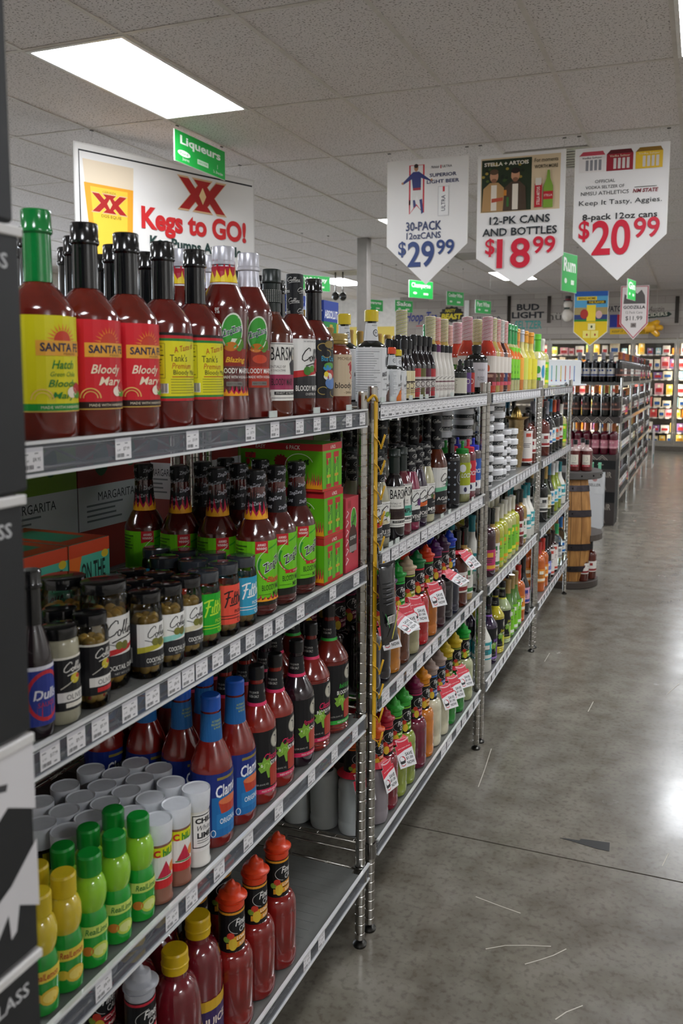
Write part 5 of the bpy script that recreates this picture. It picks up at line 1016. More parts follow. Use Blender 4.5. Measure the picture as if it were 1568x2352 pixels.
for a in (('fc_bm', 'bloody mary syrup bottle with orange red swirl cap', '#d8421e', '#7c1714', '#d8942a', 'LOADED', 'BLOODY MARY'), ('fc_pass', 'orange syrup bottle with purple swirl cap', '#4a1a5a', '#c27a18', '#8a2a6a', 'Passion', 'PUREE MIX'), ('fc_lime', 'brown syrup bottle with bright green swirl cap', '#1a9a34', '#5a2c14', '#1fae3c', 'LIME JUICE', 'SWEETENED'),
  ('fc_moj', 'cream syrup bottle with cream swirl cap', '#cdb89a', '#a8a27c', '#a8b84a', 'MOJITO', 'MIX'), ('fc_melon', 'bright red syrup bottle with dark green swirl cap', '#14703a', '#b3141c', '#c8283a', 'Watermelon', 'PUREE MIX'), ('fc_hab', 'amber syrup bottle with orange red swirl cap', '#d8421e', '#b86a18', '#3a8a34', 'MANGO', 'HABANERO'),
  ('fc_pom', 'dark purple syrup bottle with purple swirl cap', '#4a1a5a', '#3a0e1c', '#b02a5a', 'Pomegranate', 'PUREE MIX'), ('fc_blk', 'black syrup bottle with plum swirl cap', '#3a1a3a', '#17101a', '#8a2a4a', 'Grenadine', 'SYRUP'), ('fc_blue', 'dark blue syrup bottle with blue swirl cap', '#1a3ab0', '#0e1430', '#2a6ac0', 'Blue', 'CURACAO'),
  ('fc_str', 'deep red syrup bottle with red swirl cap', '#a81a30', '#7a1024', '#c8283a', 'Strawberry', 'PUREE MIX'), ('fc_marg', 'lime green syrup bottle with green swirl cap', '#3aa83a', '#8a9a3c', '#7ab82a', 'Margarita', 'MIX'), ('fc_ras', 'magenta syrup bottle with magenta swirl cap', '#7a1a44', '#6a1430', '#b02a5a', 'Raspberry', 'PUREE MIX'), ('fc_man', 'orange puree bottle with amber swirl cap', '#d88a1c', '#c8741a', '#d8942a', 'Peach', 'PUREE MIX'),
  ('fc_coco', 'creamy white syrup bottle with beige swirl cap', '#a08c82', '#cfcaae', '#3a6ab0', 'Coconut', 'PUREE MIX'), ('fc_pina', 'green syrup bottle with yellow swirl cap', '#cdb32a', '#1f8a2c', '#8a9a2c', 'Pina Colada', 'MIX'), ('fc_sour', 'pale lime syrup bottle with bright green swirl cap', '#1fae3c', '#b0b48a', '#8ac43a', 'Sweet & Sour', 'MIX'), ('fc_white', 'dark syrup bottle with silver white swirl cap', '#b9bcc4', '#2a1410', '#c0283a', 'Cola', 'MIX'), ('fc_dark', 'black syrup bottle with black swirl cap', '#1a1a1e', '#140c0e', '#8a2a4a', 'Grenadine', 'SYRUP')):
    fcall(*a)
fcall('fc_clear', 'clear syrup bottle with orange swirl cap', '#d85a1e', '#dfe6e4', '#d8641e', 'TRIPLE', 'SYRUP', 'milky'); fcall('fc_grey', 'clear greyish syrup bottle with orange swirl cap', '#d85a1e', '#b4aab0', '#d8641e', 'TRIPLE', 'SYRUP', 'milky')
def ribf(x, y, z):
    a = math.atan2(y, x); k = 1+(.012*math.sin(30*a) if .02 < z < .15 else 0); return (x*k, y*k, z)
kind('v8', 'juice_bottle', 'bottle', 'ribbed red vegetable juice bottle with yellow cap', .043, .262, [('body', lathe([(0, .002), (.036, 0), (.043, .006)]+[(.043, .02+.013*k) for k in range(11)]+shoulder(.043, .02, .15, .215, 'dome')+[(.0185, .25), (0, .25)], [mat('#6e1620', 'liquid')], 60, fn=ribf)), ('cap', capm(.0225, .226, .262, mat('#d2ae14', 'plastic'), ribs=False, ring=.0012)), ('label', decal([R(-.06, .03, .05, .12, '#3a2a5a'), R(-.06, .1, .05, .12, '#c8a02a'), T('JUICE', .0, .075, .02, '#e8d8c8', .05, 0, .02)], .0436))])
# neck tag: red ring + hanging white card
def tagm():
    bm = bmesh.new(); n = 20; ri, ro = .0256, .042
    a_ = [bm.verts.new((ri*math.cos(2*PI*k/n), ri*math.sin(2*PI*k/n), .012)) for k in range(n)]; b_ = [bm.verts.new((ro*math.cos(2*PI*k/n), ro*math.sin(2*PI*k/n), 0.002)) for k in range(n)]
    for k in range(n): bm.faces.new((a_[k], b_[k], b_[(k+1) % n], a_[(k+1) % n]))
    r = bmesh.ops.extrude_face_region(bm, geom=bm.faces[:])
    for v in r['geom']:
        if isinstance(v, bmesh.types.BMVert): v.co.z += .0006
    bmesh.ops.recalc_face_normals(bm, faces=bm.faces)
    ring = mesh_from('ring', bm, [mat('#cc2b3e', 'print')])
    bm = bmesh.new(); add_box(bm, -.0006, 0, -.03, .03, -.062, 0, bevel=.0002); add_box(bm, -.0006, 0, -.022, .022, 0, .016); card = mesh_from('card', bm, [mat('#dddcde', 'print')])
    pr = decal([R(-.0295, -.061, .0295, -.0005, '#e6e5e6'), G([(-.0295, 0), (.0295, 0), (.0295, -.012), (.0, -.016), (-.0295, -.024)], '#cc2b3e'), R(-.021, -.001, .021, .0155, '#cc2b3e'), RING(0, .02, .024, .01, .0016, '#e8c0c4', 200, 340), RING(0, .022, .028, .014, .0016, '#e8c0c4', 205, 335), T('Add a Splash of Fresh', .0, -.0085, .004, '#f4e6e6', .045, .3, .01, 1, .08), T('SAVE', .011, -.0275, .009, '#2a2a2c', .026, 0, .02), T('$1.00', .011, -.039, .0085, '#2a2a2c', .025, 0, .02), T('NOW', .012, -.051, .009, '#2a2a2c', .026, 0, .02), E(-.0155, -.038, .0105, .009, '#8a8a90', 18), E(-.0155, -.037, .0085, .0065, '#e6e5e6', 18), RING(-.0155, -.04, .0095, .009, .003, '#c02a3c', -80, 80), G([(-.026, -.044), (-.006, -.042), (-.007, -.049), (-.023, -.051)], '#2a2a2c'), RING(-.0155, -.05, .008, .006, .002, '#c02a3c', 200, 340)], base=.0003)
    return ring, card, pr
TAGP = tagm()
def necktag(pos, z, rz, label, tilt=.55, roll=0.0):
    o = empty('neck_tag', (pos.x, pos.y, pos.z+z), rz); obj('ring', TAGP[0], o)
    c = obj('card', TAGP[1], o, (.042, 0, .001), (roll, -tilt, 0)); obj('print', TAGP[2], c)
    tag(o, label, 'tag', 'save one dollar neck tags')
# ---------- second unit goods
def coltall(key, label, liq, stripe, nm, fruit, liqk='liquid'): collins(key, label, .037, .315, liq, stripe, nm, fruit, .205, liqk=liqk, bh=.16, tall=1, lz=(.03, .15))
def colsh(key, label, liq, stripe, nm, fruit, liqk='liquid'): collins(key, label, .029, .245, liq, stripe, nm, fruit, .168, liqk=liqk, bh=.12, nr=.0145, lz=(.025, .12))
CH = [(.0, .012, .006, '#b8242c'), (.012, .012, .006, '#b8242c'), (.006, .026, .006, '#d8942a')]; SG = [(.0, .014, .008, '#e9e8e4'), (.01, .02, .007, '#6a9a3a'), (-.006, .026, .007, '#7aa84a')]
colsh('c_man', 'short dark cocktail syrup bottle with cherry label', '#241418', '#c22a2c', 'MANHATTAN', CH); colsh('c_sim', 'short cloudy simple syrup bottle with sugar cube label', '#a8a48a', '#d8d0b0', 'SIMPLE SYRUP', SG); coltall('c_simt', 'tall cloudy simple syrup bottle with sugar cube label', '#97968a', '#2c2c2e', 'SIMPLE SYRUP', SG)
colsh('c_lav', 'short pink lavender syrup bottle with white label', '#8a2a4a', '#e9e8e4', 'LAVENDER', [(.002, .02, .01, '#5a2a6a')]); colsh('c_smk', 'short dark smoked syrup bottle with orange stripe', '#2a1430', '#d8642a', 'SMOKED', []); colsh('c_clr', 'short pale syrup bottle with brown fruit label', '#c2bd9a', '#2c2c2e', 'SIMPLE', [(.002, .016, .008, '#a87a5a'), (-.008, .02, .006, '#4a6a34')])
coltall('c_yel', 'tall pale yellow syrup bottle with orange fruit label', '#c9b86a', '#2c2c2e', 'SWEET SOUR', [(.002, .02, .012, '#e0741c'), (.0, .03, .007, '#3a7a2c')]); coltall('c_agv', 'tall amber agave syrup bottle with green stripe', '#5a2410', '#7ac09a', 'AGAVE', [(.004, .02, .009, '#2f6a4a'), (.012, .026, .008, '#2f6a4a')])
barsl('#3a2c26', 'ESPRESSO', '#171014', 'bars_esp', 'dark espresso syrup bottle with white bartender label', .245, .029, .18); barsl('#5ab09a', 'SIMPLE', '#6a2a34', 'bars_sim', 'pink simple syrup bottle with white bartender label', .245, .029, .18)
mixer('skull', 'black bottle printed with white crosses', .031, .235, '#17161a', '#131315', [wrapbg(.031, .015, .16, '#17161a')]+[R(x-.004, z-.0014, x+.004, z+.0014, '#9aa4b4') for x in (-.06, -.04, -.02) for z in (.03, .055, .08, .105, .13, .152)]+[R(x-.0014, z-.004, x+.0014, z+.004, '#9aa4b4') for x in (-.06, -.04, -.02) for z in (.03, .055, .08, .105, .13, .152)]+[RING(.004, .1, .016, .02, .0012, '#c9ccd4'), RING(.004, .1, .007, .008, .0012, '#c9ccd4')], .185, bh=.165, nr=.01, sh='dome')
def rimmer(key, label, c, liq, lab):
    kind(key, 'squeeze_bottle', 'bottle', label, .029, .215, [('body', body(.029, .155, .02, .172, .178, mat(liq, 'liquid'), 'dome', rings=(.03,), seg=24)), ('cap', lathe([(.0225, .168), (.0225, .186), (.019, .188), (.006, .19), (.005, .206), (.007, .209), (.005, .215), (0, .215)], [mat(c, 'plastic')], 22)), ('label', decal([R(-.06, .03, .05, .14, lab), R(-.06, .03, .05, .06, '#e0e2e4'), E(-.03, .12, .012, .014, '#eceef0'), E(-.02, .045, .006, .009, '#3a3a5a'), T('LOCO', -.015, .095, .016, '#eef0f2', .04, .2, .02)], .029))])
rimmer('rm_g', 'clear squeeze bottle with green spout cap', '#1a8a2e', '#8a8a5c', '#a8b42a'); rimmer('rm_r', 'squeeze bottle with red spout cap', '#cc2a44', '#6a2030', '#c82a3c'); rimmer('rm_b', 'squeeze bottle with blue spout cap', '#2a34b4', '#5a4a4c', '#2a5ab0')
def tubm(key, label, r, h, band, txt):
    kind(key, 'salt_tub', 'tub', label, r, h, [('tub', lathe([(0, 0), (r*.86, 0), (r*.9, h*.62), (0, h*.62)], [mat('#d9d8d8', 'plastic')], 24)), ('lid', lathe([(r*.9, h*.5), (r*.99, h*.5), (r, h*.54), (r, h*.97), (r*.97, h), (0, h)], [mat('#e6e7ea', 'plastic')], 26)), ('label', decal([wrapbg(r*.9, .006, h*.47, band), T(txt, -.02, h*.28, h*.2, '#d8d8d4', r*.8, .2, .01), T(txt, .02, h*.28, h*.2, '#d8d8d4', r*.8, .2, .01)], lambda z: r*(.868+.04*z/h/.72), du=r*.26))])
tubm('tub', 'white lidded salt tub with dark band', .05, .048, '#33373a', 'Collins'); tubm('tub_s', 'small white lidded salt tub with dark band', .035, .04, '#33373a', 'SALT')
# brass cups and reamer
kind('cup', 'brass_cup', 'cup', 'brass tumbler', .038, .1, [('cup', lathe([(0, 0), (.028, 0), (.029, .004), (.0375, .096), (.039, .1), (.036, .1), (.028, .006), (0, .006)], [mat('#c9b084', 'metal')], 26))], True)
kind('reamer', 'citrus_press', 'juicer', 'brass citrus reamer with ribbed cone and wide saucer', .06, .075, [('saucer', lathe([(0, 0), (.04, 0), (.06, .012), (.062, .014), (.058, .014), (.035, .005), (0, .005)], [mat('#cfae68', 'metal')], 28)), ('cone', lathe([(.024, .004), (.023, .02), (.016, .045), (.004, .062), (0, .064)], [mat('#cfae68', 'metal')], 36, fn=lambda x, y, z: (x*(1+.1*abs(math.sin(6*math.atan2(y, x)))), y*(1+.1*abs(math.sin(6*math.atan2(y, x)))), z)))])
# ---------- wine / spirit bottles (compact, several looks)
def wine(key, label, r, h, liq, caps, labc, liqk='gloss', burg=False, acc=None, name='wine_bottle', lz=(.06, .14), parts=True, seg=20, nr=.0135):
    bh = h*(.42 if burg else .6); zt = h*.72
    lz = (lz[0]*h/.3, lz[1]*h/.3)
    b = body(r, bh, nr, zt, h*.98, mat(liq, liqk), 'cos' if burg else 'dome', seg=seg)
    L = [wrapbg(r, lz[0], lz[1], labc)] + ([wrapbg(r, lz[0]+.006, lz[0]+.02, acc), R(-.04, lz[1]-.03, -.012, lz[1]-.012, acc), R(.0, lz[1]-.03, .02, lz[1]-.012, acc)] if acc else []) + lines(-.05, lz[0]+(lz[1]-lz[0])*.6, -.01, 3, .008, '#4a4440')
    cp = lathe([(nr+.001, h*.76), (nr+.0005, h*.93), (nr+.002, h*.94), (nr+.002, h-.002), (nr, h), (0, h)], [mat(caps, 'foil' if caps in ('#a0582c', '#b9bcc4', '#c0a060') else 'gloss')], seg)
    kind(key, name, 'bottle', label, r, h, [('body', b), ('capsule', cp), ('label', decal(L, r))])
wine('w_red', 'dark red wine bottle with white label and red capsule', .037, .3, '#120a0c', '#6a1a34', '#d8d4cc', acc='#8a2a2c'); wine('w_blk', 'dark wine bottle with white label and black capsule', .037, .3, '#0c0e0d', '#151517', '#dcd9d2', acc='#3a3a3a'); wine('w_navy', 'dark wine bottle with white label and silver grey capsule', .037, .3, '#0a0c14', '#8a8890', '#dddbd6', acc='#2c4a8a'); wine('w_cop', 'black wine bottle with copper capsule and dark label', .037, .3, '#0b0d0c', '#a0582c', '#3a2e2c', acc='#9a6a5a'); wine('w_rose', 'rose wine bottle with copper capsule and pink label', .038, .3, '#5a0f24', '#a0582c', '#c07a88', acc='#d8a8b0')
wine('w_gold', 'green wine bottle with gold capsule and cream label', .038, .3, '#2a3416', '#c0a060', '#dcd4b4', acc='#8a7a3a', burg=True); wine('w_teal', 'dark wine bottle with teal capsule and white label', .038, .31, '#161a10', '#1a6a8a', '#dfe0dc', acc='#3a8ab0', burg=True); wine('w_org', 'wine bottle with orange capsule and grey label', .037, .3, '#141210', '#c8502a', '#a8a49c', acc='#c8502a')
wine('w_yg', 'yellow green liqueur bottle with white splash label', .037, .29, '#8a9a2a', '#dfe0e2', '#d8e0d8', liqk='liquid', burg=True, acc='#3aa0b8', name='liqueur_bottle'); wine('w_grn', 'green tonic bottle with tan cap and diagonal white label', .033, .27, '#4a7a1c', '#a88a54', '#7ac42a', liqk='liquid', burg=True, acc='#eef2e6', name='tonic_bottle', lz=(.02, .15)); wine('w_flo', 'black bottle with pink and blue floral label', .037, .3, '#0c0c10', '#131317', '#d8a8bc', burg=True, acc='#2c3a8a'); wine('w_amb', 'amber spirit bottle with white label and black cap', .04, .27, '#5a1c0c', '#161618', '#dcd8d0', liqk='liquid', acc='#8a2a2c', name='spirit_bottle')
wine('w_coco', 'white coconut drink bottle with teal cap', .04, .27, '#d8d6cc', '#1a7a84', '#3aa0a8', liqk='plastic', burg=True, acc='#e9e7e0', name='liqueur_bottle'); wine('w_lime', 'lime yellow mixer bottle with fruit label', .036, .26, '#b8b83a', '#d8d4c8', '#8ac43a', liqk='liquid', acc='#d8a02a', name='mixer_bottle', lz=(.03, .15)); wine('w_lemon', 'pale yellow mixer bottle with white cap and green label', .038, .265, '#c2be72', '#dcd8d0', '#6ab42c', liqk='liquid', acc='#e8dc3a', name='mixer_bottle', lz=(.03, .16)); wine('w_tan', 'tan mixer bottle with black grid neck and white label', .036, .265, '#a88a4a', '#16201c', '#dedcd4', liqk='liquid', acc='#3a7a4a', name='mixer_bottle', lz=(.03, .14)); wine('w_plum', 'plum mixer bottle with black neck and pink label', .038, .28, '#3a1424', '#131315', '#b8346a', liqk='liquid', acc='#e0a83a', name='mixer_bottle', lz=(.03, .12))
wine('w_clear', 'clear spirit bottle with white label and green seal', .038, .27, '#d6dede', '#2fae6a', '#dcdcd8', liqk='glass', acc='#8a8a8a', name='spirit_bottle'); wine('w_blue', 'clear spirit bottle with blue cap', .036, .29, '#cdd6c8', '#1f6ab0', '#dfe0dc', liqk='glass', acc='#1f6ab0', name='spirit_bottle'); wine('w_spr', 'orange aperitif bottle with white cap', .036, .28, '#c8601c', '#c8342a', '#e08a2a', liqk='liquid', acc='#f0e6d0', name='aperitif_bottle'); wine('w_ind', 'dark bottle with lilac label', .036, .27, '#101018', '#16161c', '#7a84c8', acc='#dcdce8', name='spirit_bottle'); wine('w_paper', 'brown spirit bottle with tall white label', .036, .26, '#2a100a', '#2a1410', '#dcd6d0', acc='#c04a3a', name='spirit_bottle', lz=(.02, .2)); wine('w_cork', 'clear bottle of bright liqueur with cork stopper', .033, .25, '#c8d2c0', '#b08a48', '#2fae8a', liqk='syrup', acc='#c8d83a', name='liqueur_bottle', lz=(.1, .22)); wine('w_cork2', 'clear bottle with cork stopper and blue band', .033, .25, '#cfd8d6', '#b08a48', '#2f9ac0', liqk='syrup', acc='#e8742a', name='liqueur_bottle', lz=(.1, .22)); wine('w_pinkc', 'clear pink liqueur bottle with silver cap', .034, .25, '#e0b0b8', '#b9bcc4', '#e8c8cc', liqk='liquid', acc='#d86a8a', name='liqueur_bottle')
def whitespirit(key, label): kind(key, 'spirit_bottle', 'bottle', label, .043, .235, [('body', lathe([(0, .002), (.038, 0), (.043, .005), (.043, .15)]+shoulder(.043, .014, .15, .18, 'dome')+[(.013, .21), (0, .21)], [mat('#5c0e10', 'liquid'), mat('#c9b0ac', 'gloss')], 22, [0]*4+[1]*9)), ('cap', capm(.0165, .2, .235, mat('#161618', 'plastic'))), ('label', decal([R(-.03, .05, .03, .125, '#e3ddcd'), S([(.006, .11), (.014, .085), (.0, .08)], .002, '#6a6458'), T('SPIRIT', 0, .062, .01, '#4a443c', .04), R(-.03, .035, .03, .048, '#b83a44'), T('ROSE', .006, .0415, .007, '#f0d8d8', .03)], .043))])
whitespirit('w_dog', 'red spirit bottle with clear neck and square white label')
# ================================================================== goods on the shelves
random.seed(31)
TAGQ = []
# unit A, top
face('A', 0, 'sf_green', 99, 2); face('A', 0, 'sf_red', 203, 3); face('A', 0, 'sf_red', 297, 3); face('A', 0, 'tank', 374, 3); face('A', 0, 'tank', 453, 3)
face('A', 0, 'zz_flame', 507, 3); face('A', 0, 'zz_silver', 569, 3); face('A', 0, 'bars_bm', 621, 2); face('A', 0, 'coll_bm', 677, 2); face('A', 0, 'blue', 720, 2); face('A', 0, 'mich', 771, 2)
# unit A, second shelf
face('A', 1, 'duff', 84, 1, zoff=.06); face('A', 1, 'oj_onion', 134, 2); face('A', 1, 'oj_black', 208, 2); face('A', 1, 'oj_big', 243, 2, back=.05); face('A', 1, 'oj_a', 332, 3); face('A', 1, 'oj_b', 387, 3); face('A', 1, 'oj_c', 429, 3)
face('A', 1, 'fl_green', 463, 1); face('A', 1, 'fl_coral', 513, 3, step=.062); face('A', 1, 'fl_blue', 554, 4, step=.062)
face('A', 1, 'zzm_flame', 588, 4, step=.086); face('A', 1, 'zzm', 635, 3, step=.086); face('A', 1, 'zzm', 681, 3, step=.086)
p = spot('A', 1, 764, .0, .05) - UNITS['A']['n']*.098
for k in range(3):
    D = UNITS['A']; q = p + Vector((0, 0, .1036*k)) + D['d']*(-.004*k if k == 2 else .0)
    thing('sixpack', q, D['rz'], ('lowest', 'middle', 'topmost')[k] + ' lime green and red six pack carton of the stack of three', 'stacked six pack cartons')
q = spot('A', 1, 808, .0, .09) - UNITS['A']['n']*.06
thing('redbox', q, UNITS['A']['rz'], 'red four pack carton with green oval logo beside the wire post')
D = UNITS['A']
q = spot('A', 1, 210, .205, .1) - UNITS['A']['n']*.097
thing('otr', q, D['rz'], None, 'cocktail cartons'); thing('otr', q-D['d']*.104, D['rz'], None, 'cocktail cartons')
# dark script necked bottles filling the back of the second shelf near the post
for px, bk in ((800, .25), (830, .25), (770, .37)): face('B', 1, 'coll_bm', px, 1, back=bk)
# rear unit cartons behind
for lv in (1, 2, 3):
    for k in range(4):
        rp = D['near'] - D['n']*(DEPTH+.15) + D['d']*(.16+k*.268); rp.z = D['z'][lv]+.001
        kk = 'marg' if (k < 3) == (lv == 1) else 'marg_red'
        if lv == 0: continue
        thing(kk, rp, D['rz'], KINDS[kk]['label']+' on the rear shelf', 'margarita cartons on the rear shelf')
D = UNITS['B']
for lv in (1, 2, 3):
    for k in range(4):
        rp = D['near'] - D['n']*(DEPTH+.15) + D['d']*(.15+k*.268); rp.z = D['z'][lv]+.001; kk = ('marg', 'marg_red', 'marg', 'marg_red')[(k+lv) % 4]
        thing(kk, rp, D['rz'], KINDS[kk]['label']+' on the rear shelf', 'margarita cartons on the rear shelf')
D = UNITS['A']
# unit A, third shelf
for px, n in ((143, 3), (96, 2)): face('A', 2, 'lemon', px, n, step=.047)
for px in (207, 264, 319): face('A', 2, 'lime', px, 2, step=.047)
face('A', 2, 'chi', 362, 4, step=.051); face('A', 2, 'chi', 406, 4, step=.051); face('A', 2, 'chi_w', 451, 4, step=.051)
for px in (205, 262, 318): face('A', 2, 'chi_d', px, 3, back=.125, step=.051, zoff=.11)
face('A', 2, 'clam', 485, 4); face('A', 2, 'clam', 540, 4); face('A', 2, 'mt_red', 591, 3); face('A', 2, 'mt_red', 630, 3); face('A', 2, 'mt_daq', 681, 2); face('A', 2, 'mt_big', 713, 3); face('A', 2, 'mt_bold', 755, 2)
face('A', 2, 'clam', 340, 2, back=.3)
# unit A, bottom shelf
face('A', 3, 'fc_bm', 531, 3); face('A', 3, 'fc_bm', 585, 2); face('A', 3, 'fc_bm', 636, 1); face('A', 3, 'v8', 457, 2, back=.055); face('A', 3, 'v8', 402, 2, back=.04); face('A', 3, 'fc_white', 325, 2, back=.05)
# unit B, top
face('B', 0, 'ango_big', 852, 1, zoff=.1); face('B', 0, 'ango_big', 790, 1, back=.15, zoff=.15)
face('B', 0, 'ango_purple', 879, 1, zoff=.12, back=.035); face('B', 0, 'ango_orange', 897, 1, zoff=.12); face('B', 0, 'ango_yellow', 912, 1, zoff=.12)
for px in (925, 937): face('B', 0, 'bit_cream', px, 2)
for px, k in ((949, 'bit_red'), (961, 'bit_olive'), (973, 'bit_plum'), (984, 'bit_red')): face('B', 0, k, px, 2)
for px, k in ((995, 'bit_w'), (1004, 'bit_wp'), (1014, 'bit_w'), (1023, 'bit_w'), (1031, 'bit_w')): face('B', 0, k, px, 2)
face('B', 0, 'dropper', 1056, 1); face('B', 0, 'mini_purple', 1071, 1, back=.012); face('B', 0, 'mini_red', 1079, 1, back=.012); face('B', 0, 'apoth', 1066, 1, back=.1); face('B', 0, 'apoth', 1084, 1, back=.055)
for px, k in ((922, 'st_green'), (970, 'st_green'), (1000, 'st_red'), (1018, 'st_green'), (1050, 'st_pink'), (1069, 'st_green')): face('B', 0, k, px, 1, back=.24, zoff=.26)
for px, k in ((1031, 'st_red'), (1081, 'st_red')): face('B', 0, k, px, 1, back=.33, zoff=.26)
for px, k in ((980, 'grn_neck'), (1094, 'grn_neck')): face('B', 0, k, px, 1, back=.38, zoff=.26)
# unit C, top
for px, k in ((1112, 'st_pink'), (1121, 'st_green'), (1131, 'st_red'), (1143, 'st_blue'), (1153, 'st_red'), (1162, 'grn_neck'), (1170, 'grn_neck'), (1177, 'grn_neck'), (1186, 'cd_orange'), (1196, 'cd_clear'), (1205, 'cd_yellow'), (1218, 'cd_yellow'), (1234, 'gr_lime')):
    face('C', 0, k, px, 2 if px < 1180 else 1, zoff=.22)
# far side goods on the rear unit, top shelves
for u, ks in (('A', ('w_blk', 'w_gold', 'w_org', 'w_teal')), ('B', ('w_amb', 'w_cork2', 'w_pinkc', 'w_gold')), ('C', ('w_cork', 'w_cork2', 'w_pinkc', 'w_cork')), ('D', ('w_blk', 'w_navy', 'w_red', 'w_gold'))):
    D = UNITS[u]; n = 10
    for lv in (0, 1, 2):
        if u in 'AB' and lv: continue
        for k in range(n):
            q = D['near'] - D['n']*(DEPTH+.06+.06) + D['d']*(.07+k*(D['L']-.14)/(n-1)); q.z = D['z'][lv]+.001
            if u == 'A' and k < 6: continue
            kk = ks[(k+lv) % 4] if lv == 0 or u != 'C' else ('w_amb', 'w_tan', 'w_plum')[k % 3]
            thing(kk, q, D['rz']+PI, KINDS[kk]['label']+' on the rear shelves', 'bottles on the rear shelves '+kk)
AB = lambda w, h: [R(-w/2, 0, w/2, h, '#1d8a44'), R(-w/2, h-.085, w/2, h, '#2444a0'), T('ABSOLUT', .0, h-.055, .034, '#f0f2f4', w*.88, 0, .03), T('JAMESON', 0, h-.17, .034, '#f0f2f4', w*.88, 0, .03, 2, .06), R(-.015, h-.15, .015, h-.095, '#c8a83a'), R(w*.36, 0, w/2, h-.09, '#c8a83a')]
carton('absolut', 'bottle_carton', 'tall blue and green bottle carton', .1, .15, .37, '#2a4a9a', {'f': AB(.15, .37), 'l': AB(.1, .37)})
for px, lab in ((668, 'tall blue and green bottle carton between the dark bottle necks'), (735, 'tall blue and green bottle carton beside the yellow capped bitters')):
    D = UNITS['B']; A_ = D['near'] - D['n']*(DEPTH+.27) + Vector((0, 0, D['z'][0]+.28)); s_ = colsolve(px, A_, D['d']); q = A_ + D['d']*s_
    s_c = max(-1.0, s_); q.z = D['z'][0]+.001; thing('absolut', q, D['rz'], lab, 'blue and green cartons')
# unit B, second shelf
face('B', 1, 'c_man', 852, 1); face('B', 1, 'c_sim', 869, 2, step=.075); face('B', 1, 'c_simt', 879, 2, back=.1); face('B', 1, 'bars_esp', 905, 3); face('B', 1, 'bars_sim', 922, 2); face('B', 1, 'c_lav', 942, 2); face('B', 1, 'c_smk', 959, 2); face('B', 1, 'c_clr', 977, 1); face('B', 1, 'c_yel', 981, 2, back=.1); face('B', 1, 'c_agv', 1001, 2, back=.04); face('B', 1, 'skull', 1035, 1); face('B', 1, 'rm_g', 1061, 2); face('B', 1, 'rm_r', 1074, 2); face('B', 1, 'rm_b', 1086, 2)
for px, bk in ((868, .2), (905, .24), (930, .24), (952, .27)): face('B', 1, 'coll_bm', px, 1, back=bk, zoff=.27)
def stack(u, lv, kd, px, back, n, dz, what, zoff=.15, jit=.003):
    while True:
        D = UNITS[u]; p = spot(u, lv, px, back, zoff); sy = (p-D['near']).dot(D['d']); r = KINDS[kd]['r']
        if sy > D['L']-.01 and NEXT[u]: u = NEXT[u]; continue
        break
    p += D['d']*(min(max(sy, r+.022), D['L']-r-.008)-sy)
    for k in range(n):
        q = p + Vector((0, 0, dz*k)) + D['d']*random.uniform(-jit, jit) - D['n']*random.uniform(0, jit)
        thing(kd, q, D['rz']+random.uniform(-.4, .4), KINDS[kd]['label'] + ' stacked ' + what, 'stacked salt tubs')
stack('B', 1, 'tub', 1012, .31, 6, .0486, 'behind the squeeze bottles'); stack('B', 1, 'tub', 1062, .25, 6, .0486, 'behind the squeeze bottles')
# unit C, second shelf: tubs, cups, juicer
stack('C', 1, 'tub_s', 1114, .04, 8, .0406, 'beside the wire post'); stack('C', 1, 'tub', 1131, .055, 7, .0486, 'in the tallest column'); stack('C', 1, 'tub_s', 1147, .04, 4, .0406, 'in a short column'); stack('C', 1, 'tub_s', 1156, .05, 5, .0406, 'in a short column'); stack('C', 1, 'tub', 1166, .075, 4, .0486, 'beside the brass cups')
D = UNITS['C']; p = spot('C', 1, 1184, .06, .1)
for k in range(6): thing('cup', p+Vector((0, 0, .026*k)), D['rz'], 'brass tumbler nested in a tall column below the citrus reamer', 'nested brass cups')
thing('reamer', p+Vector((0, 0, .2306)), D['rz'])
for px, k in ((1206, 'w_paper'), (1213, 'w_amb')): face('C', 1, k, px, 1)
for px in (1120, 1135, 1150, 1165, 1180, 1195): face('C', 1, 'w_teal' if px % 2 else 'w_blk', px, 1, back=.36, zoff=.2)
# unit D, top: white tray of coloured straws
SP = [R(-.28, .0, .28, .17, '#e4e8ea')]
for k in range(9): SP += [R(-.2+k*.05-.005, .04, -.2+k*.05+.005, .135, ('#d8a060', '#d06070', '#4a6ab0', '#60b0c0', '#5a9a5a', '#d8c04a', '#c86a3a', '#d07a8a', '#6a8ac0')[k]), E(-.2+k*.05, .035, .008, .006, '#c05a5a' if k % 2 else '#4a6ab0')]
bm = bmesh.new(); add_box(bm, -.02, 0, -.28, .28, 0, .175, bevel=.004); add_box(bm, 0, .05, -.28, .28, 0, .012, bevel=.003)
o = empty('straw_display', spot('D', 0, 1277, .12, .09), UNITS['D']['rz']-.5); obj('tray', mesh_from('tray', bm, [mat('#dfe3e6', 'plastic')]), o); obj('print', decal(SP, base=.0006), o); tag(o, 'white display tray of coloured stirrers beside the lime bottle', 'display')
bm = bmesh.new()
add_tube(bm, [(0, -.06, .006), (.01, -.02, .006), (.015, .02, .008), (.012, .06, .012)], [.003, .003, .004, .005], 8); add_tube(bm, [(.012, .06, .012), (.016, .085, .012), (.02, .1, .009)], [.005, .014, .006], 8)
o = obj('bar_tool', mesh_from('tools', bm, [mat('#8a8c8e', 'chrome')]), None, spot('D', 0, 1290, .06, .03)); tag(o, 'steel bar spoon lying before the white display tray', 'tool')
for px, k in ((1244, 'w_lemon'),): face('D', 0, k, px, 1)
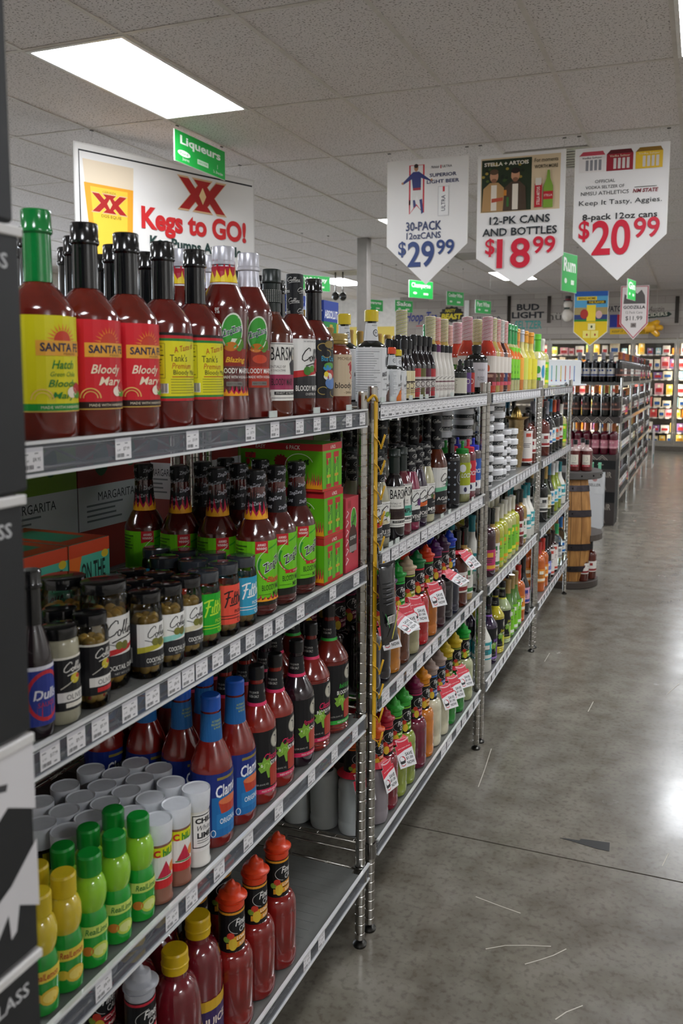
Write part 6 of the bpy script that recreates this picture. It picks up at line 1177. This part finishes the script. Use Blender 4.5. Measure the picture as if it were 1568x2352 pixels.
# unit B, third shelf
L3 = ((842, 'fc_dark'), (861, 'fc_blk'), (887, 'fc_pass'), (910, 'fc_lime'), (934, 'fc_moj'), (956, 'fc_melon'), (977, 'fc_hab'), (997, 'fc_pom'), (1015, 'fc_blk'), (1029, 'fc_blue'))
P3 = {}
for px, k in L3: P3[px] = face('B', 2, k, px, 3, zoff=.26)
SPR = face('B', 2, 'w_amb', 1048, 2, back=.03); face('B', 2, 'w_tan', 1064, 2); face('B', 2, 'w_coco', 1076, 3, back=.06)
TL = 'red and white save tag on the '
for px, lab, tl, ro in ((861, 'black bottle', .5, .0), (887, 'black and orange bottles', 1.1, .35), (910, 'brown bottle', .5, .0), (934, 'cream bottle', .55, -.1), (977, 'amber bottle', .5, 0), (1015, 'dark bottle', 1.15, .3)):
    TAGQ.append((P3[px], .1585, -.55, TL + lab + ' on third shelf', tl, ro))
TAGQ.append((SPR, .19, -.5, 'tilted red and white save tag on the amber spirit bottle neck', .8, .2))
# unit B, bottom shelf
P4 = {}
for px, k in ((815, 'fc_clear'), (853, 'fc_grey'), (874, 'fc_str'), (902, 'fc_marg'), (921, 'fc_marg'), (951, 'fc_ras'), (969, 'fc_man'), (987, 'fc_coco'), (1006, 'fc_coco'), (1023, 'fc_pina'), (1043, 'fc_pina'), (1063, 'fc_sour')): P4[px] = face('B', 3, k, px, 3, zoff=.25, back=.066 if px == 815 else None)
for px, lab, tl, ro in ((815, 'clear bottle behind the post', .35, 0), (853, 'greyish bottle', .3, .0), (902, 'lime green bottle', .45, 0), (1006, 'creamy white bottle', .5, 0), (1023, 'first green bottle', .5, 0), (1043, 'second green bottle', .55, 0)): TAGQ.append((P4[px], .1585, -.55+(.35 if px == 853 else 0), TL + lab + ' on bottom shelf', tl, ro))
# units C and D, lower shelves
for px, k in ((1117, 'w_plum'), (1128, 'w_tan'), (1138, 'w_lime'), (1148, 'w_lime'), (1157, 'w_lemon'), (1166, 'w_lemon'), (1175, 'w_lime'), (1184, 'w_amb'), (1193, 'w_tan'), (1202, 'w_coco'), (1210, 'w_coco')): face('C', 2, k, px, 3)
for px, k in ((1107, 'w_coco'), (1119, 'mt_pur'), (1136, 'mt_yel'), (1152, 'mt_pale'), (1165, 'w_grn'), (1174, 'w_grn'), (1182, 'w_grn'), (1189, 'w_spr'), (1200, 'w_flo')): face('C', 3, k, px, 3)
for px, k in ((1246, 'w_amb'), (1254, 'w_navy'), (1262, 'w_teal'), (1271, 'w_org'), (1279, 'w_red'), (1287, 'w_lemon')): face('D', 1, k, px, 2)
for px, k in ((1243, 'w_blk'), (1251, 'w_gold'), (1259, 'w_teal'), (1268, 'w_yg'), (1276, 'w_yg'), (1284, 'w_coco')): face('D', 2, k, px, 2)
for px, k in ((1237, 'w_spr'), (1245, 'w_spr'), (1252, 'w_ind'), (1260, 'w_paper'), (1268, 'w_paper'), (1277, 'w_clear'), (1286, 'w_blue')): face('D', 3, k, px, 2)
flush()
for rec, z, a, lab, tl, ro in TAGQ: necktag(rec['pos'][0], z, UNITS[rec['u']]['rz']+a, lab, tl, ro)
# ---- yellow clip strip hung on the wire post
Y = mat('#d9a916', 'plastic'); pt0 = UNITS['A']['far']
o = empty('clip_strip', (pt0.x+.026, pt0.y+.022, 0), -.25); tag(o, 'yellow plastic clip strip hanging beside the wire post', 'clip strip')
bm = bmesh.new(); add_tube(bm, [(.0+.006*math.sin(k*.5), -.035+.035*min(1, k/5), 1.385+.014*math.sin(min(1, k/5)*PI)-.0*k) for k in range(6)], .0035, 8)
add_box(bm, -.002, .002, -.006, .006, .545, 1.385, bevel=.0006); obj('spine', mesh_from('spine', bm, [Y]), o)
hk = tube_mesh([[(0, -.008, .008), (.004, -.012, .0), (.005, -.004, -.006), (.004, .006, -.012), (.004, .012, -.022), (.004, .016, -.03)], [(.004, .012, -.03), (.004, .03, .004)], [(.004, .017, -.03), (.004, .034, .002)]], .0014, Y, 6)
for k in range(13): obj('hook', hk, o, (.001, 0, 1.30-k*.0625))
# dark pouch hanging on the strip
bm = bmesh.new(); gx, gz = 6, 10; V = [[bm.verts.new((.012*math.sin(PI*i/gx)*math.sin(PI*min(1, j/gz*1.1)) + .012*(j/gz)**2, -.035+.07*i/gx, -.2*j/gz)) for i in range(gx+1)] for j in range(gz+1)]
for j in range(gz):
    for i in range(gx): bm.faces.new((V[j][i], V[j+1][i], V[j+1][i+1], V[j][i+1])).smooth = True
r_ = bmesh.ops.extrude_face_region(bm, geom=bm.faces[:])
for v in r_['geom']:
    if isinstance(v, bmesh.types.BMVert): v.co.x -= .02*math.sin(PI*(v.co.y+.035)/.07)*math.sin(PI*min(1, -v.co.z/.2)) + .0008
bmesh.ops.recalc_face_normals(bm, faces=bm.faces)
q = onx(884, 1300, pt0.x+.045); o = empty('hanging_pouch', (pt0.x+.05, q.y, q.z+.01), -.25); obj('pouch', mesh_from('pouch', bm, [mat('#1a1b1e', 'gloss')]), o)
pp = decal([R(-.02, -.15, .01, -.13, '#e6e4de'), *bars(-.018, -.148, .008, -.132, '#2a2a2a', 8), S([(.0, -.19), (.02, -.14), (.03, -.1)], .004, '#c8c04a'), S([(-.03, -.12), (-.01, -.16)], .002, '#3a9a4a'), *lines(-.026, -.05, .02, 5, .012, '#77777c', .002)], base=.017); obj('print', pp, o)
tag(o, 'black snack pouch hanging from the yellow clip strip', 'pouch')
# ================================================================== boxes beside the first unit
def gbox(label, z0, h, dy, text, art=False, dx=.0, lip=True):
    w, d = .30, .34
    bm = bmesh.new(); add_box(bm, -w, 0, -d, 0, 0, h, bevel=.003)
    o = empty('glassware_box', (.2+dx, dy, z0)); b = obj('box', mesh_from('gb', bm, [mat('#17191b', 'card')]), o)
    it = []
    if art:
        it = [G([(-.17, h*.55), (-.1, h*.7), (-.06, h*.62), (-.03, h*.74), (0, h*.66), (0, h), (-.34, h), (-.34, h*.6), (-.25, h*.62)], '#c9c7c8'), G([(-.2, h*.05), (-.1, h*.12), (-.06, h*.3), (-.03, h*.38), (0, h*.52), (0, h*.2), (-.022, h*.27), (-.026, h*.16), (-.032, h*.14), (-.034, h*.26), (-.06, h*.08), (-.12, 0), (-.24, 0)], '#c3c1c2'), S([(-.09, h*.8), (-.05, h*.86), (-.03, h*.83)], .006, '#3a3a3c'), S([(-.1, h*.75), (-.07, h*.8)], .004, '#5a5a5c')]
    it += [T(text, -.075, h*.875, .012, '#b9b9ba', .12, 0, .01)] if text else []
    me = decal(it, base=.0006); me.transform(Matrix.Translation((0, 0, 0)));
    obj('print', me, o)
    for e in ((h-.006, h),) if lip else ():
        bm = bmesh.new(); add_box(bm, -w+.002, .0016, -d+.002, .0016, e[0], e[1]+.002, bevel=.0008); obj('lid_edge', mesh_from('edge', bm, [mat('#c9c7c4', 'card')]), o)
    return tag(o, label, 'box', 'stacked black glassware boxes')
zb = [onx(60, p, .2).z for p in (525, 1135, 1690, 2205)]
ye = [onx(a, b, .2).y for a, b in ((26, 300), (56, 800), (65, 1400), (82, 1900), (97, 2300))]
gbox('topmost black glassware box of the stack, cut by the picture top', zb[0]+.002, .23, ye[0], '')
gbox('black glassware box with small white lettering, second from the stack top', zb[1]+.002, zb[0]-zb[1]-.004, ye[1], 'TASTING GLASS')
gbox('black glassware box with small white lettering above the brushed box', zb[2]+.002, zb[1]-zb[2]-.004, ye[2], 'TASTING GLASS')
gbox('black box with white brush stroke artwork and torn edge', zb[3]+.002, zb[2]-zb[3]-.004, ye[3], '', True)
hb = zb[2]-zb[3]; z = zb[3]
k = 0
while z > .25:
    gbox('black glassware box with white lettering, under the brush stroke box' if k == 0 else 'plain black glassware box near the bottom of the stack', z-hb+.002, hb-.004, ye[4]+.0, 'STEM GT GLASS'); z -= hb; k += 1
gbox('short black glassware box standing on the floor under the stack', 0.001, z-.003, ye[4], '', lip=False)
# ================================================================== barrel stand
bp = Vector((-.115, 5.90, 0)); o = empty('barrel_stand', bp); tag(o, 'oak barrel cut open as a bottle stand with iron hoops', 'barrel')
def _wood(nt, b):
    tc = nt.nodes.new('ShaderNodeTexCoord'); mp = nt.nodes.new('ShaderNodeMapping'); mp.inputs['Scale'].default_value = (14, 14, 1.6); oi = nt.nodes.new('ShaderNodeObjectInfo')
    ad = nt.nodes.new('ShaderNodeVectorMath'); ad.operation = 'ADD'; n = nt.nodes.new('ShaderNodeTexNoise'); n.inputs['Scale'].default_value = 3; n.inputs['Detail'].default_value = 5; n.inputs['Distortion'].default_value = .6
    nt.links.new(tc.outputs['Object'], mp.inputs[0]); nt.links.new(mp.outputs[0], ad.inputs[0]); nt.links.new(oi.outputs['Random'], ad.inputs[1]); nt.links.new(ad.outputs[0], n.inputs['Vector'])
    r = nt.nodes.new('ShaderNodeValToRGB'); r.color_ramp.elements[0].position = .3; r.color_ramp.elements[0].color = lin('#8a5c2c'); r.color_ramp.elements[1].position = .7; r.color_ramp.elements[1].color = lin('#bd8a4c')
    nt.links.new(n.outputs['Fac'], r.inputs[0]); nt.links.new(r.outputs[0], b.inputs['Base Color']); b.inputs['Roughness'].default_value = .6
M_OAK = nodemat('oak_staves', _wood); M_HOOP = mat('#4a464a', 'metal'); M_DKW = mat('#3a2c22', 'card')
HB = .80; rb = lambda z: .185+.045*math.sin(PI*max(0, min(1, (z-.03)/(HB-.08))))
A0, A1 = math.radians(-170), math.radians(-40); ns = 7
for k in range(ns):
    a0 = A0+(A1-A0)*k/ns+.008; a1 = A0+(A1-A0)*(k+1)/ns-.008; bm = bmesh.new(); P_ = []
    for j in range(13):
        z = .05+(HB-.1)*j/12; r1 = rb(z); r0 = r1-.024
        P_.append([bm.verts.new((r*math.cos(a), r*math.sin(a), z)) for r, a in ((r1, a0), (r1, (a0+a1)/2), (r1, a1), (r0, a1), (r0, (a0+a1)/2), (r0, a0))])
    for A, B in zip(P_, P_[1:]):
        for i in range(6): bm.faces.new((A[i], A[(i+1) % 6], B[(i+1) % 6], B[i]))
    bm.faces.new(P_[0]); bm.faces.new(P_[-1]); bmesh.ops.recalc_face_normals(bm, faces=bm.faces); obj('stave', mesh_from('stave', bm, [M_OAK]), o)
for z0, z1 in ((.12, .16), (.27, .315), (.5, .545), (.67, .71)):
    bm = bmesh.new(); n = 24; P_ = []
    for j in range(n+1):
        a = A0+(A1-A0)*j/n; P_.append([bm.verts.new((r*math.cos(a), r*math.sin(a), z)) for r, z in ((rb(z0)+.001, z0), (rb(z0)+.004, z0), (rb(z1)+.004, z1), (rb(z1)+.001, z1))])
    for A, B in zip(P_, P_[1:]):
        for i in range(4): bm.faces.new((A[i], A[(i+1) % 4], B[(i+1) % 4], B[i]))
    bmesh.ops.recalc_face_normals(bm, faces=bm.faces); h = obj('hoop', mesh_from('hoop', bm, [M_HOOP]), o)
    for j in (9, 17):
        a = A0+(A1-A0)*(j+.5)/n; rv = lathe([(.006, 0), (.004, .003), (0, .004)], [mat('#2c2a2c', 'metal')], 8); q = obj('rivet', rv, h, ((rb((z0+z1)/2)+.004)*math.cos(a), (rb((z0+z1)/2)+.004)*math.sin(a), (z0+z1)/2)); q.rotation_euler = (0, PI/2, a)
disc = lambda r, z0, z1, m: lathe([(0, z0), (r-.005, z0), (r, z0+.005), (r, z1-.005), (r-.005, z1), (0, z1)], [m], 40)
obj('base', disc(.215, 0, .05, mat('#3e3630', 'card')), o); obj('top', disc(.22, HB-.05, HB, mat('#54504e', 'card')), o)
for a in range(10):
    th = math.radians(-180+a*24); q = obj('bolt', lathe([(.007, 0), (.005, .004), (0, .006)], [mat('#2c2a2c', 'metal')], 8), o, (.2195*math.cos(th), .2195*math.sin(th), HB-.025)); q.rotation_euler = (0, PI/2, th)
def sector(z0, z1, r, a0, a1, m):
    bm = bmesh.new(); n = 14; P_ = [(0.02, 0.02)]+[(r*math.cos(a0+(a1-a0)*k/n), r*math.sin(a0+(a1-a0)*k/n)) for k in range(n+1)]
    f = bm.faces.new([bm.verts.new((x, y, z0)) for x, y in P_]); rr = bmesh.ops.extrude_face_region(bm, geom=[f])
    for v in rr['geom']:
        if isinstance(v, bmesh.types.BMVert): v.co.z = z1
    bmesh.ops.recalc_face_normals(bm, faces=bm.faces); return mesh_from('sector', bm, [m])
obj('shelf', sector(.33, .37, .235, math.radians(-42), math.radians(130), mat('#4a423c', 'card')), o)
obj('back_post', box_mesh((-.02, .02, .1, .14, .05, HB-.05), M_DKW), o); obj('back_post', box_mesh((.09, .12, .03, .06, .05, .33), M_DKW), o)
for k, (px, dy) in enumerate(((1320, 5.80), (1347, 5.82), (1337, 5.97))):
    A_ = Vector((0, dy, HB+.1)); s_ = colsolve(px, A_, Vector((1, 0, 0))); thing('w_dog', (s_, dy, HB+.0006), -PI/2+.2, KINDS['w_dog']['label']+' on the barrel top', 'red spirit bottles', .9)
thing('w_amb', (bp.x+.12, bp.y-.085, .3706), -PI/2+.35, 'amber spirit bottle with white label on the barrel middle shelf'); thing('w_amb', (bp.x+.125, bp.y-.12, .0506), -PI/2+.2, 'front amber spirit bottle with white label on the barrel base', 'spirit bottles on the barrel base'); thing('w_amb', (bp.x+.165, bp.y-.03, .0506), -PI/2+.2, 'rear amber spirit bottle with white label on the barrel base', 'spirit bottles on the barrel base')
# ================================================================== wine end display (cases and bottles)
YE = 8.32
def ZZ(py, px=1390): return ony(px, py, YE).z
zig_ = lambda w, h: [R(-w/2, 0, w/2, h, '#4a4442')] + [S([(x, h*.08), (x+.05, h*.92), (x+.1, h*.08)], .006, '#b5aaa2') for x in [-w/2+.1*k for k in range(int(w/.1))]] + [S([(x+.022, h*.08), (x+.05, h*.6), (x+.078, h*.08)], .005, '#b5aaa2') for x in [-w/2+.1*k for k in range(int(w/.1))]]
def case(label, x0, x1, y0, y1, z0, z1, col, items, name='wine_case'):
    o = empty(name, ((x0+x1)/2, y0, z0)); bm = bmesh.new(); add_box(bm, -(x1-x0)/2, (x1-x0)/2, 0, y1-y0, 0, z1-z0, bevel=.003); obj('box', mesh_from('case', bm, [mat(col, 'card')]), o)
    me = decal(items(x1-x0, z1-z0), base=.0006, eps=.0002); p_ = obj('print', me, o); p_.rotation_euler = (0, 0, -PI/2)
    return tag(o, label, 'box', 'wine cases of the end display')
def air(w, h): return [R(-w/2, 0, w/2, h, '#1c1d1f'), *[(i[0], [(x, z*.22) for x, z in i[1]], *i[2:]) if i[0] in 'gs' else i for i in zig_(w, 1.0)], T('ST CLAIR', 0, h*.55, h*.18, '#b5aca0', w*.75, 0, .01), R(-w*.1, h*.85, w*.1, h*.88, '#9a948a')]
xs = (-.60, -.31, -.02)
zA, zB_ = ZZ(1130), ZZ(1058)
for k in range(2):
    a, b = xs[k], xs[k+1]
    wh = 'left' if k == 0 else 'right'
    case('lower black wine case with zigzag border %s' % ('beside the white case' if k else 'behind the white case'), a+.004, b-.002, YE, YE+.33, .001, zA, '#1c1d1f', air); case('upper black wine case with zigzag border %s' % ('beside the white case' if k else 'behind the white case'), a+.004, b-.002, YE, YE+.33, zA+.001, zB_, '#1c1d1f', air)
z2, z3, z4 = zB_, ZZ(1045)+.0, ZZ(980)
case('low zigzag patterned tray holding the rose wine', -.60, -.02, YE, YE+.33, zB_+.001, z3, '#4a4442', lambda w, h: zig_(w, h), 'wine_tray')
for k in range(7):
    x = -.06-k*.083
    for r_ in range(2): thing('w_rose', (x, YE+.06+r_*.09, z3+.0006), -PI/2, 'rose wine bottle with copper capsule on the zigzag tray', 'rose wine bottles')
zt_ = ZZ(968)
zr = z3+.305
case('zigzag patterned tray holding the copper topped black wine', -.86, -.0, YE+.02, YE+.35, max(zr, z4), max(zr, z4)+.06, '#4a4442', lambda w, h: zig_(w, h), 'wine_tray')
zc_ = max(zr, z4)+.0606
for x in (-.858, -.002-.03):
    pass
bm = bmesh.new(); add_box(bm, -.86, -.82, YE+.05, YE+.34, z3-.6, max(zr, z4)); 
bm.free()
for k in range(9):
    x = -.05-k*.093
    for r_ in range(2): thing('w_cop', (x, YE+.07+r_*.1, zc_), -PI/2, 'black wine bottle with copper capsule on the upper zigzag tray', 'copper topped wine bottles')
# white carton with pale green bottles
WX0, WX1, WY0, WY1 = -.262, -.112, 8.10, 8.29
case('tall white plain case below the green topped bottles', WX0, WX1, WY0, WY1, .001, .33, '#c9cbce', lambda w, h: [R(-w*.5, 0, w*.5, h, '#cfd1d4')])
o = empty('open_case', ((WX0+WX1)/2, (WY0+WY1)/2, .331)); bm = bmesh.new(); wx, wy = (WX1-WX0)/2, (WY1-WY0)/2
add_box(bm, -wx, wx, -wy, wy, 0, .004); add_box(bm, -wx, wx, -wy, -wy+.004, .004, .19); add_box(bm, -wx, wx, wy-.004, wy, .004, .19); add_box(bm, -wx, -wx+.004, -wy+.004, wy-.004, .004, .19); add_box(bm, wx-.004, wx, -wy+.004, wy-.004, .004, .19)
obj('box', mesh_from('open_case', bm, [mat('#d6d8da', 'card')]), o); p_ = obj('print', decal([E(0, .135, .022, .018, '#b88a8a'), T('SELLER', 0, .085, .026, '#4a4a4c', .11, 0, .01)], base=.0006), o, (0, -wy, 0), (0, 0, -PI/2))
tag(o, 'white open case holding green topped bottles beside the black cases', 'box', 'wine cases of the end display')
wine('w_mint', 'pale green bottle with mint capsule in the white case', .034, .29, '#8ab09a', '#7ac8a4', '#c9d8cc', liqk='liquid', name='wine_bottle')
for dx_ in (-.222, -.152): thing('w_mint', (dx_, WY0+.05, .3358), -PI/2, None, 'mint topped bottles')
# ================================================================== wine racks along the far aisle
RX = -.03; RY0 = 8.72; RL = 1.24
RZ = [onx(1433, p, RX).z for p in (885, 975, 1045, 1140)]
RZ = [1.375, 1.0, .63, .24]
def rackunit(k):
    y0 = RY0+k*RL; o = empty('wine_rack', (RX, y0, 0)); pm = POSTM.setdefault('r', lathe([(0, .0), (.014, 0), (.0125, .01), (.0125, 1.42), (0, 1.42)], [M_CHROME], 10))
    for x in (0, -.45):
        for y in (.015, RL-.015): obj('post', pm, o, (x, y, 0))
    for z in RZ:
        bm = bmesh.new(); add_box(bm, -.45, .0, .02, RL-.02, z-.03, z, 0); obj('shelf', mesh_from('sh', bm, [M_LINER]), o)
        bm = bmesh.new(); add_box(bm, .014, .018, .02, RL-.02, z-.036, z+.004, 0); obj('price_strip', mesh_from('st', bm, [mat('#c9c4ba', 'gloss')]), o)
    tag(o, ('nearest wire wine rack behind the copper topped bottles', 'second wire wine rack of the far aisle', 'third wire wine rack of the far aisle', 'last wire wine rack before the cooler')[k], 'shelf unit', 'wire wine racks')
for k in range(4): rackunit(k)
# compact one-piece bottles for the far racks
def onepiece(key, src, label):
    bm = bmesh.new(); mats = []
    for p in KINDS[src]['parts']:
        me = p[1]; off = len(mats); mats += [m for m in me.materials]; n0 = len(bm.faces); bm.from_mesh(me); bm.faces.ensure_lookup_table()
        for f in bm.faces[n0:]: f.material_index += off
    kind(key, KINDS[src]['name'], 'bottle', label, KINDS[src]['r'], KINDS[src]['h'], [('bottle', mesh_from(key, bm, mats))], True)
for s in ('w_red', 'w_blk', 'w_navy', 'w_rose', 'w_gold', 'w_cop', 'w_plum'): onepiece('1'+s, s, KINDS[s]['label']+' on the far wine racks')
random.seed(17); pool = ('1w_navy', '1w_red', '1w_blk', '1w_blk', '1w_red', '1w_gold', '1w_cop', '1w_plum')
for k in range(4):
    for lv, z in enumerate(RZ):
        n = 13; kk = None
        for j in range(n):
            if j % 3 == 0: kk = random.choice(pool)
            y = RY0+k*RL+.06+j*(RL-.12)/(n-1); thing(kk, (RX-.036, y, z+.0006), random.uniform(-.2, .2), None, 'wine bottles on the far racks')
for j in range(6):
    for r_ in range(2): thing('1w_navy', (RX-.04-.078*j, RY0+.06+.09*r_, RZ[0]+.0006), -PI/2, None, 'wine bottles on the far racks') if j else None
# poster board leaning at the rack end
bm = bmesh.new(); add_box(bm, -.008, .008, -.2, .2, 0, .6); o = empty('floor_poster', (RX+.07, RY0+4*RL+.3, .002)); obj('board', mesh_from('b', bm, [mat('#d8d4d0', 'print')]), o)
obj('print', decal([R(-.19, .01, .19, .59, '#dcd8d4'), E(0, .35, .1, .12, '#3a4a6a'), R(-.15, .05, .15, .2, '#2c6a70'), T('SALE', 0, .52, .06, '#b8343a', .2, 0, .02)], base=.0086), o); tag(o, 'white floor poster board at the end of the wine racks', 'poster')
